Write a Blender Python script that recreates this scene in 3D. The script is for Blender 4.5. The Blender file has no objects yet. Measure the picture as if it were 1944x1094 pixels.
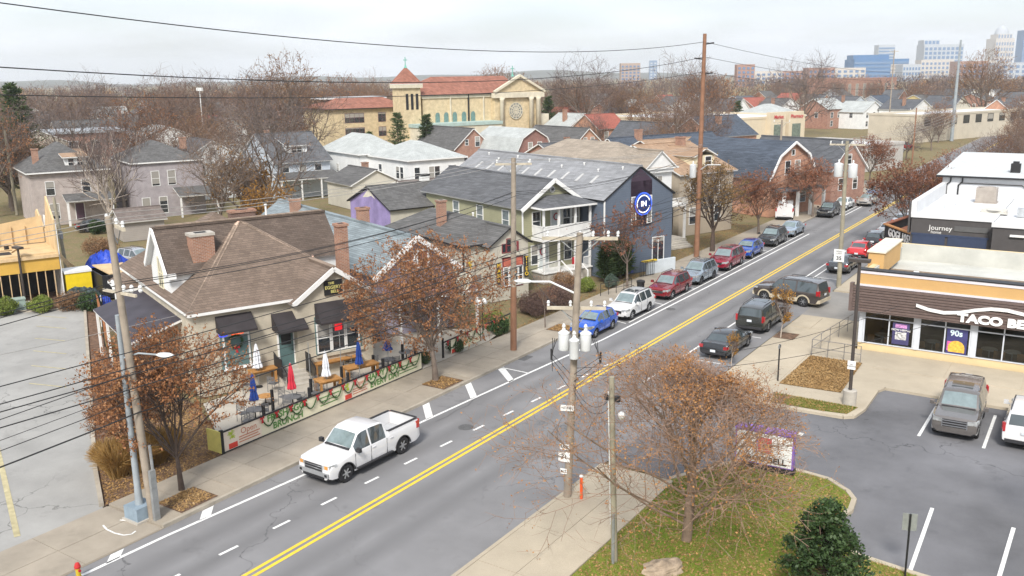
import bpy, bmesh, math, random
from math import sin, cos, pi, radians, sqrt, atan2, hypot
from mathutils import Vector, Matrix, noise as mnoise

SC = bpy.context.scene
COL = SC.collection
RND = random.Random(7)

# ---------------------------------------------------------------- camera
# World: +Y runs along the road away from the viewer, X is to its right, Z up.
FPX, PITCH, ROLL, YAW, HC = 1715.0, radians(13.15), radians(.83), radians(33.7), 16.8
CX, CY, PW = 972.0, 547.0, 1944.0
def _yaw(v):
    c, s = cos(YAW), sin(YAW)
    return Vector((c*v[0]-s*v[1], s*v[0]+c*v[1], v[2]))
_R0 = Vector((1, 0, 0)); _D0 = Vector((0, -sin(PITCH), -cos(PITCH)))
CAM_R = _yaw(_R0*cos(ROLL)+_D0*sin(ROLL))
CAM_D = _yaw(_D0*cos(ROLL)-_R0*sin(ROLL))
CAM_F = _yaw(Vector((0, cos(PITCH), -sin(PITCH))))
cd = bpy.data.cameras.new('camera'); cam = bpy.data.objects.new('camera', cd); COL.objects.link(cam)
cd.sensor_fit = 'HORIZONTAL'; cd.sensor_width = 36.0; cd.lens = FPX/PW*36.0
cd.clip_start = 0.1; cd.clip_end = 20000
mw = Matrix((CAM_R, -CAM_D, -CAM_F)).transposed().to_4x4(); mw.translation = Vector((0, 0, HC))
cam.matrix_world = mw
SC.camera = cam

# ---------------------------------------------------------------- sky, sun, exposure
SUN_EL, SUN_AZ = 44.0, 158.0          # degrees; azimuth measured from +Y towards +X
W = bpy.data.worlds.new('World'); SC.world = W; W.use_nodes = True
nt = W.node_tree; nt.nodes.clear()
def _n(t, typ, **kw):
    n = t.nodes.new(typ)
    for k, v in kw.items(): setattr(n, k, v)
    return n
wo = _n(nt, 'ShaderNodeOutputWorld'); bg = _n(nt, 'ShaderNodeBackground')
sky = _n(nt, 'ShaderNodeTexSky', sky_type='NISHITA', sun_disc=False)
sky.sun_elevation = radians(SUN_EL); sky.sun_rotation = radians(SUN_AZ)
sky.air_density = 1.0; sky.dust_density = 2.5; sky.ozone_density = 1.0
tc = _n(nt, 'ShaderNodeTexCoord'); mp = _n(nt, 'ShaderNodeMapping'); mp.inputs['Scale'].default_value = (1.0, 1.0, 6.0)
mp.inputs['Rotation'].default_value = (.12, .05, .4)
nz = _n(nt, 'ShaderNodeTexNoise'); nz.inputs['Scale'].default_value = 3.4; nz.inputs['Detail'].default_value = 6.0; nz.inputs['Roughness'].default_value = .55
rp = _n(nt, 'ShaderNodeMapRange'); rp.inputs[1].default_value = .36; rp.inputs[2].default_value = .64; rp.inputs[3].default_value = .52; rp.inputs[4].default_value = .97
n2 = _n(nt, 'ShaderNodeTexNoise'); n2.inputs['Scale'].default_value = 6.0; n2.inputs['Detail'].default_value = 5.0
cr = _n(nt, 'ShaderNodeMapRange'); cr.inputs[1].default_value = .3; cr.inputs[2].default_value = .7; cr.inputs[3].default_value = .88; cr.inputs[4].default_value = 1.10
cc = _n(nt, 'ShaderNodeVectorMath', operation='SCALE'); cc.inputs[0].default_value = (4.85, 5.1, 5.5)
mx = _n(nt, 'ShaderNodeMix', data_type='RGBA')
L = nt.links.new
L(tc.outputs['Generated'], mp.inputs[0]); L(mp.outputs[0], nz.inputs[0]); L(mp.outputs[0], n2.inputs[0])
L(nz.outputs[0], rp.inputs[0]); L(n2.outputs[0], cr.inputs[0]); L(cr.outputs[0], cc.inputs['Scale'])
L(rp.outputs[0], mx.inputs['Factor']); L(sky.outputs[0], mx.inputs['A']); L(cc.outputs[0], mx.inputs['B'])
L(mx.outputs['Result'], bg.inputs[0]); bg.inputs[1].default_value = 0.071
L(bg.outputs[0], wo.inputs[0])
sl = bpy.data.lights.new('sun', 'SUN'); sl.energy = 1.5; sl.angle = radians(13); sl.color = (1.0, .955, .89)
sun = bpy.data.objects.new('sun', sl); COL.objects.link(sun)
_sd = Vector((sin(radians(SUN_AZ))*cos(radians(SUN_EL)), cos(radians(SUN_AZ))*cos(radians(SUN_EL)), sin(radians(SUN_EL))))
sun.rotation_euler = _sd.to_track_quat('Z', 'Y').to_euler(); sun.location = (0, 0, 60)
VS = SC.view_settings
VS.view_transform = 'Standard'; VS.look = 'None'; VS.gamma = 1.0; VS.use_curve_mapping = False
VS.exposure = 1.63
cy = SC.cycles
cy.use_denoising = True
try: cy.denoiser = 'OPENIMAGEDENOISE'
except Exception: pass
cy.max_bounces = 6; cy.diffuse_bounces = 3; cy.glossy_bounces = 3; cy.transmission_bounces = 4; cy.transparent_max_bounces = 6; cy.volume_bounces = 1
cy.sample_clamp_indirect = 6.0
SC.render.film_transparent = False

# ---------------------------------------------------------------- pixel -> place helpers
def ray(x, y): return CAM_R*((x-CX)/FPX)+CAM_D*((y-CY)/FPX)+CAM_F
def G(x, y, z=0.0):
    d = ray(x, y); t = (z-HC)/d.z
    return Vector((d.x*t, d.y*t, z))
def atX(x, y, X): d = ray(x, y); return Vector((0, 0, HC))+d*(X/d.x)
def atY(x, y, Y): d = ray(x, y); return Vector((0, 0, HC))+d*(Y/d.y)
def atD(x, y, D):
    d = ray(x, y); return Vector((0, 0, HC))+d*(D/hypot(d.x, d.y))
# houses on the left stand on a street grid turned against the road: a along their fronts, b away from the road
TH = radians(21.5)
AV = Vector((sin(TH), cos(TH), 0)); BV = Vector((-cos(TH), sin(TH), 0)); AROT = pi/2-TH
def AB(a, b, z=0.0): p = AV*a+BV*b; return Vector((p.x, p.y, z))
def toab(p): return p.x*AV.x+p.y*AV.y, p.x*BV.x+p.y*BV.y
def pxab(x, y, z): return toab(G(x, y, z))

# ---------------------------------------------------------------- tags, things, meshes
def tag(o, label=None, cat=None, group=None, kind=None):
    if label: o['label'] = label
    if cat: o['category'] = cat
    if group: o['group'] = group
    if kind: o['kind'] = kind
    return o
def thing(name, label, cat, loc=(0, 0, 0), rz=0.0, group=None):
    o = bpy.data.objects.new(name, None); COL.objects.link(o)
    o.empty_display_size = .2
    o.location = loc; o.rotation_euler = (0, 0, rz)
    return tag(o, label, cat, group)
def link(name, me, parent=None, loc=(0, 0, 0), rz=0.0, mats=None):
    o = bpy.data.objects.new(name, me); COL.objects.link(o)
    o.location = loc; o.rotation_euler = (0, 0, rz)
    if parent: o.parent = parent
    return o
def copy_tree(o, parent=None):
    c = o.copy(); COL.objects.link(c); c.parent = parent
    for ch in list(o.children): copy_tree(ch, c)
    return c

class MB:
    def __init__(s): s.v = []; s.f = []; s.m = []
    def add(s, vs, fs, mi=0):
        n = len(s.v); s.v.extend([tuple(p) for p in vs])
        for f in fs: s.f.append(tuple(i+n for i in f)); s.m.append(mi)
        return s
    def box(s, x0, x1, y0, y1, z0, z1, mi=0):
        if x0 > x1: x0, x1 = x1, x0
        if y0 > y1: y0, y1 = y1, y0
        return s.add([(x0,y0,z0),(x1,y0,z0),(x1,y1,z0),(x0,y1,z0),(x0,y0,z1),(x1,y0,z1),(x1,y1,z1),(x0,y1,z1)],
              [(3,2,1,0),(4,5,6,7),(0,1,5,4),(1,2,6,5),(2,3,7,6),(3,0,4,7)], mi)
    def bar(s, p, q, w, h, mi=0, up=(0, 0, 1)):
        p = Vector(p); q = Vector(q); d = (q-p)
        if d.length < 1e-6: return s
        d.normalize(); u = Vector(up)
        if abs(d.dot(u)) > .99: u = Vector((1, 0, 0))
        x = d.cross(u).normalized()*(w/2); y = x.cross(d).normalized()*(h/2)
        return s.add([p-x-y, p+x-y, p+x+y, p-x+y, q-x-y, q+x-y, q+x+y, q-x+y],
              [(0,1,2,3),(7,6,5,4),(0,4,5,1),(1,5,6,2),(2,6,7,3),(3,7,4,0)], mi)
    def tube(s, p, q, r0, r1=None, n=8, cap=True, mi=0):
        r1 = r0 if r1 is None else r1
        return s.path([p, q], [r0, r1], n, cap, mi)
    def path(s, pts, rs, n=6, cap=True, mi=0):
        pts = [Vector(p) for p in pts]
        if not isinstance(rs, (list, tuple)): rs = [rs]*len(pts)
        vs = []; fs = []; ref = None
        for i, p in enumerate(pts):
            d = (pts[min(i+1, len(pts)-1)]-pts[max(i-1, 0)])
            d = d.normalized() if d.length > 1e-9 else Vector((0, 0, 1))
            if ref is None: ref = Vector((0, 0, 1)) if abs(d.z) < .9 else Vector((1, 0, 0))
            x = d.cross(ref)
            if x.length < 1e-4: ref = Vector((1, 0, 0)) if abs(d.x) < .9 else Vector((0, 1, 0)); x = d.cross(ref)
            x.normalize(); y = d.cross(x)
            for k in range(n):
                a = 2*pi*k/n; vs.append(p+(x*cos(a)+y*sin(a))*rs[i])
        for i in range(len(pts)-1):
            for k in range(n):
                k2 = (k+1) % n; fs.append((i*n+k, i*n+k2, (i+1)*n+k2, (i+1)*n+k))
        if cap:
            fs.append(tuple(range(n-1, -1, -1))); fs.append(tuple((len(pts)-1)*n+k for k in range(n)))
        return s.add(vs, fs, mi)
    def prism(s, pts, z0, z1, mi=0):
        n = len(pts); a = sum(pts[i][0]*pts[(i+1) % n][1]-pts[(i+1) % n][0]*pts[i][1] for i in range(n))
        if a < 0: pts = pts[::-1]
        vs = [(p[0], p[1], z0) for p in pts]+[(p[0], p[1], z1) for p in pts]
        fs = [tuple(range(n-1, -1, -1)), tuple(range(n, 2*n))]+[(i, (i+1) % n, n+(i+1) % n, n+i) for i in range(n)]
        return s.add(vs, fs, mi)
    def poly(s, pts, mi=0): return s.add(pts, [tuple(range(len(pts)))], mi)
    def lathe(s, prof, c=(0, 0), n=16, mi=0, cap=True):
        vs = []; fs = []
        for r, z in prof:
            for k in range(n): a = 2*pi*k/n; vs.append((c[0]+r*cos(a), c[1]+r*sin(a), z))
        for i in range(len(prof)-1):
            for k in range(n):
                k2 = (k+1) % n; fs.append((i*n+k, i*n+k2, (i+1)*n+k2, (i+1)*n+k))
        if cap:
            fs.append(tuple(range(n-1, -1, -1))); fs.append(tuple((len(prof)-1)*n+k for k in range(n)))
        return s.add(vs, fs, mi)
    def slab(s, pts, t, mi=0, mi2=None):
        """a flat polygon given thickness t downwards along its normal"""
        pts = [Vector(p) for p in pts]; nrm = (pts[1]-pts[0]).cross(pts[2]-pts[0]).normalized()
        if nrm.z < 0: pts = pts[::-1]; nrm = -nrm
        n = len(pts); lo = [p-nrm*t for p in pts]
        s.add(pts+lo, [tuple(range(n))], mi)
        k = len(s.v)-2*n; m2 = mi if mi2 is None else mi2
        s.f.append(tuple(k+n+i for i in range(n-1, -1, -1))); s.m.append(m2)
        for i in range(n):
            j = (i+1) % n; s.f.append((k+i, k+n+i, k+n+j, k+j)); s.m.append(m2)
        return s
    def mesh(s, name, mats, smooth=False, sharp=None):
        me = bpy.data.meshes.new(name); me.from_pydata(s.v, [], s.f)
        for m in (mats if isinstance(mats, (list, tuple)) else [mats]): me.materials.append(m)
        me.polygons.foreach_set('material_index', s.m)
        if smooth:
            me.polygons.foreach_set('use_smooth', [True]*len(s.f))
            if sharp is not None: me.set_sharp_from_angle(angle=radians(sharp))
        me.update()
        return me
    def build(s, name, mats, parent=None, smooth=False, loc=(0, 0, 0), rz=0.0, sharp=None):
        return link(name, s.mesh(name, mats, smooth, sharp), parent, loc, rz)

# ---------------------------------------------------------------- materials
_MC = {}
def _base(name, rough, metal=0.0, spec=.4):
    m = bpy.data.materials.new(name); m.use_nodes = True; t = m.node_tree
    b = t.nodes['Principled BSDF']; b.inputs['Roughness'].default_value = rough; b.inputs['Metallic'].default_value = metal
    b.inputs['Specular IOR Level'].default_value = spec
    return m, t, b
def _noise(t, vec, scale, detail=4.0, rough=.55):
    n = t.nodes.new('ShaderNodeTexNoise'); n.inputs['Scale'].default_value = scale; n.inputs['Detail'].default_value = detail
    n.inputs['Roughness'].default_value = rough
    if vec is not None: t.links.new(vec, n.inputs['Vector'])
    return n.outputs['Fac']
def _mr(t, fac, a, b, c, d):
    n = t.nodes.new('ShaderNodeMapRange'); t.links.new(fac, n.inputs[0])
    for i, v in enumerate((a, b, c, d)): n.inputs[i+1].default_value = v
    return n.outputs[0]
def _mul(t, col, fac):
    n = t.nodes.new('ShaderNodeVectorMath'); n.operation = 'SCALE'
    if isinstance(col, (tuple, list)): n.inputs[0].default_value = col[:3]
    else: t.links.new(col, n.inputs[0])
    t.links.new(fac, n.inputs['Scale']); return n.outputs[0]
def _mix(t, fac, a, b):
    n = t.nodes.new('ShaderNodeMix'); n.data_type = 'RGBA'
    if isinstance(fac, float): n.inputs['Factor'].default_value = fac
    else: t.links.new(fac, n.inputs['Factor'])
    for k, v in (('A', a), ('B', b)):
        if isinstance(v, (tuple, list)): n.inputs[k].default_value = (v[0], v[1], v[2], 1)
        else: t.links.new(v, n.inputs[k])
    return n.outputs['Result']
def _m2(t, op, a, b=None):
    n = t.nodes.new('ShaderNodeMath'); n.operation = op
    for i, v in enumerate((a, b)):
        if v is None: continue
        if isinstance(v, (int, float)): n.inputs[i].default_value = v
        else: t.links.new(v, n.inputs[i])
    return n.outputs[0]
def _bump(t, b, h, strength, dist=.02):
    n = t.nodes.new('ShaderNodeBump'); n.inputs['Strength'].default_value = strength; n.inputs['Distance'].default_value = dist
    t.links.new(h, n.inputs['Height']); t.links.new(n.outputs[0], b.inputs['Normal'])
def _pos(t, world=False):
    if world: return t.nodes.new('ShaderNodeNewGeometry').outputs['Position']
    return t.nodes.new('ShaderNodeTexCoord').outputs['Object']
def _sep(t, v):
    n = t.nodes.new('ShaderNodeSeparateXYZ'); t.links.new(v, n.inputs[0]); return n.outputs
def _comb(t, x, y, z):
    n = t.nodes.new('ShaderNodeCombineXYZ')
    for i, v in enumerate((x, y, z)):
        if isinstance(v, (int, float)): n.inputs[i].default_value = v
        else: t.links.new(v, n.inputs[i])
    return n.outputs[0]
def M(name, col, rough=.75, var=.12, scale=2.0, metal=0.0, bump=0.0, bscale=40.0, spec=.35, stain=0.0, world=False, coat=0.0, rnd=0.0):
    """plain painted / natural surface: base colour with two octaves of mottling, optional stains and fine relief"""
    if name in _MC: return _MC[name]
    m, t, b = _base(name, rough, metal, spec); v = _pos(t, world)
    f = _mr(t, _noise(t, v, scale, 5), .3, .7, 1-var, 1+var)
    c = _mul(t, tuple(col), f)
    if stain:
        s = _mr(t, _noise(t, v, scale*.35, 6, .7), .52, .68, 0, stain)
        c = _mix(t, s, c, tuple(x*.45 for x in col))
    if rnd:
        oi = t.nodes.new('ShaderNodeObjectInfo'); c = _mul(t, c, _mr(t, oi.outputs['Random'], 0, 1, 1-rnd, 1+rnd))
    t.links.new(c, b.inputs['Base Color'])
    if coat: b.inputs['Coat Weight'].default_value = coat; b.inputs['Coat Roughness'].default_value = .06
    if bump: _bump(t, b, _noise(t, v, bscale, 3), bump)
    _MC[name] = m; return m
def MBRICK(name, c1, c2, mortar, bw=.24, bh=.085, rough=.85, msize=.012, bump=.4):
    if name in _MC: return _MC[name]
    m, t, b = _base(name, rough); v = _pos(t); x, y, z = _sep(t, v)
    vec = _comb(t, _m2(t, 'ADD', x, y), z, 0)
    n = t.nodes.new('ShaderNodeTexBrick'); t.links.new(vec, n.inputs['Vector'])
    n.inputs['Color1'].default_value = (*c1, 1); n.inputs['Color2'].default_value = (*c2, 1); n.inputs['Mortar'].default_value = (*mortar, 1)
    n.inputs['Scale'].default_value = 1; n.inputs['Brick Width'].default_value = bw; n.inputs['Row Height'].default_value = bh; n.inputs['Mortar Size'].default_value = msize
    n.inputs['Mortar Smooth'].default_value = .2
    c = _mul(t, n.outputs['Color'], _mr(t, _noise(t, v, 1.3, 5), .3, .7, .82, 1.15))
    t.links.new(c, b.inputs['Base Color']); _bump(t, b, _m2(t, 'SUBTRACT', 1.0, n.outputs['Fac']), bump, .01)
    _MC[name] = m; return m
def MSIDING(name, col, step=.13, rough=.6, var=.07, dark=.72):
    if name in _MC: return _MC[name]
    m, t, b = _base(name, rough); v = _pos(t); x, y, z = _sep(t, v)
    fr = _m2(t, 'FRACT', _m2(t, 'DIVIDE', z, step))
    line = _mr(t, fr, 0.0, .16, dark, 1.0)
    c = _mul(t, tuple(col), line); c = _mul(t, c, _mr(t, _noise(t, v, 1.1, 6), .3, .7, 1-var, 1+var))
    t.links.new(c, b.inputs['Base Color']); _bump(t, b, fr, .5, .012)
    _MC[name] = m; return m
def MSHINGLE(name, col, bw=.33, bh=.1, var=.2, rough=.9, streak=.15):
    if name in _MC: return _MC[name]
    m, t, b = _base(name, rough, 0, .25); v = _pos(t); x, y, z = _sep(t, v)
    vec = _comb(t, _m2(t, 'ADD', x, _m2(t, 'MULTIPLY', y, .37)), _m2(t, 'ADD', z, _m2(t, 'MULTIPLY', y, .013)), 0)
    n = t.nodes.new('ShaderNodeTexBrick'); t.links.new(vec, n.inputs['Vector'])
    n.inputs['Color1'].default_value = (*[k*(1-var) for k in col], 1); n.inputs['Color2'].default_value = (*[k*(1+var) for k in col], 1); n.inputs['Mortar'].default_value = (*[k*.6 for k in col], 1)
    n.inputs['Scale'].default_value = 1; n.inputs['Brick Width'].default_value = bw; n.inputs['Row Height'].default_value = bh; n.inputs['Mortar Size'].default_value = .008
    n.inputs['Bias'].default_value = 0.0
    c = _mul(t, n.outputs['Color'], _mr(t, _noise(t, v, .5, 6, .65), .3, .7, 1-streak, 1+streak))
    c = _mul(t, c, _mr(t, _noise(t, v, 14, 2), .3, .7, .9, 1.1))
    t.links.new(c, b.inputs['Base Color']); _bump(t, b, _m2(t, 'SUBTRACT', 1.0, n.outputs['Fac']), .35, .01)
    _MC[name] = m; return m
def MGLASS(name, col=(.03, .04, .045), rough=.06, spec=.9, var=.3, blind=0.0):
    if name in _MC: return _MC[name]
    m, t, b = _base(name, rough, 0, spec); v = _pos(t)
    c = _mul(t, tuple(col), _mr(t, _noise(t, v, 2.3, 3), .3, .7, 1-var, 1+var))
    if blind:
        oi = t.nodes.new('ShaderNodeObjectInfo'); z = _sep(t, v)[2]
        cut = _m2(t, 'MULTIPLY', oi.outputs['Random'], 2.2); f = _m2(t, 'MULTIPLY', _m2(t, 'GREATER_THAN', z, cut), blind)
        c = _mix(t, f, c, (.42, .40, .36))
    t.links.new(c, b.inputs['Base Color'])
    b.inputs['IOR'].default_value = 1.6
    _MC[name] = m; return m
def MEMIT(name, col, strength, base=None):
    if name in _MC: return _MC[name]
    m, t, b = _base(name, .5); v = _pos(t)
    c = _mul(t, tuple(col), _mr(t, _noise(t, v, 3, 2), .3, .7, .95, 1.05))
    t.links.new(c, b.inputs['Base Color']); t.links.new(c, b.inputs['Emission Color']); b.inputs['Emission Strength'].default_value = strength
    _MC[name] = m; return m
def MLEAF(name, cols, rough=.8, trans=.25):
    """leaves: colour picked per leaf from a ramp by position-free random (island) with clump-scale drift"""
    if name in _MC: return _MC[name]
    m, t, b = _base(name, rough, 0, .2); g = t.nodes.new('ShaderNodeNewGeometry')
    v = _pos(t); oi = t.nodes.new('ShaderNodeObjectInfo')
    f = _m2(t, 'ADD', _m2(t, 'MULTIPLY', g.outputs['Random Per Island'], .55), _m2(t, 'MULTIPLY', _mr(t, _noise(t, v, .55, 3), .25, .75, 0, 1), .45))
    rp = t.nodes.new('ShaderNodeValToRGB'); e = rp.color_ramp.elements
    while len(e) < len(cols): e.new(.5)
    for i, c in enumerate(cols): e[i].position = i/(len(cols)-1); e[i].color = (*c, 1)
    t.links.new(f, rp.inputs[0])
    c = _mul(t, rp.outputs[0], _mr(t, oi.outputs['Random'], 0, 1, .85, 1.15))
    t.links.new(c, b.inputs['Base Color'])
    if trans:
        tr = t.nodes.new('ShaderNodeBsdfTranslucent'); t.links.new(c, tr.inputs[0])
        ms = t.nodes.new('ShaderNodeMixShader'); ms.inputs[0].default_value = trans
        t.links.new(b.outputs[0], ms.inputs[1]); t.links.new(tr.outputs[0], ms.inputs[2])
        t.links.new(ms.outputs[0], t.nodes['Material Output'].inputs[0])
    _MC[name] = m; return m
def MTWIG(name, cols):
    if name in _MC: return _MC[name]
    m, t, b = _base(name, .95, 0, .15); oi = t.nodes.new('ShaderNodeObjectInfo'); rp = t.nodes.new('ShaderNodeValToRGB'); e = rp.color_ramp.elements
    while len(e) < len(cols): e.new(.5)
    for i, c in enumerate(cols): e[i].position = i/(len(cols)-1); e[i].color = (*c, 1)
    t.links.new(oi.outputs['Random'], rp.inputs[0])
    c = _mul(t, rp.outputs[0], _mr(t, _noise(t, _pos(t), .35, 3), .3, .7, .75, 1.25)); t.links.new(c, b.inputs['Base Color'])
    _MC[name] = m; return m
def MLAWN(name, c1, c2, c3):
    m, t, b = _base(name, .95, 0, .15); v = _pos(t, True)
    c = _mix(t, _mr(t, _noise(t, v, .55, 6, .65), .38, .62, 0, 1), c1, c2); c = _mix(t, _mr(t, _noise(t, v, 3.5, 5, .7), .5, .66, 0, .8), c, c3)
    c = _mul(t, c, _mr(t, _noise(t, v, 26, 3), .3, .7, .7, 1.3)); t.links.new(c, b.inputs['Base Color']); _bump(t, b, _noise(t, v, 22, 4), .8, .05)
    return m
def MPAVE(name, col, var=.12, scale=.7, crack=.0, grain=60.0, rough=.9, patch=0.0, lane=None, stripe=0.0):
    """road, lot and pavement: broad patches, grain, thin cracks, oil spots; lane = list of X of wheel tracks"""
    if name in _MC: return _MC[name]
    m, t, b = _base(name, rough, 0, .25); v = _pos(t, True)
    c = _mul(t, tuple(col), _mr(t, _noise(t, v, scale, 6, .6), .3, .7, 1-var, 1+var))
    c = _mul(t, c, _mr(t, _noise(t, v, grain, 2), .3, .7, .9, 1.1))
    c = _mul(t, c, _mr(t, _noise(t, v, .13, 3), .3, .7, .92, 1.08))
    if crack:
        vo = t.nodes.new('ShaderNodeTexVoronoi'); vo.feature = 'DISTANCE_TO_EDGE'; vo.inputs['Scale'].default_value = .16
        ds = t.nodes.new('ShaderNodeVectorMath'); ds.operation = 'ADD'
        nn = t.nodes.new('ShaderNodeTexNoise'); nn.inputs['Scale'].default_value = .8; nn.inputs['Detail'].default_value = 5
        t.links.new(v, nn.inputs['Vector']); sc = t.nodes.new('ShaderNodeVectorMath'); sc.operation = 'SCALE'; sc.inputs['Scale'].default_value = 3.0
        t.links.new(nn.outputs['Color'], sc.inputs[0]); t.links.new(v, ds.inputs[0]); t.links.new(sc.outputs[0], ds.inputs[1]); t.links.new(ds.outputs[0], vo.inputs['Vector'])
        cf = _mr(t, vo.outputs['Distance'], .002, .008, crack, 0)
        cf = _m2(t, 'MULTIPLY', cf, _mr(t, _noise(t, v, .09, 2), .45, .6, 0, 1))
        c = _mix(t, cf, c, tuple(k*.35 for k in col))
    if patch:
        s = _mr(t, _noise(t, v, .45, 7, .7), .58, .72, 0, patch); c = _mix(t, s, c, tuple(k*.5 for k in col))
    if lane:
        x = _sep(t, v)[0]; acc = None
        for lx in lane:
            w = _mr(t, _m2(t, 'ABSOLUTE', _m2(t, 'SUBTRACT', x, lx)), .1, .75, 1, 0)
            acc = w if acc is None else _m2(t, 'MAXIMUM', acc, w)
        acc = _m2(t, 'MULTIPLY', acc, _mr(t, _noise(t, v, .35, 5), .25, .75, .15, .7))
        c = _mix(t, acc, c, tuple(k*.55 for k in col))
    t.links.new(c, b.inputs['Base Color']); _bump(t, b, _noise(t, v, grain*1.3, 2), .25, .01)
    _MC[name] = m; return m

def text_mesh(s, size=1.0, bold=.0, depth=.02, mat=None, align='CENTER', sx=1.0):
    cu = bpy.data.curves.new('lettering', 'FONT'); cu.body = s; cu.size = size; cu.offset = bold; cu.extrude = depth/2
    cu.align_x = align; cu.align_y = 'CENTER'; cu.resolution_u = 3
    ob = bpy.data.objects.new('lettering', cu); COL.objects.link(ob)
    dg = bpy.context.evaluated_depsgraph_get(); dg.update()
    me = bpy.data.meshes.new_from_object(ob.evaluated_get(dg)); bpy.data.objects.remove(ob); bpy.data.curves.remove(cu)
    me.materials.clear()
    if mat: me.materials.append(mat)
    if sx != 1.0:
        for v in me.vertices: v.co.x *= sx
    return me
def text_on(name, s, parent, loc, rot, size, mat, bold=0.0, depth=.02, align='CENTER', sx=1.0):
    o = link(name, text_mesh(s, size, bold, depth, mat, align, sx), parent, loc); o.rotation_euler = rot; return o
FRONT = (pi/2, 0, 0)          # faces -y in the parent's frame
LEFT = (pi/2, 0, -pi/2)       # faces -x
# ================================================================ ground, road, pavements
m_ground = MLAWN('leafy_ground', (.20, .155, .09), (.16, .15, .07), (.27, .18, .10))
m_road = MPAVE('road_asphalt', (.205, .203, .206), .13, .35, crack=.7, patch=.5, lane=(-27.0, -25.4, -22.4, -20.9))
m_lot = MPAVE('old_lot_paving', (.30, .295, .28), .13, .4, crack=.75, patch=.4)
m_tlot = MPAVE('lot_asphalt', (.15, .15, .158), .34, .16, crack=.75, patch=.5)
m_side = MPAVE('weathered_concrete', (.31, .27, .215), .14, .5, grain=40, patch=.28)
m_slab = MPAVE('concrete_slab', (.32, .28, .225), .14, .8, grain=40, patch=.3)
m_plaza = MPAVE('plaza_concrete', (.41, .355, .27), .1, .5, grain=40, patch=.22)
m_kerb = MPAVE('kerb_stone', (.36, .32, .26), .18, 1.2, grain=40, patch=.35)
m_mulch = M('mulch', (.14, .085, .055), .95, .5, 5, world=True, bump=.6, bscale=18)
m_lawn = MLAWN('lawn', (.13, .20, .02), (.19, .21, .035), (.27, .18, .07)); m_leafbed = MLAWN('leaf_bed', (.32, .19, .07), (.25, .16, .07), (.38, .26, .13))
m_wpaint = M('white_road_paint', (.72, .72, .70), .7, .14, 6, world=True, stain=.25)
m_ypaint = M('yellow_road_paint', (.74, .50, .045), .7, .12, 5, world=True, stain=.12)
m_fadey = M('faded_yellow_paint', (.42, .37, .22), .8, .2, 3, world=True, stain=.3)
m_fadew = M('faded_white_paint', (.55, .55, .52), .8, .25, 4, world=True, stain=.5)

def S(o, label=None): o['kind'] = 'structure'; return o
def sheet(name, pts, z, mat, parent=None):
    mb = MB(); n = len(pts)
    a = sum(pts[i][0]*pts[(i+1) % n][1]-pts[(i+1) % n][0]*pts[i][1] for i in range(n))
    if a < 0: pts = pts[::-1]
    mb.poly([(p[0], p[1], z) for p in pts]); o = mb.build(name, mat, parent)
    if parent is None: S(o)
    return o
RL, RR = -29.0, -17.4          # kerb lines of the road
mb = MB(); N = 24
ring = [0, 60, 140, 300, 700, 1600, 3300, 5500]
for i in range(len(ring)-1):
    for k in range(N):
        a0, a1 = 2*pi*k/N, 2*pi*(k+1)/N
        r0, r1 = ring[i], ring[i+1]
        q = [(r1*cos(a0), r1*sin(a0), -.05), (r1*cos(a1), r1*sin(a1), -.05)]
        q += [(r0*cos(a1), r0*sin(a1), -.05), (r0*cos(a0), r0*sin(a0), -.05)] if r0 else [(0, 0, -.05)]
        mb.poly(q)
S(mb.build('ground', m_ground))
road = sheet('road', [(RL, -30), (RR, -30), (RR, 900), (RL, 900)], 0, m_road)

def strip(name, pts, w, mat, parent, z=.006):
    """painted line along a polyline"""
    mb = MB()
    for i in range(len(pts)-1):
        p = Vector((*pts[i], 0)); q = Vector((*pts[i+1], 0)); d = (q-p).normalized(); s = Vector((-d.y, d.x, 0))*w/2
        mb.poly([(*(p+s).xy, z), (*(p-s).xy, z), (*(q-s).xy, z), (*(q+s).xy, z)][::-1])
    return mb.build(name, mat, parent)
def quad(name, pts, mat, parent, z=.006):
    o = sheet(name, pts, z, mat, parent); return o
strip('edge_line', [(-28.6, 4), (-28.53, 15.4), (-28.43, 18.7), (-28.0, 24.9), (-27.5, 33), (-27.1, 41), (-26.57, 50.3), (-26.47, 58), (-26.37, 68), (-26.37, 97)], .15, m_wpaint, road)
strip('parking_line', [(-26.98, 55.1), (-26.98, 97)], .12, m_wpaint, road)
strip('edge_line', [(-26.37, 112), (-26.37, 140)], .13, m_wpaint, road)
strip('parking_line', [(-26.98, 112), (-26.98, 140)], .12, m_wpaint, road)
for x in (-23.66, -23.35): strip('centre_line', [(x, -10), (x, 330)], .15, m_ypaint, road)
for k in range(14):
    y = 14.0+2.42*k; f = lambda yy: -25.5+(yy-19.6)/(45.5-19.6)*1.62
    strip('lane_dash', [(f(y), y), (f(y+.82), y+.82)], .13, m_wpaint, road)
strip('parking_line', [(-20.65, 44), (-20.65, 62.2)], .13, m_wpaint, road)
strip('parking_line', [(-20.65, 71.2), (-20.65, 140)], .13, m_wpaint, road)
for y in (49.5, 56.0, 62.3, 71.3, 76.0, 82.3, 88.5, 95, 101): strip('stall_line', [(-20.6, y), (-17.9, y)], .1, m_wpaint, road)
strip('stall_line', [(-20.0, 72.0), (-20.0, 82)], .1, m_wpaint, road)
for y in (49.0, 55.0, 61.2, 67.3, 73.4, 79.4, 85.6, 91.6, 97.2): strip('stall_line', [(-29.0+.3, y+.25), (-27.05 if y > 52 else -26.75, y-.25)], .11, m_wpaint, road)
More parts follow.
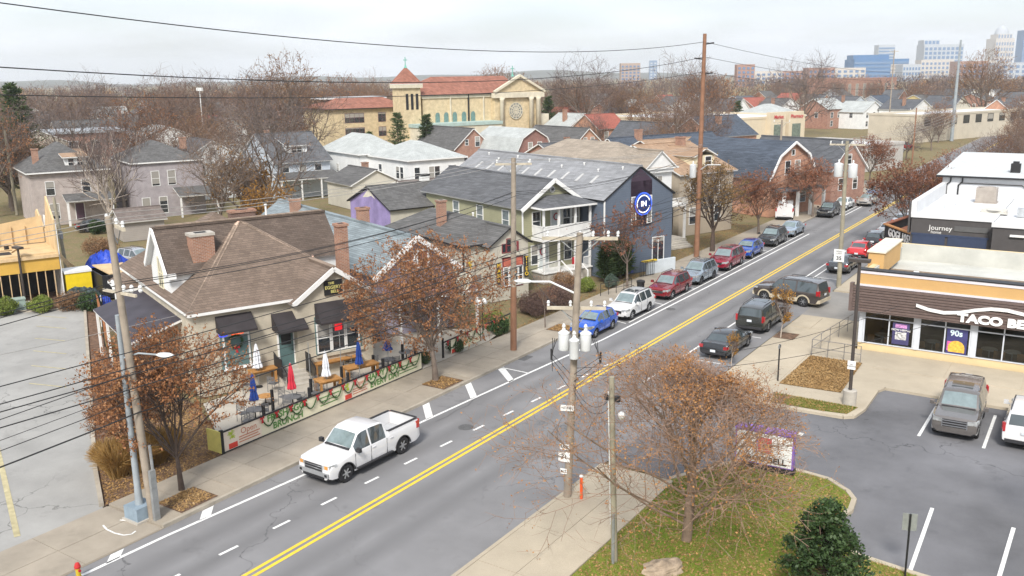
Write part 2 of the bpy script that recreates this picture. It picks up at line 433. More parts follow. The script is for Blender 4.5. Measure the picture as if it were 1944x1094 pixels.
for y in (16.3, 20.2, 33.3, 36.9):
    xe = -28.5 if y < 19 else (-28.35 if y < 25 else (-27.5 if y < 35 else -27.33)); xl = -28.95
    sh = 1.55*(xe-xl)/1.5
    quad('hatch_bar', [(xe, y-.05), (xe, y+.5), (xl, y+.5+sh), (xl, y-.05+sh)], m_wpaint, road)
quad('hatch_bar', [(-27.1, 40.2), (-27.1, 40.7), (-28.95, 42.4), (-28.95, 41.8)], m_wpaint, road)
strip('hatch_line', [(-28.95, 42.2), (-27.08, 42.15)], .1, m_wpaint, road)
m_oil = M('oil_stain', (.06, .06, .065), .7, .4, 3, world=True)

# ---- left pavement with its slabs and kerb
def slabs(parent, x0, x1, y0, y1, nx, py, z, mat, skip=(), zt=.012):
    w = (x1-x0)/nx; ms = {}
    n = int((y1-y0)/py); g = .012
    for i in range(nx):
        for k in range(n):
            ax, ay = x0+i*w, y0+k*py
            if any(ax+w > s[0]+.05 and ax < s[1]-.05 and ay+py > s[2]+.05 and ay < s[3]-.05 for s in skip): continue
            key = round(w, 3)
            if key not in ms:
                mb = MB(); mb.box(g, w-g, g, py-g, -.06, zt); ms[key] = mb.mesh('slab', mat)
            o = link('slab', ms[key], parent, (ax, ay, z+RND.uniform(-.004, .004))); o.rotation_euler = (RND.uniform(-.0015, .0015), RND.uniform(-.0015, .0015), 0)
PIT1, PIT2 = (-30.9, -29.55, 20.0, 21.9), (-30.9, -29.55, 37.0, 38.95)
mb = MB(); mb.box(-32.55, -29.16, 19.0, 150, -.05, .11)
pv = S(mb.build('pavement', m_side))
slabs(pv, -32.55, -29.16, 19.0, 80.0, 2, 1.85, .118, m_slab, [PIT1, PIT2, (-30.9, -29.4, 50.2, 52.0)])
mb = MB(); mb.box(-32.55, -29.0, -25, 18.98, -.05, .03)
ap = S(mb.build('driveway_apron', m_side)); slabs(ap, -32.55, -29.03, -9, 18.9, 2, 3.1, .036, m_slab)
kb = MB(); y = 19.0
mk = MB().box(0, .15, .006, 2.394, -.05, .145).mesh('kerb_stone', m_kerb)
kerb = MB().box(RL-.149, RL-.02, 80, 420, -.05, .13).build('kerb', m_kerb); S(kerb)
while y < 79: link('kerb_stone', mk, kerb, (RL-.15, y, RND.uniform(-.004, .003))); y += 2.4
def patch(name, pts, z, mat, kind='structure'):
    o = sheet(name, pts, z, mat); return o
patch('mulch_bed', [(-30.9, 20.05), (-29.3, 20.05), (-29.3, 21.85), (-30.9, 21.85)], .128, m_mulch)
patch('mulch_bed', [(-30.9, 37.05), (-29.3, 37.05), (-29.3, 38.9), (-30.9, 38.9)], .128, m_mulch)
patch('mulch_bed', [(-30.8, 50.25), (-29.3, 50.25), (-29.3, 51.95), (-30.8, 51.95)], .128, m_mulch)
# ---- patio and the yard of the restaurant, left car park, planting bed
sheet('patio', [(-32.57, 24.9), (-38.9, 28.6), (-38.6, 45), (-33.4, 49.6), (-32.57, 46)], .135, MPAVE('patio_concrete', (.40, .365, .31), .12, .7, patch=.25))
sheet('car_park', [(-32.57, -25), (-32.57, 18.75), (-36.2, 20.6), (-49.5, 28.6), (-65, 37.9), (-69.5, 33.5), (-75, 33), (-120, 10), (-120, -25)], .02, m_lot)
sheet('planting_bed', [(-32.6, 18.85), (-32.6, 24.8), (-36, 26.9), (-39.2, 28.4), (-49.6, 30.2), (-66, 39.2), (-65.2, 38.2), (-49.5, 28.75), (-36.2, 20.75)], .06, m_mulch)
kp = [(-32.75, 18.8), (-36.2, 20.7), (-49.5, 28.7), (-65, 38.0)]
mb = MB()
for i in range(3): mb.bar((*kp[i], .09), (*kp[i+1], .09), .18, .18)
S(mb.build('bed_kerb', m_kerb))
strip('bay_line', [(-33.2, 15.6), (-44.6, 20.6), (-60, 27.4)], .22, m_fadey, bpy.data.objects['car_park'], .03)
for t in (.0, .14, .29, .43, .58, .74):
    x, y = -62+t*20, 36-t*11.9
    strip('bay_line', [(x-.9, y-.75), (x-3.4, y-1.5)], .1, m_fadey, bpy.data.objects['car_park'], .03)
# ---- right: lot, plaza, lawns
LAWN = [(-17.0+3.1, 8), (-13.92, 24.47), (-13.95, 30), (-14.2, 33.2), (-13.4, 34.6), (-12.5, 36.3), (-10.06, 36.85), (-8.53, 36.64), (-7.57, 35.89), (-7.17, 35.26), (-7.07, 34.26), (-7.3, 33.4), (-7.0, 32.2), (-6.08, 30.88), (-3.88, 30.6), (6, 30.2), (6, 8)]
sheet('lot_asphalt', [(RR, 33.6), (-13.9, 33.2), (-13.9, 8), (40, 8), (40, 49.6), (-8.98, 49.77), (-9.25, 49.1), (-9.25, 45.9), (-9.83, 44.2), (-13.2, 44.0), (RR, 43.6)], .004, m_tlot)
mb = MB(); mb.box(RR+.16, -13.95, -25, 33.0, -.05, .11); pr_ = S(mb.build('pavement', m_side)); slabs(pr_, RR+.16, -13.95, 4.2, 33.0, 2, 3.2, .118, m_plaza)
mk2 = MB().box(0, .16, .006, 2.394, -.05, .14).mesh('kerb_stone', m_plaza)
kr = MB().box(RR, RR+.15, -25, 4, -.05, .13).build('kerb', m_plaza); S(kr); y = 4.2
while y < 31.5: link('kerb_stone', mk2, kr, (RR, y, RND.uniform(-.004, .003))); y += 2.4
sheet('lawn', LAWN, .11, m_lawn)
mb = MB(); lk = LAWN[3:16]
for i in range(len(lk)-1): mb.bar((*lk[i], .06), (*lk[i+1], .06), .2, .18)
S(mb.build('lawn_kerb', m_plaza))
PL = [(RR+.16, 44.3), (-13.2, 44.05), (-9.83, 44.25), (-9.4, 44.6), (-9.2, 45.9), (-9.25, 49.1), (-9.0, 49.75), (30, 49.6), (30, 56.4), (-12.2, 56.4), (-12.2, 62.9), (RR+.16, 62.9)]
mb = MB(); mb.prism(PL, -.05, .11); pz = S(mb.build('plaza', m_plaza))
slabs(pz, RR+.2, -14.2, 44.5, 62.8, 2, 3.0, .118, m_plaza, [(-17.9, -15.9, 55.9, 57.8)])
slabs(pz, -10.4, 20, 53.0, 56.3, 8, 3.2, .118, m_plaza)
mb = MB()
for i in range(0, 7):
    mb.bar((*PL[i], .055), (*PL[i+1], .055), .17, .185)
S(mb.build('plaza_kerb', m_plaza))
mb = MB(); mb.box(RR+.16, -12.3, 71.5, 240, -.05, .12); pf = S(mb.build('pavement', m_plaza))
sheet('driveway', [(RR, 62.9), (-12.2, 62.9), (-12.3, 71.5), (RR, 71.5)], .008, MPAVE('driveway_concrete', (.24, .23, .215), .15, .4, patch=.3))
G1 = [(-14.0, 53.5), (-11.03, 53.5), (-10.81, 47.7), (-14.05, 47.5)]
G2 = [(-13.8, 45.87), (-9.5, 45.88), (-9.75, 44.7), (-10.9, 44.5), (-13.5, 44.4)]
sheet('leaf_strewn_bed', G1, .128, m_leafbed); sheet('grass_strip', G2, .128, m_lawn)
sheet('mulch_bed', [(-17.2, 56.2), (-15.9, 56.2), (-15.9, 57.7), (-17.2, 57.7)], .1345, m_mulch)
TL = bpy.data.objects['lot_asphalt']
for (p, q) in (((-4.44, 36.31), (-4.25, 30.0)), ((-1.6, 36.2), (-1.7, 30.0)), ((1.2, 36.2), (1.1, 30)), ((-6.2, 48.6), (-6.25, 43.8)), ((-3.52, 48.6), (-3.5, 43.8)), ((-.8, 48.6), (-.8, 43.8))):
    strip('bay_line', [p, q], .14, m_wpaint, TL, .012)
strip('stop_bar', [(-12.2, 41.2), (-10.9, 41.15)], .35, m_fadew, TL, .012)
# loose leaves and tufts (nobody could count them)
m_litter = MLEAF('fallen_leaves', [(.17, .095, .04), (.28, .165, .065), (.38, .235, .095), (.44, .31, .16)], trans=0)
m_blade = MLEAF('grass_blades', [(.09, .14, .02), (.14, .20, .035), (.20, .22, .05), (.30, .26, .10)], trans=.2)
def inpoly(x, y, P):
    c = False; n = len(P)
    for i in range(n):
        x1, y1 = P[i]; x2, y2 = P[(i+1) % n]
        if (y1 > y) != (y2 > y) and x < (x2-x1)*(y-y1)/(y2-y1)+x1: c = not c
    return c
def litter(name, P, z, n, mat, label, cat, size=(.06, .14), blade=False, flat=.5):
    mb = MB(); xs = [p[0] for p in P]; ys = [p[1] for p in P]; k = 0; r = random.Random(len(P)*7+n)
    while k < n:
        x, y = r.uniform(min(xs), max(xs)), r.uniform(min(ys), max(ys))
        if not inpoly(x, y, P): continue
        k += 1; a = r.uniform(0, 2*pi); s = r.uniform(*size)
        if blade:
            dx, dy = cos(a)*.012, sin(a)*.012; lx, ly = r.uniform(-.05, .05), r.uniform(-.05, .05)
            mb.add([(x-dx, y-dy, z), (x+dx, y+dy, z), (x+lx, y+ly, z+s)], [(0, 1, 2)])
        else:
            t = r.uniform(-flat, flat); c, sn = cos(a)*s/2, sin(a)*s/2; h = abs(t)*s/2
            mb.add([(x-c, y-sn, z+.004+h-t*s/2), (x+sn*.6, y-c*.6, z+.004+h), (x+c, y+sn, z+.004+h+t*s/2), (x-sn*.6, y+c*.6, z+.004+h)], [(0, 1, 2, 3)])
    o = mb.build(name, mat); return tag(o, label, cat, kind='stuff')
LV = [p for p in LAWN if p[1] > 20]+[(4, 24)]
litter('fallen_leaves', [(-13.9, 24.5), (-13.9, 30), (-14, 33), (-12.5, 36.2), (-10, 36.7), (-8.5, 36.5), (-7.3, 35.2), (-7.2, 34.2), (-7.4, 33), (-6.2, 30.9), (-4, 30.5), (-4, 24.5)], .112, 9000, m_litter, 'rust fallen leaves on the lawn under the tall bare tree', 'leaves')
litter('grass', [(-13.9, 24.5), (-13.9, 30), (-14, 33), (-12.5, 36.2), (-10, 36.7), (-8.5, 36.5), (-7.3, 35.2), (-7.2, 34.2), (-7.4, 33), (-6.2, 30.9), (-4, 30.5), (-4, 24.5)], .112, 26000, m_blade, 'short yellow green lawn grass behind the rounded kerb', 'grass', (.05, .12), True)
litter('fallen_leaves', G1, .13, 9000, m_litter, 'brown leaves covering the square bed by the handrail', 'leaves')
litter('grass', G2, .13, 5000, m_blade, 'thin strip of grass round the lamp post base', 'grass', (.04, .09), True)
litter('fallen_leaves', G2, .13, 1500, m_litter, 'scattered leaves on the thin grass strip by the lamp post', 'leaves')
litter('fallen_leaves', [(-32.6, 18.9), (-32.6, 24.7), (-36, 26.8), (-39, 28.2), (-47, 29), (-36.2, 20.9)], .065, 9000, m_litter, 'brown leaves strewn over the planting bed beside the car park', 'leaves')
litter('fallen_leaves', [(-33.2, 49), (-32.6, 49), (-32.6, 100), (-36, 100)], -.045, 7000, m_litter, 'dry leaves along the inner edge of the left pavement', 'leaves')
for i, P in enumerate(([(-30.9, 20.1), (-29.4, 20.1), (-29.4, 21.8), (-30.9, 21.8)], [(-30.9, 37.1), (-29.4, 37.1), (-29.4, 38.8), (-30.9, 38.8)], [(-30.7, 50.3), (-29.4, 50.3), (-29.4, 51.9), (-30.7, 51.9)])):
    litter('fallen_leaves', P, .13, 900, m_litter, ('leaves in the square tree pit beside the blue steel pole', 'leaves in the square tree pit of the round rust tree by the banner', 'leaves at the foot of the thin sapling by the blue hatchback')[i], 'leaves')

strip('spray_mark', [tuple(G(x, y).xy) for x, y in ((196, 1000), (203, 1008), (218, 1015), (235, 1019), (250, 1017), (258, 1011))], .07, m_wpaint, ap, .062)
strip('spray_mark', [tuple(G(x, y).xy) for x, y in ((228, 990), (245, 992))], .06, m_wpaint, ap, .062)
for (x, y, r_) in ((-25.2, 33.5, .38), (-21.5, 47.0, .36), (-26.0, 60.0, .36)):
    mc = MB(); mc.lathe([(r_, .003), (r_, .009), (0, .009)], n=22, cap=False); o = mc.build('manhole_cover', M('cast_iron', (.10, .10, .10), .7, .3, 12), road, loc=(x, y, 0))
mb = MB(); mb.box(RL+.02, RL+.5, 44.0, 45.0, .002, .008); mb.build('drain_grate', M('cast_iron', (.10, .10, .10), .7, .3, 12), road)
m_tar = M('tar_seal', (.075, .075, .078), .6, .25, 3, world=True)
rs = random.Random(17)
for k in range(9):
    x, y = rs.uniform(-28, -18.5), rs.uniform(18, 90); P = [(x, y)]
    for i in range(9): P.append((P[-1][0]+rs.gauss(0, .13)+(.0 if k % 3 else .55), P[-1][1]+(.9 if k % 3 else .12)))
    P = [p for p in P if RL+.2 < p[0] < RR-.2]
    if len(P) > 2: strip('tar_seam', P, .035, m_tar, road, .004)

# ================================================================ building kit
m_white = M('white_trim', (.74, .74, .72), .55, .06, 2, stain=.15)
m_wsiding = MSIDING('white_siding', (.72, .73, .72))
m_dark = M('dark_void', (.02, .02, .022), .6, .2)
m_black = M('black_metal', (.02, .02, .022), .5, .2, 6)
m_pane = MGLASS('window_glass', (.03, .036, .043), blind=.75)
m_panel_ = MGLASS('pale_window_glass', (.16, .19, .20), .12)
m_copper = M('copper_flashing', (.62, .42, .32), .5, .12, 4)
m_rbrick = MBRICK('red_brick', (.27, .10, .065), (.34, .14, .085), (.38, .33, .28))
m_obrick = MBRICK('orange_brick', (.40, .16, .08), (.48, .21, .11), (.45, .38, .32))
m_chim = MBRICK('chimney_brick', (.26, .115, .07), (.36, .17, .10), (.36, .30, .25))
m_tanb = MBRICK('tan_painted_brick', (.47, .42, .33), (.50, .45, .355), (.44, .39, .31), bump=.5, msize=.008)
m_conc = M('cast_concrete', (.42, .39, .34), .85, .15, 2, bump=.2, stain=.3)

def walls(root, x0, x1, y0, y1, z0, ez, rz=None, axis='x', mat=None, name='wall'):
    mb = MB(); mb.box(x0, x1, y0, y1, z0, ez)
    if rz:
        if axis == 'x':
            ym = (y0+y1)/2; P = [(y0, ez), (y1, ez), (ym, rz)]
            mb.add([(x0, y, z) for y, z in P]+[(x1, y, z) for y, z in P], [(0, 2, 1), (3, 4, 5), (0, 3, 5, 2), (1, 2, 5, 4)])
        else:
            xm = (x0+x1)/2; P = [(x0, ez), (x1, ez), (xm, rz)]
            mb.add([(x, y0, z) for x, z in P]+[(x, y1, z) for x, z in P], [(0, 1, 2), (3, 5, 4), (0, 2, 5, 3), (1, 4, 5, 2)])
    return mb.build(name, mat, root)
def gable(root, x0, x1, y0, y1, ez, rz, axis='x', mat=None, ov=.35, oe=.3, t=.12, trim=None, name='roof', mid=None):
    """gable roof; ridge along axis; ov = eave overhang, oe = overhang past the gable ends"""
    mb = MB(); trim = trim or m_white
    if axis == 'x':
        ym = (y0+y1)/2 if mid is None else mid
        for ye in (y0, y1):
            s = (rz-ez)/abs(ym-ye); yo = ye-ov if ye < ym else ye+ov; zo = ez-ov*s
            mb.slab([(x0-oe, yo, zo+t), (x1+oe, yo, zo+t), (x1+oe, ym, rz+t), (x0-oe, ym, rz+t)], t, 0, 1)
    else:
        xm = (x0+x1)/2 if mid is None else mid
        for xe in (x0, x1):
            s = (rz-ez)/abs(xm-xe); xo = xe-ov if xe < xm else xe+ov; zo = ez-ov*s
            mb.slab([(xo, y0-oe, zo+t), (xo, y1+oe, zo+t), (xm, y1+oe, rz+t), (xm, y0-oe, rz+t)], t, 0, 1)
    if axis == 'x': mb.bar((x0-oe-.01, ym, rz+t*.7), (x1+oe+.01, ym, rz+t*.7), .36, t*1.1, 0)
    else: mb.bar((xm, y0-oe-.01, rz+t*.7), (xm, y1+oe+.01, rz+t*.7), .36, t*1.1, 0)
    return mb.build(name, [mat, trim], root)
def hip(root, x0, x1, y0, y1, ez, rz, mat, ov=.35, t=.1, trim=None, ridge=None, name='roof'):
    """hip roof; ridge = ((x,y),(x,y)) or None for the default inset ridge"""
    mb = MB(); X0, X1, Y0, Y1 = x0-ov, x1+ov, y0-ov, y1+ov
    w, d = X1-X0, Y1-Y0
    if ridge is None:
        if w >= d: ridge = ((X0+d/2, (Y0+Y1)/2), (X1-d/2, (Y0+Y1)/2))
        else: ridge = (((X0+X1)/2, Y0+w/2), ((X0+X1)/2, Y1-w/2))
    (ax, ay), (bx, by) = ridge
    A = (ax, ay, rz+t); B = (bx, by, rz+t); z = ez+t
    c = [(X0, Y0, z), (X1, Y0, z), (X1, Y1, z), (X0, Y1, z)]
    v = c+[A, B]+[(p[0], p[1], z-t*1.6) for p in c]
    if abs(bx-ax) >= abs(by-ay): fs = [(0, 1, 5, 4), (1, 2, 5), (2, 3, 4, 5), (3, 0, 4)]
    else: fs = [(0, 1, 4), (1, 2, 5, 4), (2, 3, 5), (3, 0, 4, 5)]
    mb.add(v, fs, 0)
    k = len(mb.v)-10
    for i in range(4): mb.f.append((k+i, k+6+i, k+6+(i+1) % 4, k+(i+1) % 4)); mb.m.append(1)
    mb.f.append((k+9, k+8, k+7, k+6)); mb.m.append(1)
    return mb.build(name, [mat, trim or m_white], root)
_WC = {}
def window(root, face, u, w0, z, w, h, frame=None, pane=None, sash=1, mull=0, fw=.07, proud=.05, name='window', sill=False):
    """face 'f' (front, wall at y=w0), 'l' (left, wall at x=w0), 'r' (right, x=w0), 'b'; u = centre along the wall, z = bottom"""
    frame = frame or m_white; pane = pane or m_pane
    key = (round(w, 2), round(h, 2), frame.name, pane.name, sash, mull, sill)
    if key not in _WC:
        f = MB(); a, b = -w/2, w/2
        f.box(a-fw, a, -proud, .03, -fw, h+fw); f.box(b, b+fw, -proud, .03, -fw, h+fw)
        f.box(a, b, -proud, .03, -fw, 0); f.box(a, b, -proud, .03, h, h+fw)
        for i in range(sash): zz = h*(i+1)/(sash+1); f.box(a, b, -proud*.8, .03, zz-.025, zz+.025)
        for i in range(mull): xx = a+w*(i+1)/(mull+1); f.box(xx-.03, xx+.03, -proud*.9, .03, 0, h)
        if sill: f.box(a-fw-.05, b+fw+.05, -proud-.06, .03, -fw-.07, -fw)
        p = MB(); p.box(a, b, -.012, .02, 0, h)
        _WC[key] = (f.mesh(name, frame), p.mesh('pane', pane))
    fm, pm = _WC[key]; o = link(name, fm, root)
    if face == 'f': o.location = (u, w0, z)
    elif face == 'l': o.location = (w0, u, z); o.rotation_euler = (0, 0, -pi/2)
    elif face == 'r': o.location = (w0, u, z); o.rotation_euler = (0, 0, pi/2)
    else: o.location = (u, w0, z); o.rotation_euler = (0, 0, pi)
    link('pane', pm, o); return o
def door(root, face, u, w0, z, w, h, mat, frame=None, glass=None):
    f = MB(); frame = frame or m_white
    f.box(-w/2-.09, -w/2, -.07, .03, 0, h+.09, 1); f.box(w/2, w/2+.09, -.07, .03, 0, h+.09, 1); f.box(-w/2, w/2, -.07, .03, h, h+.09, 1)
    f.box(-w/2, w/2, -.03, .03, 0, h, 0)
    for zz in (h*.12, h*.55): f.box(-w*.32, w*.32, -.045, 0, zz, zz+h*.33, 0)
    o = f.build('door', [mat, frame], root)
    hd = MB(); hd.tube((w*.38, -.09, h*.45), (w*.38, -.03, h*.45), .03, n=8); hd.build('handle', m_black, o)
    if glass: MB().box(-w*.34, w*.34, -.05, 0, h*.62, h*.93).build('pane', glass, o)
    o.location = (u, w0, z) if face == 'f' else (w0, u, z)
    if face == 'l': o.rotation_euler = (0, 0, -pi/2)
    return o
def chimney(roof, x, y, z0, z1, w, d, mat=None, cap=None, pots=0):
    mb = MB(); mb.box(x-w/2, x+w/2, y-d/2, y+d/2, z0, z1-.16, 0); mb.box(x-w/2-.06, x+w/2+.06, y-d/2-.06, y+d/2+.06, z1-.16, z1, 1)
    mb.box(x-w/4, x+w/4, y-d/4, y+d/4, z1, z1+.02, 2)
    return mb.build('chimney', [mat or m_chim, cap or m_chim, m_dark], roof)
def vents(roof, pts, mat=None):
    for (x, y, z, h) in pts:
        mb = MB(); mb.tube((x, y, z-.15), (x, y, z+h), .06, n=8); mb.tube((x, y, z+h), (x, y, z+h+.1), .1, n=8); mb.build('vent_pipe', mat or m_white, roof)
def house_root(name, label, a, b, cat='house', group=None): return thing(name, label, cat, AB(a, b), AROT, group)
def row(root, face, w0, us, z, w, h, **k):
    for u in us: window(root, face, u, w0, z, w, h, **k)
def downspout(root, x, y, z0, z1, mat=None):
    MB().box(x-.05, x+.05, y-.05, y+.05, z0, z1).build('downspout', mat or m_white, root)

# ================================================================ tan brick restaurant with brown hip roof
R = house_root('restaurant', 'tan brick restaurant with brown shingle hip roof, black awnings and patio', 12.6, 48, 'restaurant')
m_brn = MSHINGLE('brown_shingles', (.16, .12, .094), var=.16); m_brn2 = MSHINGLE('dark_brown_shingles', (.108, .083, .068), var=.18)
walls(R, 0, 10.0, 0, 12, 0, 4.7, mat=m_tanb)
MB().box(5.5, 10.15, -.6, 1.0, 0, 4.66).add([(5.5, -.6, 4.66), (10.15, -.6, 4.66), (7.83, -.6, 6.25), (5.5, 1, 4.66), (10.15, 1, 4.66), (7.83, 1, 6.25)], [(0, 1, 2), (3, 5, 4), (0, 2, 5, 3), (1, 4, 5, 2)]).build('gable_wall', m_tanb, R)
rf = hip(R, 0, 10.0, 0, 12.3, 4.7, 8.5, m_brn, .35, ridge=((4.9, 6.15), (4.9, 6.4)))
gable(R, 5.5, 10.15, -.6, 3.1, 4.66, 6.27, 'y', m_brn, .3, .25, .13, name='gable_roof')
for q in (((6.0, .3, 4.98), (8.1, 2.75, 6.5)), ((3.2, 4.6, 7.25), (4.8, 5.95, 8.52))): MB().bar(q[0], q[1], .14, .05).build('flashing', m_copper, rf)
m_cap = MSHINGLE('ridge_caps', (.25, .19, .145), .25, .3)
for q in (((-.3, -.3, 4.72), (4.9, 6.15, 8.56)), ((10.3, -.3, 4.72), (4.9, 6.15, 8.56)), ((7.83, -.8, 6.42), (7.83, 2.8, 6.42)), ((0, 6.15, 8.68), (10.2, 6.15, 8.68))): MB().bar(q[0], q[1], .3, .07).build('ridge_cap', m_cap, rf)
# gable trim boards
mb = MB(); mb.bar((5.3, -.88, 4.55), (7.83, -.88, 6.3), .08, .26); mb.bar((10.35, -.88, 4.55), (7.83, -.88, 6.3), .08, .26); mb.build('bargeboard', m_white, R)
# cross wing with white ends
mb = MB(); mb.box(.05, 10.2, 4.1, 8.2, 4.6, 6.35)
mb.add([(.05, 4.1, 6.35), (.05, 8.2, 6.35), (.05, 6.15, 8.42), (10.2, 4.1, 6.35), (10.2, 8.2, 6.35), (10.2, 6.15, 8.42)], [(0, 2, 1), (3, 4, 5), (0, 3, 5, 2), (1, 2, 5, 4)])
mb.build('wing_wall', m_wsiding, R)
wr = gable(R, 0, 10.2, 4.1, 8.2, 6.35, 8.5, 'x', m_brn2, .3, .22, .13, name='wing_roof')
mb = MB(); mb.bar((-.24, 3.75, 6.1), (-.24, 6.15, 8.52), .1, .3); mb.bar((-.24, 8.55, 6.1), (-.24, 6.15, 8.52), .1, .3); mb.box(-.3, .3, 3.7, 4.05, 5.95, 6.25); mb.build('bargeboard', m_white, R)
window(R, 'l', 6.1, .05, 5.1, .8, 1.7, frame=M('cream_trim', (.62, .58, .42), .6), mull=1)
chimney(wr, 2.1, 4.7, 6.2, 8.3, 1.3, .9, cap=m_conc)
chimney(rf, 9.75, 2.2, 4.8, 8.35, .62, .62)
chimney(rf, 7.4, 13.2, 5.5, 8.2, 1.7, .7, mat=MBRICK('dark_brick', (.14, .08, .06), (.18, .10, .075), (.2, .16, .14)))
vents(wr, [(6.6, 6.1, 8.4, .9)])
walls(R, 0, 10, 12, 15.6, 0, 4.7, mat=m_tanb, name='rear_wall')
hip(R, 0, 10, 9, 15.6, 4.72, 8.3, m_brn, .35, ridge=((5.2, 11.8), (5.2, 12.4)), name='rear_roof')
walls(R, -.9, 0, 12.2, 15.2, 0, 3.9, mat=m_wsiding, name='rear_wall'); hip(R, -.9, .9, 12.2, 15.2, 3.9, 4.8, m_brn, .3, name='rear_roof')
# side canopy with dark membrane and its posts
mb = MB(); mb.slab([(-2.9, 2.3, 3.05), (0, 2.3, 3.95), (0, 11.8, 3.95), (-2.9, 11.8, 3.05)], .12, 0, 1); mb.build('canopy', [M('dark_membrane', (.045, .04, .05), .6, .25, .8), m_white], R)
for y in (2.6, 5.6, 8.6, 11.5): MB().box(-2.8, -2.66, y-.07, y+.07, 0, 3.02).build('post', m_white, R)
# front windows, door, awnings
tealf = M('teal_frame', (.10, .17, .17), .6, .1)
window(R, 'f', 2.2, 0, 1.43, 1.3, 1.75, sash=0, mull=0, fw=.1, sill=True); MB().box(1.3, 3.0, -.035, .02, 1.2, 3.6).build('window_surround', tealf, R)
MB().box(6.55, 9.45, -.635, -.59, 1.35, 3.6).build('window_surround', tealf, R)
for u in (7.05, 7.95, 8.85): window(R, 'f', u, -.635, 1.5, .72, 1.6, sash=1, fw=.08)
MB().box(6.5, 9.5, -.75, -.6, 1.2, 1.36).build('sill', m_tanb, R)
door(R, 'f', 5.02, 0, .9, .85, 2.0, M('green_door', (.09, .15, .15), .5), m_white, m_dark)
m_awn = M('black_canvas', (.035, .03, .032), .85, .25, 1.2)
def awning(root, x0, x1, y, zt, zb, out, val=.28):
    mb = MB(); mb.slab([(x0, y, zt), (x1, y, zt), (x1, y-out, zb), (x0, y-out, zb)], .03)
    for x in (x0, x1): mb.add([(x, y, zt), (x, y-out, zb), (x, y-out, zb-val), (x, y, zb-val)], [(0, 1, 2, 3)] if x == x0 else [(3, 2, 1, 0)])
    mb.box(x0, x1, y-out-.012, y-out+.004, zb-val, zb)
    return mb.build('awning', m_awn, root)
awning(R, 1.15, 3.15, -.04, 4.4, 3.65, .9, .12); awning(R, 4.25, 5.95, -.04, 4.05, 3.25, 1.2, .12); awning(R, 6.6, 9.5, -.64, 4.4, 3.4, .85, .1)
for i in range(5): MB().box(4.3, 5.8, -.45-.33*i, .0-.33*i-.12 if i else -.02, .13, .9-.17*i).build('step', m_conc, R)
mb = MB()
for x in (4.22, 5.9):
    mb.bar((x, -.1, 1.85), (x, -2.0, 1.05), .05, .05); mb.tube((x, -2.0, .13), (x, -2.0, 1.05), .025); mb.tube((x, -.15, .9), (x, -.15, 1.85), .025)
    for i in range(9): mb.tube((x, -.3-.2*i, .75-.085*i+.1), (x, -.3-.2*i, 1.77-.085*i), .012, n=4)
    mb.box(x-.02, x+.02, -1.3, -.1, .6, 1.7)
mb.build('handrail', m_black, R)
# neon and window lettering, wreath, gable sign
MB().box(1.95, 2.62, -.10, -.06, 3.24, 3.5).build('neon_sign', MEMIT('neon_orange', (.9, .12, .03), .35), R)
text_on('neon_lettering', 'OPEN', R, (2.28, -.11, 3.37), FRONT, .24, MEMIT('neon_pale', (1, .55, .3), .4), .01)
mb = MB()
for i in range(14):
    a = 2*pi*i/14; mb.tube((1.5+.2*cos(a)*1.3, -.09, 3.36+.13*sin(a)), (1.5+.2*cos(a+.45)*1.3, -.09, 3.36+.13*sin(a+.45)), .03, n=5)
mb.build('neon_ring', MEMIT('neon_blue', (.08, .12, .9), .3), R)
MB().box(7.75, 8.2, -.70, -.66, 2.62, 3.0).build('neon_sign', MEMIT('neon_red', (.75, .02, .03), .3), R)
for u, c, w in ((7.0, (.25, .5, .42), .55), (7.8, (.10, .07, .07), .4), (8.2, (.25, .22, .22), .4), (8.95, (.03, .06, .32), .5)):
    MB().lathe([(.02, -.02), (.16, -.02), (.16, .02), (.02, .02)], n=18).build('round_sign', M('sign_%d' % int(u*100), c, .5, .15, 8), R, loc=(u, -.66, 3.32)).rotation_euler = (pi/2, 0, 0)
def wreath(root, loc, r, mat, rot=FRONT, bow=None):
    mb = MB(); rr = random.Random(int(r*1000))
    for i in range(40):
        a = 2*pi*i/40; p = Vector((r*cos(a), r*sin(a), 0))
        for k in range(4):
            q = p+Vector((rr.uniform(-1, 1), rr.uniform(-1, 1), rr.uniform(-.3, 1)))*r*.3
            mb.tube(p, q, .012, .004, n=3, cap=False)
        mb.tube(p, (r*cos(a+.17), r*sin(a+.17), 0), r*.17, n=5, cap=False)
    o = mb.build('wreath', mat, root, loc=loc); o.rotation_euler = rot
    if bow:
        b = MB(); b.add([(0, 0, .06), (-.16, .1, .1), (-.16, -.08, .1), (.16, .1, .1), (.16, -.08, .1), (-.08, -.3, .08), (.08, -.3, .08)], [(0, 1, 2), (0, 4, 3), (0, 5, 6)])
        b.build('bow', bow, o, loc=(0, -r*.9, .02))
    return o
m_fir = M('fir_green', (.03, .075, .03), .9, .35, 20); m_rib = M('red_ribbon', (.42, .02, .03), .6, .15)
wreath(R, (2.15, -.08, 2.85), .36, m_fir, bow=m_rib)
sg = MB(); sg.box(7.25, 8.35, -.70, -.62, 4.78, 5.62); s_ = sg.build('gable_sign', m_black, R)
for i, (tx, sz) in enumerate((('THE', .2), ('EGGERY', .27), ('BELL', .24))): text_on('lettering', tx, s_, (7.75+.1*i-.08, -.71, 5.46-.25*i), FRONT, sz, M('sign_yellow', (.55, .5, .18), .6), .006, .01)
MB().box(9.0, 9.06, -.68, -.62, 2.0, 2.4).build('wall_lamp', m_black, R)

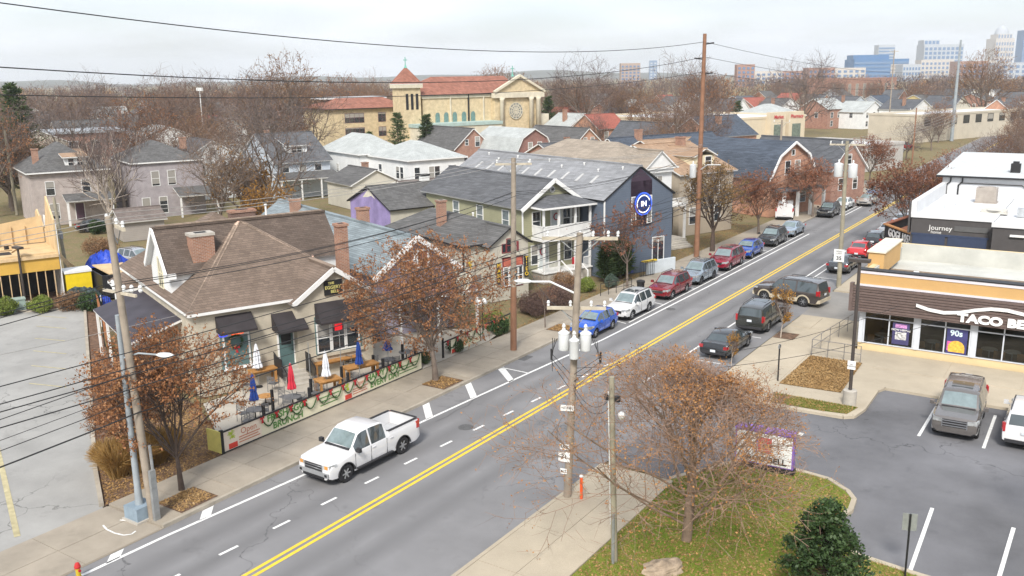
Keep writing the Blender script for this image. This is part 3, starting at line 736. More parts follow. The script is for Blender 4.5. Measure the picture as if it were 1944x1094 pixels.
# ================================================================ house with slate blue roof and lavender gable
m_slate = MSHINGLE('blue_grey_shingles', (.205, .24, .255), var=.18); m_lav = MSIDING('lavender_siding', (.30, .275, .34), .14)
H2 = house_root('blue_roofed_house', 'lavender gabled house with pale slate blue roof and round sign', 25.5, 52)
walls(H2, 0, 5.75, 0, 24, 0, 4.55, 6.5, 'y', m_lav)
rf = gable(H2, 0, 5.75, 0, 24, 4.55, 6.55, 'y', m_slate, .45, .35, .12)
mb = MB(); mb.bar((-.45, -.4, 4.15), (2.87, -.4, 6.6), .1, .34); mb.bar((6.2, -.4, 4.15), (2.87, -.4, 6.6), .1, .34); mb.build('bargeboard', m_white, H2)
walls(H2, -3.6, 0, 9, 17, 0, 3.6, 5.6, 'x', m_lav, name='side_wall'); gable(H2, -3.6, 2.6, 9, 17, 3.6, 6.0, 'x', m_slate, .4, .3, .12, name='side_roof')
m_rust = M('rust_painted_panel', (.26, .10, .06), .7, .4, 5)
for u in (2.35, 3.4): window(H2, 'f', u, 0, 4.55, .72, 1.05, fw=.13, proud=.08, pane=m_rust)
chimney(rf, 3.3, 8.6, 5.9, 7.6, .8, .6); chimney(rf, 2.2, 19, 5.9, 7.3, .8, .5)
hip(H2, .2, 6.4, -2.4, 0, 3.0, 3.7, MSHINGLE('maroon_shingles', (.22, .12, .11)), .2, name='porch_roof')
for x in (.4, 3.2, 6.2): MB().box(x-.07, x+.07, -2.3, -2.16, 0, 3.0).build('porch_post', m_white, H2)
mb = MB(); mb.lathe([(.0, -.05), (.62, -.05), (.62, .05), (0, .05)], n=28, cap=False); o = mb.build('round_sign', M('cream_sign', (.62, .60, .50), .6, .18, 5), H2, loc=(5.05, -2.5, 3.75)); o.rotation_euler = (pi/2, 0, 0)
mb = MB()
for i in range(28):
    a, b = 2*pi*i/28, 2*pi*(i+1)/28; mb.tube((.64*cos(a), .64*sin(a), 0), (.64*cos(b), .64*sin(b), 0), .05, n=5, cap=False)
mb.build('rim', m_black, o)
mb = MB()
for (p, q) in (((-.3, -.1), (.3, .25)), ((-.25, .2), (.2, -.3)), ((0, .4), (.1, -.45)), ((-.4, 0), (.4, -.05))): mb.bar((p[0], p[1], .06), (q[0], q[1], .06), .05, .01)
mb.build('emblem', M('sign_olive', (.3, .3, .2), .7), o)

# ================================================================ grey stucco shop with the two upright signs
m_gsh = MSHINGLE('charcoal_shingles', (.112, .110, .108), var=.22); m_stuc = M('cream_stucco', (.46, .43, .36), .9, .08, 1.5, bump=.25, stain=.12)
H3 = house_root('stucco_shop', 'small cream stucco shop with grey hip roof and upright MAMA sign', 35.2, 56, 'shop')
walls(H3, 0, 5.4, 1, 13, 0, 4.4, mat=m_stuc)
rf = hip(H3, 0, 5.4, 1, 13, 4.4, 6.05, m_gsh, .3, trim=m_black)
walls(H3, 1.75, 5.3, 0, 2, 0, 4.42, 5.55, 'y', m_stuc, name='front_gable'); gable(H3, 1.75, 5.3, 0, 4.3, 4.42, 5.6, 'y', m_gsh, .3, .25, .11, trim=m_black, name='gable_roof')
chimney(rf, 1.3, 6.3, 4.8, 7.3, .62, .6); vents(rf, [(3.8, 5.5, 5.7, .35)])
mb = MB(); mb.slab([(2.0, 5.2, 6.0), (3.4, 5.2, 6.0), (2.7, 5.2, 6.55)], .05)
mred = M('maroon_frame', (.20, .035, .04), .6)
MB().box(2.85, 4.75, -.06, .02, 1.0, 3.35).build('shop_surround', mred, H3)
for u, w in ((3.13, .38), (3.85, .72), (4.5, .3)): window(H3, 'f', u, -.06, 1.15, w, 1.4, fw=.06, sash=1)
MB().box(2.95, 4.65, -.09, -.06, 2.65, 3.25).build('transom_panel', M('red_mural', (.42, .12, .08), .6, .45, 2.5), H3)
MB().box(2.7, 4.9, -.22, .02, 3.42, 3.58).build('cornice', m_stuc, H3)
window(H3, 'f', 3.02, 0, 3.75, .3, .62, frame=mred, fw=.05, sash=0); window(H3, 'f', 3.52, 0, 3.75, .46, 1.0, frame=mred, fw=.05); MB().box(4.2, 4.38, -.05, .02, 3.75, 4.5).build('shutter', mred, H3)
m_gold = M('gold_lettering', (.72, .48, .05), .5)
for x, s in ((2.45, 'MAMA'), (5.05, 'TIEO')):
    o = MB().box(x-.17, x+.17, -.12, -.02, 1.35 if x < 3 else 1.6, 3.0 if x < 3 else 3.25).build('upright_sign', m_black, H3)
    for i, c in enumerate(s): text_on('lettering', c, o, (x, -.13, (2.8 if x < 3 else 3.05)-.4*i), FRONT, .42, m_gold, .012, .012)
mb = MB(); 
for p, q in (((0.5, .98, 3.1), (.62, .98, 2.65)), ((.35, .98, 3.12), (.72, .98, 3.18)), ((.4, .98, 2.9), (.68, .98, 2.95))): mb.bar(p, q, .1, .1)
mb.build('gold_emblem', m_gold, H3)
downspout(H3, -.06, .94, 0, 4.3, m_black)
MB().box(.3, 1.5, .93, 1.0, 0, 2.1).build('side_door', M('grey_door', (.2, .19, .18), .6), H3)

# ================================================================ green two storey house with white double porch
m_grn = MSIDING('sage_siding', (.315, .31, .20), .15); m_gsh2 = MSHINGLE('slate_shingles', (.108, .111, .118), var=.2)
H4 = house_root('green_house', 'sage green two storey house with white double porch and red wreaths', 42.9, 60)
walls(H4, 0, 6.05, 0, 16, 0, 6.4, 8.25, 'y', m_grn)
rf = gable(H4, 0, 6.05, 0, 16, 6.4, 8.3, 'y', m_gsh2, .45, .4, .14)
mb = MB(); mb.bar((-.45, -.44, 6.1), (3.02, -.44, 8.4), .1, .32); mb.bar((6.5, -.44, 6.1), (3.02, -.44, 8.4), .1, .32); mb.build('bargeboard', m_white, H4)
row(H4, 'l', 0, (2.5, 6.5, 10.5), 4.2, .95, 1.6, pane=m_panel_); row(H4, 'l', 0, (3.2, 8.5), 1.2, .95, 1.6)
o = MB().lathe([(0, -.05), (.26, -.05), (.26, .03), (0, .03)], n=20, cap=False).build('gable_vent', m_white, H4, loc=(3.02, -.05, 7.6)); o.rotation_euler = (pi/2, 0, 0)
mb = MB()
for i in range(4): a = pi*i/4; mb.bar((-.2*cos(a), -.2*sin(a), .07), (.2*cos(a), .2*sin(a), .07), .04, .02)
mb.build('louvre', m_dark, o)
# porch: piers, floors, columns, rails, roof
PX0, PX1, PY = .9, 6.0, -1.6
MB().box(PX0, PX1, PY, 0, 0, .85).build('porch_base', m_conc, H4)
MB().box(PX0-.08, PX1+.08, PY-.1, 0, .85, .95).build('porch_floor', m_white, H4)
MB().box(PX0-.1, PX1+.1, PY-.12, 0, 3.55, 3.78).build('balcony_floor', m_white, H4)
for x in (PX0+.1, 2.55, 4.3, PX1-.1):
    for z0, z1 in ((.95, 3.55), (3.78, 6.3)): MB().box(x-.08, x+.08, PY, PY+.16, z0, z1).build('column', m_white, H4)
mb = MB()
for i in range(46):
    x = PX0+.15+i*(PX1-PX0-.3)/45; mb.box(x-.045, x+.045, PY+.02, PY+.05, 3.86, 4.72)
for i in range(13): y = PY+.1+i*.12; mb.box(PX0+.02, PX0+.05, y-.045, y+.045, 3.86, 4.72)
mb.box(PX0, PX1, PY, PY+.08, 4.72, 4.82); mb.box(PX0, PX1, PY, PY+.08, 3.82, 3.88); mb.box(PX0, PX0+.08, PY, 0, 4.72, 4.82)
mb.build('balcony_rail', m_white, H4)
mb = MB()
for x0, x1 in ((PX0+.1, 2.6), (5.2, PX1)):
    for i in range(int((x1-x0)/.13)+1): mb.box(x0+i*.13-.02, x0+i*.13+.02, PY+.03, PY+.06, 1.0, 1.75)
    mb.box(x0, x1, PY, PY+.08, 1.75, 1.83)
mb.build('porch_rail', m_white, H4)
hip(H4, PX0, PX1, PY-.1, 1.2, 6.3, 7.25, m_gsh2, .35, ridge=((2.9, .6), (4.0, .6)), name='porch_roof')
m_pdoor = M('pale_blue_door', (.52, .56, .56), .5, .05)
for z in (.95, 3.78):
    door(H4, 'f', 3.4 if z > 2 else 2.05, 0, z, 1.0, 2.1, m_pdoor)
    for u in ((1.35, 4.55, 5.5) if z > 2 else (.75+.45, 4.7)): window(H4, 'f', u, 0, z+.5, .75, 1.55)
    wreath(H4, (3.4 if z > 2 else 1.95, -.1, z+1.5), .27, M('red_wreath', (.30, .02, .04), .8, .4, 15))
wreath(H4, (3.3, PY-.04, 4.4), .03, m_rib)
MB().box(4.0, 4.9, PY+.1, PY+.14, 1.3, 1.9).build('bunting', m_rib, H4)
for i in range(5): MB().box(2.75, 4.35, PY-.3*(i+1), PY-.3*i, .02, .8-.16*i).build('step', m_conc, H4)
mb = MB()
for x in (2.72, 4.38): mb.bar((x, PY-.05, 1.8), (x, PY-1.5, 1.0), .07, .09); mb.box(x-.05, x+.05, PY-1.55, PY-1.45, 0, 1.05)
mb.build('stair_rail', m_white, H4)
downspout(H4, -.08, -.06, 0, 6.2)

# ================================================================ house with purple painted end wall, behind the shop
H5 = house_root('purple_ended_house', 'low cream house with purple painted gable end and grey roof', 38.3, 74.7)
walls(H5, 0, 10.2, 0, 8.6, 0, 5.0, 6.65, 'x', MSIDING('cream_siding', (.50, .47, .39), .15))
m_pur = M('purple_mural', (.265, .215, .40), .7, .25, .8)
mb = MB(); mb.add([(-.012, 0, 0), (-.012, 8.6, 0), (-.012, 8.6, 5), (-.012, 4.3, 6.6), (-.012, 0, 5)], [(0, 4, 3, 2, 1)]); mb.build('painted_wall', m_pur, H5)
mb = MB(); mb.add([(-.02, 2.9, 5.65), (-.02, 5.7, 5.6), (-.02, 4.3, 6.55), (-.02, 3.8, 5.9), (-.02, 4.6, 5.7)], [(0, 2, 3), (3, 2, 4), (4, 2, 1)]); mb.build('painted_peak', M('cream_paint', (.62, .58, .48), .7), H5)
rf = gable(H5, 0, 10.2, 0, 8.6, 5.0, 6.7, 'x', m_gsh, .35, .25, .12, trim=m_black)
window(H5, 'f', 8.9, 0, 2.9, .95, 1.5); chimney(rf, 6.2, 4.4, 6.2, 7.5, .9, .5, m_white, m_black); vents(rf, [(9.3, 3.3, 6.3, .3)])

# ================================================================ big blue building with the round IN sign
m_blue = MSIDING('slate_blue_siding', (.112, .138, .18), .2, var=.05); m_grf = MSHINGLE('grey_shingles', (.245, .25, .26), var=.14); m_mar = MSIDING('plum_panel', (.055, .035, .055), .4)
H6 = house_root('blue_building', 'large slate blue gabled building with plum panel and round IN sign', 49.15, 57, 'building')
walls(H6, 0, 7.85, 0, 25, 0, 6.7, 9.15, 'y', m_blue)
rf = gable(H6, 0, 7.85, 0, 25, 6.7, 9.2, 'y', m_grf, .25, .12, .14, trim=m_black)
mb = MB(); mb.add([(2.9, -.05, 4.1), (5.3, -.05, 4.1), (5.3, -.05, 8.05), (3.92, -.05, 9.1), (2.9, -.05, 8.3)], [(0, 1, 2, 3, 4)]); mb.add([(2.9, 0, 4.1), (5.3, 0, 4.1)], [])
mb.box(2.9, 5.3, -.05, 0, 4.1, 8.0); mb.build('plum_panel', m_mar, H6)
for u in (3.2, 5.02): window(H6, 'f', u, -.05, 4.35, .42, 2.3, fw=.07, sash=1)
window(H6, 'f', 6.2, 0, .9, 1.3, 2.0, mull=1, sash=0)
row(H6, 'r', 7.85, (4, 9, 14), 3.8, 1.2, 1.6)
sg = MB(); sg.lathe([(0, 0), (1.0, 0), (1.0, .18), (0, .18)], n=40, cap=False); o = sg.build('round_sign', M('navy_sign_face', (.015, .035, .16), .4), H6, loc=(4.12, -.1, 6.05)); o.rotation_euler = (pi/2, 0, 0)
m_lit = MEMIT('lit_white', (.95, .97, 1.0), .25); m_halo = MEMIT('lit_blue', (.05, .13, .80), .22)
def ring(mb, r, th, z, a0, a1, n=30, dz=.04):
    for i in range(n):
        a, b = a0+(a1-a0)*i/n, a0+(a1-a0)*(i+1)/n
        mb.add([((r-th)*cos(a), (r-th)*sin(a), z), (r*cos(a), r*sin(a), z), (r*cos(b), r*sin(b), z), ((r-th)*cos(b), (r-th)*sin(b), z)], [(0, 1, 2, 3)])
mb = MB(); ring(mb, 1.0, .12, .186, 0, 2*pi, 40); mb.build('lit_rim', m_halo, o)
mb = MB(); ring(mb, .78, .09, .192, .35, 3.5); ring(mb, .78, .09, .192, 3.85, 6.0); mb.build('lit_ring', m_lit, o)
text_on('lettering', 'IN', o, (.02, -.0, .2), (0, 0, 0), .66, m_lit, .008, .03)
downspout(H6, -.06, -.04, 0, 6.6)
for i in range(10): x = 1.3; y = 3.5+i*2.05; o_ = MB().bar((1.35, y, 7.72), (2.25, y, 8.29), .3, .08).build('skylight', M('skylight_frame', (.42, .42, .41), .5), rf)
for i in range(9): vents(rf, [(2.75 if i % 2 else 3.3, 1.5+i*2.6, 8.6 if i % 2 else 8.95, .12)], m_white)
MB().box(3.6, 6.9, -1.5, -1.3, 0, 1.25).build('low_wall', M('pale_blue_wall', (.55, .60, .63), .7, .08), H6)
MB().box(3.0, 4.6, -1.62, -1.32, 1.26, 1.36).build('yellow_coping', M('yellow_paint', (.72, .5, .04), .6), H6)
mb = MB(); mb.box(1.2, 3.3, -.03, 0, .1, 2.2); mb.build('mural', M('blue_mural', (.12, .14, .40), .7, .5, 1.2), H6)
o_ = MB().box(1.6, 2.6, -.06, 0, .9, 1.9).build('mural_patch', M('orange_mural', (.62, .36, .08), .7, .4, 2), H6)
# ================================================================ houses farther along the left side and behind
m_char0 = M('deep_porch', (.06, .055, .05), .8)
def simple(name, label, a, b, w, d, ez, rz, axis, wm, rm, wins=(), chim=(), group=None, cat='house', trim=None, ov=.4, hipd=False, doors=()):
    r = house_root(name, label, a, b, cat, group)
    if hipd:
        walls(r, 0, w, 0, d, 0, ez, mat=wm); rf = hip(r, 0, w, 0, d, ez, rz, rm, ov, trim=trim)
    else:
        walls(r, 0, w, 0, d, 0, ez, rz-.08, axis, wm); rf = gable(r, 0, w, 0, d, ez, rz, axis, rm, ov, .3, .14, trim=trim)
    for q in wins:
        f, u, z, ww, hh = q[:5]; window(r, f, u, 0 if f in 'fl' else (w if f == 'r' else d), z, ww, hh, **(q[5] if len(q) > 5 else {}))
    for (x, y, z0, z1, cw) in chim: chimney(rf, x, y, z0, z1, cw, cw*.8)
    for q in doors: door(r, 'f', q[0], 0, q[1], .95, 2.1, q[2])
    return r, rf
m_tansh = MSHINGLE('tan_shingles', (.30, .255, .205), var=.14); m_orsh = MSHINGLE('rust_tan_shingles', (.33, .225, .15), var=.15)
m_navysh = MSHINGLE('navy_shingles', (.07, .085, .11), var=.25); m_dksh = MSHINGLE('dark_grey_shingles', (.10, .105, .115), var=.2)
m_ltsh = MSHINGLE('pale_grey_shingles', (.40, .42, .41), var=.08); m_redsh = MSHINGLE('dull_red_shingles', (.30, .10, .075), var=.15)
m_cream = MSIDING('pale_cream_siding', (.56, .53, .45), .15); m_pink = MBRICK('pink_painted_brick', (.42, .365, .335), (.45, .39, .355), (.39, .34, .315))
m_mauve = MBRICK('mauve_painted_brick', (.345, .315, .325), (.365, .335, .345), (.33, .30, .31)); m_palebl = MSIDING('pale_blue_siding', (.48, .53, .58), .15)
m_yel = MSIDING('yellow_siding', (.58, .46, .22), .15)
# white Victorian beside the blue building
V, rf = simple('white_victorian', 'tall white house with tan roof and pediment beside the blue building', 58.2, 66, 7.6, 16, 7.7, 10.1, 'y', m_wsiding, m_tansh,
    [('f', 1.6, 5.3, .9, 1.6), ('f', 5.6, 5.9, 1.3, 1.0, dict(mull=1)), ('r', 4, 4.9, .9, 1.7), ('f', 4.9, 3.0, .9, 1.9), ('f', 6.4, 3.0, .7, 1.9)], hipd=True, ov=.5)
mb = MB(); mb.box(3.7, 7.5, -.35, 3, 7.3, 7.8); mb.add([(3.5, -.4, 7.8), (7.7, -.4, 7.8), (5.6, -.4, 9.35), (3.5, 3.4, 7.8), (7.7, 3.4, 7.8), (5.6, 3.4, 9.35)], [(0, 1, 2), (0, 2, 5, 3), (1, 4, 5, 2)]); mb.build('pediment', m_white, V)
gable(V, 3.6, 7.6, -.3, 4, 7.82, 9.4, 'y', m_tansh, .25, .3, .12, name='pediment_roof')
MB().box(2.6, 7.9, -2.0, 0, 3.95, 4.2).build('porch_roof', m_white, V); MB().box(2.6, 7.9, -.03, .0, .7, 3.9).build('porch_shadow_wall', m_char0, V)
for x in (2.8, 7.7): MB().box(x-.1, x+.1, -1.95, -1.75, .7, 3.95).build('column', m_white, V)
mb = MB(); mb.box(2.6, 7.9, -2.0, -1.95, 4.75, 4.85)
for i in range(30): mb.box(2.65+i*.18, 2.72+i*.18, -1.99, -1.96, 4.2, 4.75)
mb.build('balustrade', m_white, V); MB().box(2.6, 7.9, -2.0, 0, 0, .7).build('porch_base', m_conc, V)
for i in range(4): MB().box(4.6, 7.4, -2.0-.35*(i+1), -2.0-.35*i, 0, .62-.15*i).build('step', m_conc, V)
V2, rf = simple('tan_dormer_house', 'beige house with rust tan roof and cream dormer behind the street trees', 68.5, 67.5, 8.2, 14, 6.6, 9.2, 'x', MSIDING('beige_siding', (.42, .36, .28), .15), m_orsh,
    [('f', 2, 4.2, .9, 1.6), ('f', 5.5, 4.2, .9, 1.6), ('f', 2, 1.2, .9, 1.7), ('f', 5.8, 1.2, .9, 1.7), ('l', 5, 3.4, .9, 1.5)], [(6.0, 6, 8.2, 10.0, .9)])
walls(V2, 3.0, 6.0, .9, 4.6, 7.0, 8.3, mat=M('cream_stucco2', (.62, .55, .38), .8), name='dormer_wall'); window(V2, 'f', 5.1, .9, 7.2, .9, .95); gable(V2, 3.0, 6.0, .9, 6.4, 8.3, 9.0, 'y', m_orsh, .3, .3, .1, name='dormer_roof')
# brick gambrel house
Gm = house_root('gambrel_house', 'orange brick house with dark gambrel roof and white trim', 86.3, 70.3)
mb = MB(); P = [(0, 0), (8, 0), (8, 5.0), (6.6, 7.2), (4, 8.7), (1.4, 7.2), (0, 5.0)]
n = len(P); mb.add([(x, 0, z) for x, z in P]+[(x, 16, z) for x, z in P], [tuple(range(n)), tuple(range(2*n-1, n-1, -1))]+[(i, n+i, n+(i+1) % n, (i+1) % n) for i in range(n)]); mb.build('wall', m_obrick, Gm)
mb = MB(); Q = [(-.5, 4.45), (1.3, 7.3), (4, 8.85), (6.7, 7.3), (8.5, 4.45)]
for i in range(4): mb.slab([(Q[i][0], -.35, Q[i][1]), (Q[i+1][0], -.35, Q[i+1][1]), (Q[i+1][0], 16.4, Q[i+1][1]), (Q[i][0], 16.4, Q[i][1])], .14, 0, 1)
rf = mb.build('roof', [m_navysh, m_white], Gm)
mb = MB()
for i in range(4): mb.bar((Q[i][0], -.4, Q[i][1]-.12), (Q[i+1][0], -.4, Q[i+1][1]-.12), .1, .28)
mb.build('bargeboard', m_white, Gm)
for u in (3.1, 4.9): window(Gm, 'f', u, 0, 4.9, .9, 1.6)
window(Gm, 'f', 4, 0, 7.2, .5, .6, sash=0); row(Gm, 'f', 0, (1.8, 6.2), 1.4, 1.0, 1.7)
MB().box(0, 8, -2.2, 0, 3.2, 3.4).build('porch_roof', m_dksh, Gm)
for x in (.3, 2.8, 5.2, 7.7): MB().box(x-.15, x+.15, -2.1, -1.8, 0, 3.2).build('column', m_white, Gm)
simple('navy_roofed_house', 'long house with navy shingle roof behind the gambrel house', 83, 90, 20, 11, 4.5, 8.3, 'x', m_rbrick, m_navysh, [('f', 4, 2, 1, 1.5), ('f', 9, 2, 1, 1.5)], [(5, 5, 7.5, 9.4, .9)])
simple('slate_roofed_house', 'brick house with slate blue roof beyond the beige dormer house', 76, 96, 10, 12, 5, 7.6, 'x', m_rbrick, m_gsh2, [('f', 3, 2.4, 1, 1.5), ('f', 7, 2.4, 1, 1.5)])
simple('brick_end_house', 'red brick house with white bands beyond the gambrel house', 99, 71, 7, 14, 4.8, 8.2, 'y', m_rbrick, m_dksh, [('f', 2, 2, .9, 1.5), ('f', 5, 2, .9, 1.5), ('f', 3.5, 5.3, .8, 1.2)])
# second row, seen over the shops
L1, rf = simple('white_corner_house', 'big white house with pale grey hip roofs behind the shops', 59.5, 110, 9, 12, 5.8, 8.0, 'x', m_wsiding, m_ltsh,
    [('f', u, 3.2, .8, 1.6) for u in (1.3, 3.6, 4.5, 7.2)]+[('l', u, 3.2, .9, 1.6) for u in (2, 3.2, 8.5)]+[('f', u, .6, .8, 1.6) for u in (2, 7)], hipd=True)
walls(L1, -1.5, 6, 12, 26, 0, 6.0, mat=m_wsiding, name='rear_wall'); hip(L1, -1.5, 6, 12, 26, 6.0, 8.6, m_ltsh, .4, name='rear_roof'); window(L1, 'l', 20, -1.5, 3, .7, 1.2, mull=1)
B1, rf = simple('pale_blue_bungalow', 'pale blue house with steep dark roof and white dormer', 46.5, 126, 8.5, 14, 5.4, 9.0, 'x', m_palebl, m_gsh2, [('f', u, 2.9, 1.0, 1.8) for u in (1.6, 4.2, 6.6)], [(1.8, 7.2, 8.4, 9.6, .6)], ov=.6)
walls(B1, 2.7, 5.8, 1.8, 5, 6.2, 7.5, mat=m_wsiding, name='dormer_wall'); window(B1, 'f', 4.2, 1.8, 6.45, 1.5, .85, mull=1); MB().slab([(2.4, 1.4, 7.5), (6.1, 1.4, 7.5), (6.1, 6.2, 8.6), (2.4, 6.2, 8.6)], .14, 0, 1).build('dormer_roof', [m_gsh2, m_white], B1)
MB().slab([(-.5, -3, 3.0), (9, -3, 3.0), (9, 0, 3.8), (-.5, 0, 3.8)], .14, 0, 1).build('porch_roof', [m_gsh, m_white], B1)
for x in (-.2, 2.8, 5.8, 8.7): MB().box(x-.09, x+.09, -2.9, -2.7, 0, 2.95).build('column', m_white, B1)
C1, rf = simple('cream_garage', 'low cream garage with grey roof between the white and pale blue houses', 50.5, 109, 7, 8, 3.3, 5.0, 'y', m_cream, m_gsh, [('f', 2, 1.2, .8, 1.0)], [(4.4, 5, 4.2, 5.7, .8)])
simple('small_cream_shed', 'flat cream outbuilding with brown roof in front of the white house', 56.0, 104, 7, 5, 2.9, 3.5, 'x', m_cream, MSHINGLE('brown_felt', (.17, .14, .125)), [('f', 1.6, 1.0, 1.5, 1.0, dict(mull=1))])
simple('grey_gabled_brick_house', 'brown brick house with grey roof and wall air conditioner', 81, 133, 7.5, 14, 5, 8.2, 'y', m_rbrick, m_gsh, [('f', 4.6, 5.2, .9, 1.6), ('f', 2.4, 5.5, .6, .9), ('f', 2, 2, 1, 1.6), ('f', 5.4, 2, 1, 1.6)])
mg = house_root('maroon_gambrel_house', 'maroon brick gambrel house with pale roof before the church', 86, 122)
mb = MB(); P = [(0, 0), (7.5, 0), (7.5, 4.6), (6.2, 6.9), (3.75, 8.3), (1.3, 6.9), (0, 4.6)]; n = 7
mb.add([(x, 0, z) for x, z in P]+[(x, 13, z) for x, z in P], [tuple(range(n)), tuple(range(2*n-1, n-1, -1))]+[(i, n+i, n+(i+1) % n, (i+1) % n) for i in range(n)]); mb.build('wall', MBRICK('maroon_brick', (.22, .075, .06), (.27, .10, .075), (.3, .25, .22)), mg)
mb = MB(); Q = [(-.4, 4.0), (1.2, 7.0), (3.75, 8.45), (6.3, 7.0), (7.9, 4.0)]
for i in range(4): mb.slab([(Q[i][0], -.3, Q[i][1]), (Q[i+1][0], -.3, Q[i+1][1]), (Q[i+1][0], 13.3, Q[i+1][1]), (Q[i][0], 13.3, Q[i][1])], .14, 0, 1)
mb.build('roof', [m_ltsh, m_white], mg)
for u in (2.9, 4.8): window(mg, 'f', u, 0, 4.6, .8, 1.6)
row(mg, 'f', 0, (2, 5.6), 1.2, .9, 1.6)
simple('orange_brick_gable_house', 'orange brick gabled house with grey roof and white lower wall', 96.5, 121, 8, 15, 4.6, 8.0, 'y', m_obrick, m_gsh, [('f', 3.3, 5.0, .7, 1.5), ('f', 4.9, 5.0, .7, 1.5), ('f', 2, 1.2, .9, 1.5), ('l', 4, 1.6, .9, 1.5)], [(1.2, 2.4, 5, 6.6, .8)])
simple('brick_house_with_green_windows', 'narrow orange brick gabled house with two arched windows', 118, 122, 7, 14, 4.6, 8.0, 'y', m_obrick, m_dksh, [('f', 2.6, 4.6, .9, 1.7), ('f', 4.5, 4.6, .9, 1.7)])
simple('blue_roofed_brick_house', 'brick house with dark blue roof and orange chimney', 127, 117, 12, 11, 5.5, 8.9, 'x', m_obrick, m_navysh, [('f', 3, 2.5, 1, 1.6), ('f', 8.5, 2.5, 1, 1.6)], [(5, 3.4, 6.5, 9, 1.0)])
simple('sandy_roofed_house', 'house with sandy orange roof behind the white Victorian', 84, 84, 9, 12, 5.6, 8.2, 'x', m_rbrick, m_orsh, [('f', 2, 2.5, .9, 1.6), ('f', 6, 2.5, .9, 1.6)])
PA, rf = simple('pink_brick_house', 'pale pink brick house with grey hip roof and small front dormer', 14.6, 121, 8.4, 11, 6.4, 9.6, 'x', m_pink, m_gsh, [('f', 2, 3.7, .9, 1.6), ('f', 6, 3.7, .9, 1.6), ('f', 2.2, .8, 1.0, 1.8)], [(1.1, 2.2, 7, 9.2, .7)], hipd=True, ov=.5, doors=[(5.0, .4, M('plum_door', (.12, .07, .1), .5))])
walls(PA, 4.0, 6.4, .4, 4, 6.8, 8.1, mat=m_wsiding, name='dormer_wall')
for u in (4.7, 5.7): window(PA, 'f', u, .4, 7.05, .6, .8)
MB().slab([(3.7, 0, 8.1), (6.7, 0, 8.1), (6.7, 4.5, 8.8), (3.7, 4.5, 8.8)], .12, 0, 1).build('dormer_roof', [m_orsh, m_white], PA)
MB().slab([(3.2, -2.2, 3.0), (8.6, -2.2, 3.0), (8.6, 0, 3.7), (3.2, 0, 3.7)], .13, 0, 1).build('porch_roof', [m_gsh, m_white], PA)
for x in (3.4, 8.4): MB().box(x-.12, x+.12, -2.1, -1.9, 0, 2.95).build('column', m_white, PA)
PB, rf = simple('mauve_brick_house', 'mauve painted two storey house with white sash windows and side porch', 26.0, 120, 8.6, 12, 6.9, 9.2, 'x', m_mauve, m_gsh, [('f', u, 4.0, .9, 1.8) for u in (2.6, 4.6)]+[('f', u, .5, .9, 2.0) for u in (1.2, 3.3)], [(8, 6, 8, 9.6, .8)], hipd=True, ov=.3)
MB().slab([(4.6, -2.8, 2.7), (9.6, -2.8, 2.7), (9.6, 0, 3.6), (4.6, 0, 3.6)], .14, 0, 1).build('porch_roof', [m_gsh, m_white], PB)
for x in (4.8, 9.4): MB().box(x-.1, x+.1, -2.7, -2.5, 0, 2.65).build('column', m_white, PB)
simple('white_house_among_trees', 'white sided house half hidden by bare trees behind the mauve house', 36, 133, 8, 10, 6, 8.4, 'y', m_wsiding, m_dksh, [('f', 2.2, 3.4, .9, 1.5), ('f', 5.8, 3.4, .9, 1.5), ('f', 4, 6.4, .7, 1.0)])
FB = house_root('flat_roofed_brick_block', 'low brown brick block with flat grey roof beyond the pink house', 22, 196, 'building')
walls(FB, 0, 20, 0, 12, 0, 7.2, mat=m_rbrick); MB().box(-.5, 20.5, -.5, 12.5, 7.2, 7.7).build('roof', [M('grey_membrane', (.32, .34, .36), .8)], FB)
for z in (1.2, 4.2): row(FB, 'f', 0, (2, 6, 10, 14, 18), z, 1.6, 1.5, mull=1)
simple('pale_blue_edge_house', 'pale blue house at the left edge behind trees', -2, 112, 9, 10, 5.5, 8, 'y', m_palebl, m_gsh, [('f', 3, 3, .9, 1.5), ('f', 6, 3, .9, 1.5)])
simple('garden_garage', 'taupe garage with brown roof beside the mauve house', 20.6, 103, 4.4, 5, 2.2, 3.2, 'x', MSIDING('taupe_siding', (.33, .30, .27), .2), MSHINGLE('brown_felt', (.17, .14, .125)), [])

# ---- church and school of yellow brick with red tile roofs
m_ybrick = MBRICK('yellow_brick', (.56, .45, .27), (.60, .49, .31), (.54, .45, .31), msize=.006); m_tile = MSHINGLE('red_tile', (.27, .12, .085), .5, .3, .18); m_stone = M('pale_limestone', (.60, .55, .43), .85, .1, 1, stain=.15); m_verd = M('verdigris', (.16, .42, .34), .6, .2)
m_arch = MGLASS('leaded_glass', (.12, .22, .20), .3)
def at_px(px, D):
    p = atD(px, 300, D); return toab(p)
ca, cb = at_px(806, 200)
CH = house_root('church', 'yellow brick church with red tile roof, pediment front and rose window', ca, cb, 'church')
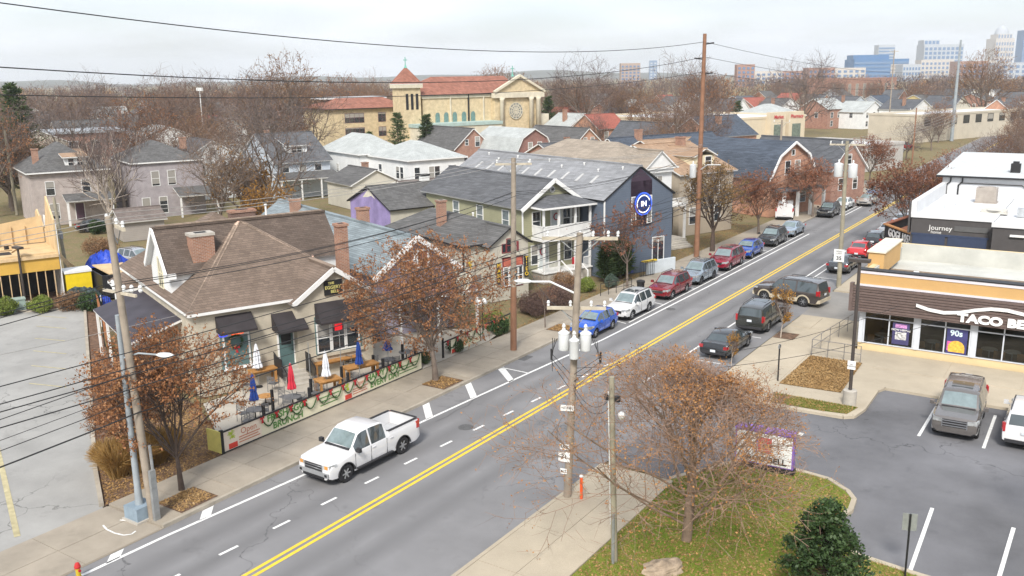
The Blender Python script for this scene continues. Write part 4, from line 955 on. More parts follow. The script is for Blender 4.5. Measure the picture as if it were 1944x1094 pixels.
# nave runs along a, its pedimented front facing the viewer at the right end
NW = 19.5
walls(CH, 0, NW, 0, 13, 0, 13.2, mat=m_ybrick)
rf = hip(CH, 0, NW+6, 0, 13, 13.2, 17.0, m_tile, .6, trim=m_dark, ridge=((6, 6.5), (NW+6.4, 6.5)))
MB().box(-.3, NW, -.25, 0, 12.5, 13.2).build('cornice', m_stone, CH)
for u in (3.6, 5.8, 8.0, 10.4, 12.8): 
    o = MB().box(-.55, .55, -.1, .05, 0, 1.9).add([(.55*cos(pi*i/8), -.1, 1.9+.55*sin(pi*i/8)) for i in range(9)], [tuple(range(9))]).build('arched_window', m_arch, CH, loc=(u, 0, 7.0))
for u in (6.9, 11.6, 15.6): MB().box(u-.12, u+.12, -.3, 0, 0, 13.2).build('pilaster', m_dark if u == 11.6 else m_stone, CH)
walls(CH, -4, NW-2, -4.5, 0, 0, 6.6, mat=m_stone, name='aisle_wall'); MB().box(-4.2, NW-1.8, -4.7, 0, 6.6, 7.3).build('aisle_roof', M('aisle_membrane', (.35, .45, .42), .7), CH)
F = thing('x', 'x', 'x'); bpy.data.objects.remove(F)
fx0, fx1 = NW-1.5, NW+11.5
MB().box(fx0, fx1, -1.2, 12, 0, 13.0).build('front_wall', m_ybrick, CH)
MB().box(fx0-.5, fx1+.5, -1.9, -.6, 12.2, 13.4).build('entablature', m_stone, CH)
mb = MB(); xm = (fx0+fx1)/2; mb.add([(fx0-.2, -1.5, 13.4), (fx1+.2, -1.5, 13.4), (xm, -1.5, 16.6), (fx0-.2, -.9, 13.4), (fx1+.2, -.9, 13.4), (xm, -.9, 16.6)], [(0, 1, 2), (3, 5, 4), (0, 2, 5, 3), (1, 4, 5, 2)]); mb.build('pediment', m_ybrick, CH)
mb = MB(); mb.bar((fx0-.6, -1.8, 13.5), (xm, -1.8, 17.1), .7, .5); mb.bar((fx1+.6, -1.8, 13.5), (xm, -1.8, 17.1), .7, .5); mb.build('raking_cornice', m_stone, CH)
for u in (fx0+1.6, fx1-3.2, fx1-1.2): MB().lathe([(.55, 4.5), (.5, 11.6), (.75, 12.2)], n=10).build('column', m_stone, CH, loc=(u, -1.7, 0), smooth=True)
o = MB().lathe([(0, -.1), (1.9, -.1), (1.9, .1), (0, .1)], n=28, cap=False).build('rose_window', MGLASS('dark_leaded_glass', (.20, .21, .19), .4), CH, loc=(xm-.8, -1.25, 9.2)); o.rotation_euler = (pi/2, 0, 0)
mb = MB()
for i in range(12): a = 2*pi*i/12; mb.bar((0, 0, .14), (1.85*cos(a), 1.85*sin(a), .14), .16, .06)
for r in (.7, 1.3, 1.85):
    for i in range(24): a, b = 2*pi*i/24, 2*pi*(i+1)/24; mb.bar((r*cos(a), r*sin(a), .14), (r*cos(b), r*sin(b), .14), .14, .06)
mb.build('tracery', m_stone, o)
MB().box(fx1, fx1+3.2, 0, 9, 0, 8.2).build('side_wing', m_stone, CH)
def cross(root, x, y, z, s, mat):
    mb = MB(); mb.lathe([(.5*s, 0), (.2*s, .8*s), (.12*s, 1.2*s)], n=8); mb.box(-.1*s, .1*s, -.1*s, .1*s, 1.2*s, 3.2*s); mb.box(-.65*s, .65*s, -.1*s, .1*s, 2.2*s, 2.45*s)
    return mb.build('cross', mat, root, loc=(x, y, z))
cross(CH, xm, 1, 16.9, .75, m_verd)
tx = -3.2
MB().box(tx-2.2, tx+2.2, -1, 3.4, 0, 14.8).build('tower', m_ybrick, CH); MB().box(tx-2.6, tx+2.6, -1.4, 3.8, 14.8, 15.6).build('tower_cornice', m_stone, CH)
for u in (-1.1, .1, 1.3):
    MB().box(tx+u-.3, tx+u+.3, -1.06, -.9, 10.3, 13.6).build('louvre', m_dark, CH)
tr = hip(CH, tx-2.2, tx+2.2, -1, 3.4, 15.6, 19.2, m_tile, .4, ridge=((tx, 1.2), (tx+.01, 1.2)), name='tower_roof'); cross(CH, tx, 1.2, 19.0, .7, m_verd)
MB().box(-.6, .6, 4, 5.2, 12, 16.2).build('chimney', m_ybrick, CH)
sa, sb = at_px(628, 205)
SCH = house_root('school', 'yellow brick three storey school with red tile roof left of the church tower', sa, sb, 'school')
walls(SCH, 0, 19, 0, 14, 0, 10.4, mat=m_ybrick)
hip(SCH, 0, 19, 0, 14, 10.4, 12.6, m_tile, .7, trim=m_dark, ridge=((4, 5), (16, 5))); MB().box(1.5, 17, 5, 13, 12.45, 12.85).build('flat_roof', M('white_membrane', (.62, .64, .65), .7), SCH)
for z in (1.0, 4.2, 7.4):
    for u in (6.2, 13.0, 17.3): window(SCH, 'f', u, 0, z, 4.6 if u < 7 else 1.8, 2.0, frame=M('plum_frame', (.16, .08, .10), .6), mull=3 if u < 7 else 1)
# ---- supermarket block and low commercial buildings beyond
def block(name, label, px, D, w, d, h, mat, roofm=None, ang=None, cat='building', wins=None, wm=None, group=None, para=.5):
    p = atD(px, 300, D); r = thing(name, label, cat, (p.x, p.y, 0), AROT if ang is None else ang, group)
    MB().box(0, w, 0, d, 0, h).build('wall', mat, r); MB().box(.3, w-.3, .3, d-.3, h, h+.06).build('roof', roofm or M('white_membrane', (.62, .64, .65), .7), r)
    mb = MB()
    for a in ((-.1, w+.1, -.1, .25), (-.1, w+.1, d-.25, d+.1), (-.1, .25, .25, d-.25), (w-.25, w+.1, .25, d-.25)): mb.box(*a, h, h+para)
    mb.build('parapet', mat, r)
    if wins:
        nx, nz, ww, wh, z0, dz = wins
        for k in range(nz):
            for i in range(nx): window(r, 'f', (i+.5)*w/nx, 0, z0+k*dz, ww, wh, frame=wm, mull=0, sash=0, fw=.12)
    return r
m_cst = M('cream_render', (.58, .50, .37), .85, .06, .5); m_cst2 = M('pale_render', (.50, .45, .36), .85, .08, .5)
SM = block('supermarket', 'long cream supermarket with red lettering and square bays', 1338, 205, 34, 40, 6.6, m_cst)
for u in (22.5, 29): 
    MB().box(u-2.6, u+2.6, -1.4, 0, 0, 8.0).build('entrance_bay', m_cst, SM); MB().box(u-1.5, u+1.5, -1.5, -1.38, .5, 5.2).build('glazing', MGLASS('green_glass', (.14, .18, .15), .2), SM)
    text_on('lettering', 'Market' if u < 25 else 'Pharmacy', SM, (u, -1.52, 6.9), FRONT, 1.15, M('red_letters', (.5, .03, .05), .5), .02)
for u in (4, 9, 14): MB().box(u-1, u+1, -.12, 0, 1.5, 3.6).build('panel', m_dark, SM)
block('white_roofed_store', 'low store with bright white flat roof beyond the street trees', 1568, 158, 22, 17, 4.2, M('grey_render', (.42, .40, .37), .85))
block('strip_shops', 'two storey cream strip of shops with dark upper windows far right', 1742, 240, 52, 14, 6.2, m_cst2, wins=(9, 1, 2.6, 1.8, 4.0, 1), wm=m_dark)
block('apartment_block', 'long red brick apartment block with pale bays on the skyline', 1568, 520, 60, 15, 13, m_rbrick, wins=(9, 1, 2.4, 8, 2.5, 1), wm=m_cst2)
simple('red_brick_corner_house', 'red brick house with pale roof beyond the supermarket', 184, 152, 15, 12, 6, 9, 'x', m_rbrick, m_ltsh, [('f', 4, 3, 1.2, 1.6), ('f', 10, 3, 1.2, 1.6)], hipd=True)
# ================================================================ fast food restaurant on the right
TB = thing('fast_food_restaurant', 'fast food restaurant with brown slat fascia, orange band and TACO BELL lettering', 'restaurant', (-12.0, 56.5, 0))
m_buff = M('buff_masonry', (.62, .49, .28), .85, .06, 1.2, bump=.2); m_oran = M('orange_band', (.50, .31, .125), .75, .05, .8); m_slat = M('brown_slat', (.125, .09, .08), .6, .12, 3, rnd=.06)
m_lil = M('pale_coping', (.60, .57, .60), .6, .05); m_gfr = M('grey_aluminium', (.55, .58, .62), .45, .05); m_roofw = M('dirty_white_membrane', (.50, .50, .46), .85, .12, .5, stain=.25)
TW, TD = 30.0, 10.0
mb = MB(); mb.box(0, TW, 0, .3, 0, .55); mb.box(0, .3, .3, TD, 0, 5.0); mb.box(TW-.3, TW, .3, TD, 0, 5.0); mb.box(0, TW, TD-.3, TD, 0, 5.2); mb.box(0, TW, .02, .3, 2.65, 5.0)
mb.build('wall', m_buff, TB)
MB().box(.3, TW-.3, .3, TD-.3, 4.0, 4.1).build('roof', m_roofw, TB)
mb = MB(); mb.box(.3, TW-.3, .3, .42, 4.1, 4.95); mb.box(.3, .42, .42, TD-.3, 4.1, 4.95); mb.box(.42, TW-.3, TD-.42, TD-.3, 4.1, 5.2); mb.build('parapet_lining', M('stained_lining', (.46, .46, .42), .85, .15, .6, stain=.4), TB)
MB().box(-.12, TW, -.34, .0, 4.3, 4.95).build('orange_band', m_oran, TB)
MB().box(-.16, TW, -.38, .05, 4.95, 5.12).build('coping', m_lil, TB); MB().box(-.18, TW, -.40, .32, 5.12, 5.19).build('coping_cap', m_black, TB)
MB().box(-.16, TW, -.5, 0, 4.2, 4.3).build('band_trim', m_lil, TB)
for i in range(9):
    z = 2.72+i*.165
    MB().box(-.55, TW, -.62+(.03 if i % 2 else 0), -.36, z, z+.135).build('slat', m_slat, TB)
MB().box(-.5, TW, -.42, -.36, 2.7, 4.2).build('slat_backing', m_black, TB); MB().box(-.5, TW, -.6, -.0, 2.62, 2.7).build('soffit', m_slat, TB)
MB().box(-.56, -.36, -.66, -.3, 2.6, 4.35).build('end_post', m_slat, TB)
mb = MB()
wave = [(p_+.95, q_) for p_, q_ in [(2.3, 3.42), (3.0, 3.24), (3.8, 3.16), (4.6, 3.28), (5.4, 3.52), (6.2, 3.70), (7.0, 3.72), (7.8, 3.60), (8.6, 3.35), (9.4, 3.12), (10.4, 2.98), (11.5, 3.0), (12.5, 3.1)]]
for i in range(len(wave)-1):
    (xa, za), (xb, zb) = wave[i], wave[i+1]
    mb.add([(xa, -.7, za-.09), (xb, -.7, zb-.09), (xb, -.7, zb+.09), (xa, -.7, za+.09), (xa, -.6, za-.09), (xb, -.6, zb-.09), (xb, -.6, zb+.09), (xa, -.6, za+.09)], [(0, 1, 2, 3), (4, 0, 3, 7), (1, 5, 6, 2), (3, 2, 6, 7), (0, 4, 5, 1)])
mb.build('wave_sign', m_white, TB)
text_on('sign_lettering', 'TACO BELL', TB, (5.5, -.66, 2.98), FRONT, .64, M('white_letters', (.82, .82, .8), .5), .035, .1, 'LEFT', 1.28)
# glazing: bays with frames, panes you can look through, tables behind
m_clear = bpy.data.materials.new('shop_glass'); m_clear.use_nodes = True
t_ = m_clear.node_tree; b_ = t_.nodes['Principled BSDF']; b_.inputs['Base Color'].default_value = (.5, .55, .55, 1); b_.inputs['Roughness'].default_value = .03; b_.inputs['Transmission Weight'].default_value = 0
tr_ = t_.nodes.new('ShaderNodeBsdfTransparent'); tr_.inputs[0].default_value = (.72, .75, .74, 1); gl_ = t_.nodes.new('ShaderNodeBsdfGlossy'); gl_.inputs[1].default_value = .04
fr_ = t_.nodes.new('ShaderNodeFresnel'); fr_.inputs[0].default_value = 1.5; ms_ = t_.nodes.new('ShaderNodeMixShader')
t_.links.new(fr_.outputs[0], ms_.inputs[0]); t_.links.new(tr_.outputs[0], ms_.inputs[1]); t_.links.new(gl_.outputs[0], ms_.inputs[2]); t_.links.new(ms_.outputs[0], t_.nodes['Material Output'].inputs[0])
bays = [(.35, 3.1), (3.5, 6.15), (6.55, 9.2), (9.6, 12.3), (12.7, 15.4)]
for i, (xa, xb) in enumerate(bays):
    f = MB(); xm = (xa+xb)/2+.02; z0, z1 = .55, 2.65
    f.box(xa-.09, xa, -.05, .2, z0, z1); f.box(xb, xb+.09, -.05, .2, z0, z1); f.box(xm-.035, xm+.035, -.04, .1, z0, z1); f.box(xa, xb, -.04, .1, z1-.52, z1-.46); f.box(xa, xb, -.05, .2, z0, z0+.06); f.box(xa, xb, -.05, .2, z1-.05, z1)
    o = f.build('shopfront', m_gfr, TB)
    for (u0, u1) in ((xa, xm-.035), (xm+.035, xb)):
        for (w0, w1) in ((z0+.06, z1-.52), (z1-.46, z1-.05)): MB().box(u0, u1, .02, .03, w0, w1).build('pane', m_clear, o)
    MB().box(xb+.09, (bays[i+1][0]-.09) if i < 4 else TW, -.08, .28, z0, z1).build('pier', m_gfr, TB)
MB().box(0, .25, -.06, .3, .55, 2.65).build('pier', m_gfr, TB)
MB().box(.3, TW-.3, .3, 9.0, .02, .08).build('floor', M('dark_tile_floor', (.10, .085, .075), .4), TB); MB().box(.3, TW-.3, 5.5, 5.6, .08, 4.2).build('inner_wall', M('warm_inner_wall', (.22, .17, .13), .8), TB)
MB().box(.3, TW-.3, .35, 5.5, 2.95, 3.0).build('inner_ceiling', M('dark_ceiling', (.12, .11, .11), .9), TB)
m_woodo = M('orange_wood', (.42, .20, .07), .5, .15, 4)
for x in (1.1, 4.0, 5.2, 7.1, 8.3, 10.2, 11.4, 13.2):
    mb = MB(); mb.lathe([(.45, .76), (.45, .8)], (x, 1.5), 16); mb.tube((x, 1.5, .08), (x, 1.5, .76), .04); mb.build('table', m_gfr, TB)
    for dx in (-.5, .5):
        mb = MB(); mb.box(x+dx-.2, x+dx+.2, .75, 1.15, .45, .5); mb.box(x+dx-.2, x+dx+.2, .72, .77, .5, .92)
        for a in (-.17, .17):
            for b in (.78, 1.12): mb.box(x+dx+a-.02, x+dx+a+.02, b-.02, b+.02, .08, .45)
        mb.build('chair', m_woodo, TB)
for x in (2.0, 5.6, 7.0, 8.6, 10.8): 
    mb = MB(); mb.tube((x, 1.4, 2.5), (x, 1.4, 2.95), .01); mb.lathe([(.06, 2.3), (.11, 2.32), (.06, 2.5)], (x, 1.4), 10); mb.build('pendant_lamp', MEMIT('lit_lamp', (1, .8, .45), 1.5), TB)
# window posters
o = MB().box(1.95, 2.9, -.012, .015, .72, 2.05).build('poster', M('navy_poster', (.06, .055, .14), .5, .2, 2), TB)
MB().box(2.1, 2.75, -.02, -.012, 1.75, 1.98).build('poster_heading', M('pink_print', (.5, .25, .5), .5, .5, 9), o); MB().box(2.12, 2.75, -.02, -.012, 1.02, 1.5).build('poster_picture', M('grey_print', (.5, .5, .5), .5, .6, 7), o)
text_on('lettering', 'NOW HIRING', o, (2.43, -.025, 1.62), FRONT, .17, m_white, .004, .005)
o = MB().box(4.95, 6.05, -.012, .015, .62, 2.15).build('poster', M('indigo_poster', (.05, .05, .16), .5, .2, 2), TB)
text_on('lettering', '90s', o, (5.45, -.025, 1.85), FRONT, .48, M('pale_cyan_print', (.6, .75, .8), .5), .015, .005)
mb = MB(); mb.add([(5.2+.42*cos(a)*1.05+.3, -.022, 1.0+.0+.42*sin(a)) for a in [pi*i/12 for i in range(13)]]+[(5.08, -.022, .72), (5.95, -.022, .72)], [tuple(range(13))+(13, 14)]); mb.build('poster_taco', M('taco_print', (.72, .42, .07), .5, .35, 8), o)
MB().box(5.0, 5.25, -.021, -.014, .8, 1.35).build('poster_patch', M('magenta_print', (.62, .12, .35), .5, .5, 8), o)
# rooftop orange box and odds
MB().box(-.3, .65, 2.6, 7.8, 4.4, 5.72).build('roof_box', m_oran, TB); MB().box(-.38, .73, 2.5, 7.9, 5.72, 5.82).build('roof_box_cap', M('cream_membrane', (.68, .62, .5), .8), TB)
for x, y, w in ((.9, 2.0, .5), (1.6, 2.6, .35), (2.3, 3.2, .3)): MB().box(x, x+w, y, y+w, 4.1, 4.6).build('roof_vent', m_white, TB)
MB().box(12, 14.5, 3.5, 5.5, 4.1, 5.2).build('roof_unit', m_gfr, TB)
# ================================================================ grey restaurant behind with white flat roofs
GB = thing('grey_restaurant', 'dark grey restaurant with white flat roofs and navy shutters behind the fast food place', 'restaurant', (-13.2, 78.3, 0))
m_char = M('charcoal_masonry', (.075, .07, .07), .85, .08, 1.5, bump=.15); m_navy = M('navy_shutter', (.035, .05, .095), .6, .1); m_mem = M('bright_white_membrane', (.62, .63, .64), .7, .06, .5, stain=.15)
MB().box(0, 6.0, 0, 16, 0, 5.4).build('wall', m_char, GB); MB().box(6.0, 34, -1.0, 16, 0, 5.2).build('wall', m_char, GB)
MB().box(.25, 6.0, .1, 15, 5.4, 5.5).build('roof', m_mem, GB); MB().box(6.0, 34, -.8, 15, 5.2, 5.36).build('roof', m_mem, GB)
MB().box(-.05, 5.9, -.1, .12, 5.3, 5.62).build('coping', m_mem, GB); MB().box(5.9, 34, -1.12, -.85, 5.1, 5.5).build('coping', m_mem, GB)
mb = MB(); mb.box(-.1, .3, .1, 15, 5.4, 6.6); mb.build('side_parapet', m_mem, GB); MB().box(-.25, -.1, 0, 15, 4.0, 6.4).build('side_wall', m_char, GB)
MB().box(-.1, 34, 14.9, 30, 0, 7.3).build('rear_wall', MSIDING('white_block', (.58, .59, .60), .35), GB)
MB().slab([(-.6, 14.4, 7.3), (34, 14.4, 7.3), (34, 31, 8.2), (-.6, 31, 8.2)], .18, 0, 1).build('rear_roof', [M('pale_grey_roof', (.50, .52, .52), .8, .08), m_black], GB)
mb = MB()
for x in (.6, 1.6): mb.path([(x, 14.85, 7.2), (x, 14.8, 6.7), (x-.3, 14.8, 6.4), (x-.3, 14.8, 5.5)], .07, 6)
mb.path([(1.4, 14.8, 6.6), (6.5, 14.8, 6.6), (6.9, 14.8, 6.3), (6.9, 14.8, 5.5)], .05, 6); mb.build('downspout', m_black, GB)
for x0, x1 in ((.2, 2.6), (2.8, 5.6)): MB().box(x0, x1, -.1, 0, 2.2, 3.9).build('shutter', m_navy, GB)
MB().box(.1, 5.7, -.12, 0, 3.9, 4.05).build('shutter_rail', m_navy, GB); MB().box(3.2, 5.6, -.06, 0, 4.4, 4.8).build('panel', M('charcoal_panel', (.1, .1, .1), .8), GB)
window(GB, 'f', 9.5, -1.0, 2.6, 2.2, 1.3, frame=m_char, pane=M('grey_panel', (.18, .17, .16), .7)); MB().box(7.2, 8.2, -1.2, -1.0, 4.45, 4.6).build('wall_lamp', m_white, GB)
text_on('painted_script', 'Journey', GB, (2.2, -.02, 4.55), FRONT, .55, m_white, .0, .01); text_on('painted_script', 'home', GB, (1.9, -.02, 4.2), FRONT, .34, m_white, 0, .01)
def ac_unit(root, x, y, z, w, d, h, mat):
    mb = MB(); mb.box(x, x+w, y, y+d, z, z+h)
    for i in range(6): mb.box(x-.02, x+w+.02, y-.02, y+d+.02, z+.1+i*h/7, z+.13+i*h/7)
    mb.lathe([(w*.4, z+h), (w*.4, z+h+.06), (w*.3, z+h+.08)], (x+w/2, y+d/2), 14); mb.box(x-.1, x+w+.1, y-.1, y+d+.1, z-.02, z+.05)
    return mb.build('air_conditioner', mat, root)
ac_unit(GB, 3.4, 9.6, 5.52, 1.6, 1.3, 1.3, M('taupe_metal', (.36, .32, .28), .6)); ac_unit(GB, 4.6, 3.6, 5.5, 1.8, .9, .25, M('pale_metal', (.55, .53, .48), .6))
mb = MB(); mb.lathe([(.5, 5.4), (.5, 6.1), (.3, 6.3), (.3, 6.9), (.45, 7.0), (.45, 7.2)], (8.2, 3.5), 12); mb.box(7.2, 7.8, 3.0, 3.6, 5.4, 6.1); mb.box(8.7, 9.3, 3.1, 4.0, 5.4, 6.5); mb.build('exhaust_fan', M('galvanised', (.5, .52, .53), .4, .2, 4, metal=.6), GB)
for x_, y_, w_ in ((1.2, 4.5, .5), (2.2, 7.5, .35), (4.2, 12.2, .6), (10.5, 6, .8), (7.2, 11, .5)): MB().box(x_, x_+w_, y_, y_+w_, 5.3, 5.95).build('roof_vent', m_gfr, GB)
for y_ in (2.4, 6.2, 10.0, 13.0): MB().box(.3, 5.95, y_, y_+.05, 5.5, 5.515).build('membrane_seam', m_gfr, GB)
mb = MB(); mb.box(5.2, 6.0, 17.5, 18.2, 7.4, 8.3); mb.box(5.35, 5.85, 17.65, 18.05, 8.3, 8.5); mb.build('roof_stack', m_dark, GB)
MB().box(12.2, 12.9, 17, 17.6, 7.3, 9.6).build('chimney', m_obrick, GB)
MB().tube((9.3, 10.5, 5.4), (9.3, 10.5, 10.2), .05).build('mast', M('rusty_mast', (.25, .14, .10), .8), GB)
MB().box(12, 30, 31, 45, 0, 8.6).build('far_block', m_cst2, GB)
# fenced terrace with black hoarding
TR = thing('terrace_fence', 'black terrace hoarding with white GOGI 1055 lettering and wooden rim', 'fence', (-16.9, 84.4, 0))
m_hoard = M('black_hoarding', (.02, .022, .026), .6, .15); m_rwood = M('reddish_wood', (.26, .11, .07), .7, .2, 5)
MB().bar((0, 3.0, 1.55), (3.4, -1.9, 1.55), .12, 3.1).build('hoarding', m_hoard, TR); MB().bar((0, 3.0, 1.55), (1.0, 9.5, 1.55), .12, 3.1).build('hoarding', m_hoard, TR)
MB().bar((-.05, 3.0, 3.16), (3.45, -1.95, 3.16), .4, .1).build('rim', m_woodo, TR); MB().bar((0, 3.0, 3.16), (1.0, 9.5, 3.16), .4, .1).build('rim', m_rwood, TR)
mb = MB(); mb.add([(.4, 3.3, 2.4), (3.6, -1.4, 2.4), (4.4, 8, 2.4), (1.2, 9, 2.4)], [(0, 1, 2, 3)]); mb.build('terrace_canopy', m_rwood, TR)
dv = Vector((3.4, -4.9, 0)).normalized(); o = text_on('lettering', 'GOGI 1055', TR, (1.85-.1, .33-.07, 2.55), (pi/2, 0, atan2(dv.y, dv.x)), 1.0, m_white, .03, .04, sx=.95)
for i in range(4): MB().box(-.12, -.05, 3.3+.1*i, 3.36+.1*i, 1.5, 2.7).build('gold_mark', m_gold, TR)
# ================================================================ monument sign, handrail, small signs, lamp post
SG = thing('monument_sign', 'white monument sign with purple frame on the lawn behind the bare tree', 'sign', (-11.15, 36.05, 0), radians(3))
m_purp = M('purple_metal', (.22, .12, .42), .5, .1); m_sface = M('sign_face', (.70, .70, .68), .5, .05)
MB().box(-1.3, 1.3, -.02, .36, .1, .36).build('base', m_dark, SG); MB().box(-1.25, 1.25, 0, .34, .36, 1.86).build('cabinet', m_purp, SG)
MB().box(-1.18, 1.18, -.02, 0, .41, 1.78).build('face', m_sface, SG); MB().box(-1.27, 1.27, -.06, .4, 1.86, 1.98).build('cap', m_purp, SG)
MB().box(-.25, .32, -.035, -.02, .92, 1.6).build('red_square', M('red_print', (.5, .05, .06), .5, .3, 6), SG); MB().box(-.34, -.28, -.035, -.02, .88, 1.6).build('purple_bar', m_purp, SG)
text_on('lettering', 'TACO BELL', SG, (0, -.04, .62), FRONT, .36, m_dark, .01, .02, sx=1.05)
HR = thing('handrail', 'grey tubular handrail between the leafy bed and the restaurant ramp', 'handrail', (-14.0, 53.6, .12))
mb = MB(); P = [(0, 0), (.95, 0), (1.9, -.02), (2.85, -.03)]
def rail(mb, P, h=1.0):
    for i, p in enumerate(P):
        mb.tube((p[0], p[1], 0), (p[0], p[1], h), .025, n=6)
        if i: 
            for z in (h, h*.5): mb.tube((P[i-1][0], P[i-1][1], z), (p[0], p[1], z), .022, n=6)
rail(mb, P); rail(mb, [(.0, 0.05), (.12, 1.6), (.25, 3.2), (.4, 4.8), (.55, 6.4), (.7, 8.0), (.8, 8.8)], 1.0); mb.build('rails', M('galvanised_dark', (.20, .19, .18), .5, .15, 3), HR)
def lamp_post(name, label, p, h, base_h=.75, arm=None, mat=None):
    r = thing(name, label, 'lamp post', p); mat = mat or M('bronze_metal', (.06, .05, .045), .5, .15)
    MB().lathe([(.34, 0), (.34, base_h), (.28, base_h+.03)], n=18).build('base', m_conc, r, smooth=True, sharp=40); MB().tube((0, 0, base_h), (0, 0, h), .09, .08, n=10).build('pole', mat, r)
    mb = MB(); mb.box(-.5, .5, -.2, .2, h-.02, h+.14); mb.build('lamp_head', mat, r)
    return r
r = lamp_post('lamp_post', 'dark lamp post on concrete drum beside the thin grass strip', (-10.0, 46.2, .12), 7.5)
o = MB().box(-.2, .2, -.12, -.095, 1.9, 2.35).build('notice', m_white, r); text_on('lettering', 'NO\nPARKING', o, (0, -.125, 2.12), FRONT, .1, m_dark, 0, .004)
r = lamp_post('lamp_post', 'thin black lamp post in the planted island of the left car park', (-69.0, 35.6, .0), 4.6, .4)
def post_sign(name, label, p, h, w, hh, mat, face, txt=None, rz=0.0, pm=None, tm=None):
    r = thing(name, label, 'sign', p, rz); MB().tube((0, 0, 0), (0, 0, h), .035, n=8).build('post', pm or m_black, r)
    o = MB().box(-w/2, w/2, -.05, -.035, h-hh, h).build('plate', face, r)
    if txt: text_on('lettering', txt, o, (0, -.056, h-hh/2), FRONT, hh*.32, tm or m_dark, 0, .004)
    return r
m_galv = M('dull_galvanised', (.30, .31, .31), .5, .15, 5, metal=.4)
post_sign('small_post_sign', 'grey backed sign on dark post among the parking bays', G(1718, 1094, .1)+Vector((0, 0, 0)), 2.3, .46, .62, None, m_galv, rz=radians(200))
r = thing('bollard_post', 'slim dark steel post at the corner of the leafy bed', 'post', (-14.25, 47.9, .12)); MB().tube((0, 0, 0), (0, 0, 2.1), .045, n=8).build('post', m_black, r); MB().box(-.03, .03, -.18, .18, 1.9, 2.08).build('plate', m_galv, r)
for i, (x, y) in enumerate(((-53.5, 32.3), (-60.0, 36.4), (-56.5, 34.2))[:2]):
    post_sign('parking_sign', ('white bay sign nearest the blue steel pole by the ramp fence', 'white bay sign farther back beside the ramp fence')[i], (x, y, .05), 1.8, .34, .42, None, m_white, 'P', radians(-25))
# ================================================================ timber framed building site on the far left
m_ply = M('raw_plywood', (.56, .41, .23), .8, .15, 1.2, stain=.15); m_lum = M('raw_lumber', (.58, .42, .24), .8, .15, 4); m_osb = M('orange_sheathing', (.58, .35, .07), .7, .1, 1)
CS = thing('timber_frame_building', 'unfinished timber framed building with orange header and plywood gable', 'building', AB(-6, 77.5), AROT)
for x in [i*.62 for i in range(27)]:
    if 9.5 < x < 12.0: continue
    MB().box(x, x+.06, 0, .14, 0, 2.6).build('stud', m_lum, CS)
MB().box(-4, 16.6, -.05, .2, 2.6, 3.6).build('header_beam', m_osb, CS); MB().box(-4, 16.6, -.2, .2, 3.6, 3.85).build('roof_edge', m_lum, CS)
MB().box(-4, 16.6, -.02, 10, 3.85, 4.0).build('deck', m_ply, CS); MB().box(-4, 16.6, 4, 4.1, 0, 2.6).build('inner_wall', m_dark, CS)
for x, y, w, d in ((-2, 1.2, 3, 2.2), (3, .9, 2.6, 1.6), (7.5, 1.4, 2.2, 2.4), (11.5, .8, 2.0, 1.4)): MB().box(x, x+w, y, y+d, 4.0, 4.012).build('deck_dark_patch', m_dark, CS)  # flat dark rectangles on the solid deck, painted as the shade in openings
for x, y, l, a_ in ((1, .6, 3.2, .3), (5, 2.8, 2.6, -.5), (9, .5, 2.4, .9), (12, 2.6, 3, .1), (13.5, 1.5, 2.2, 1.2)): MB().bar((x, y, 4.08), (x+l*cos(a_), y+l*sin(a_), 4.08), .14, .06).build('loose_board', m_lum, CS)
r_w = random.Random(2)
for i_ in range(7): MB().box(0, .5, 0, .35, 0, .35).build('site_clutter', (m_dark, m_black, m_lum)[i_ % 3], CS, loc=(r_w.uniform(-2, 14), r_w.uniform(.6, 3), 4.01), rz=r_w.uniform(0, 3))
for x in [-3.5+i*1.0 for i in range(20)]:
    if x < 12: MB().bar((x, -.1, 4.05), (x, 6.0, 4.5), .06, .2).build('rafter', m_lum, CS)
mb = MB(); P = [(-.1, 4.0), (6.0, 4.0), (6.0, 5.2), (4.9, 6.4), (1.1, 9.0), (-.1, 6.6)]
P = [(0, 3.9), (9.5, 3.9), (9.5, 6.0), (8.6, 6.4), (6.0, 5.3), (4.6, 5.1), (2.6, 8.1), (0, 6.5)]
n = len(P); mb.add([(16.5, y, z) for y, z in P]+[(16.62, y, z) for y, z in P], [tuple(range(n-1, -1, -1)), tuple(range(n, 2*n))]+[(i, (i+1) % n, n+(i+1) % n, n+i) for i in range(n)]); mb.build('plywood_gable', m_ply, CS)
mb = MB(); mb.box(16.64, 16.7, 0, 6, 0, 6.2); mb.build('house_wrap', m_white, CS)
mb = MB(); mb.add([(-4, 5, 4.1), (16.4, 5, 4.1), (16.4, 5, 6.3), (10, 5, 5.4), (-4, 5, 5.4)], [(0, 1, 2, 3, 4)]); mb.build('plywood_wall', m_ply, CS)
for x in [i*1.0 for i in range(16)]: MB().box(x, x+.06, 4.85, 4.99, 4.1, 5.6).build('stud', m_lum, CS)
MB().bar((18.6, 2.4, 0), (16.7, 3, 4.2), .06, .2).build('brace', m_lum, CS); MB().bar((19.8, 3.4, 0), (16.7, 4, 3.6), .06, .2).build('brace', m_lum, CS)
o = MB().box(0, 1.9, 0, 1.6, 0, 2.1).build('site_container', M('site_yellow', (.75, .55, .02), .5, .08), None, loc=AB(10.9, 77.6), rz=AROT); tag(o, 'bright yellow site box with white lid beside the timber frame', 'container')
MB().box(-.06, 1.96, -.06, 1.66, 2.1, 2.3).build('lid', m_white, o)
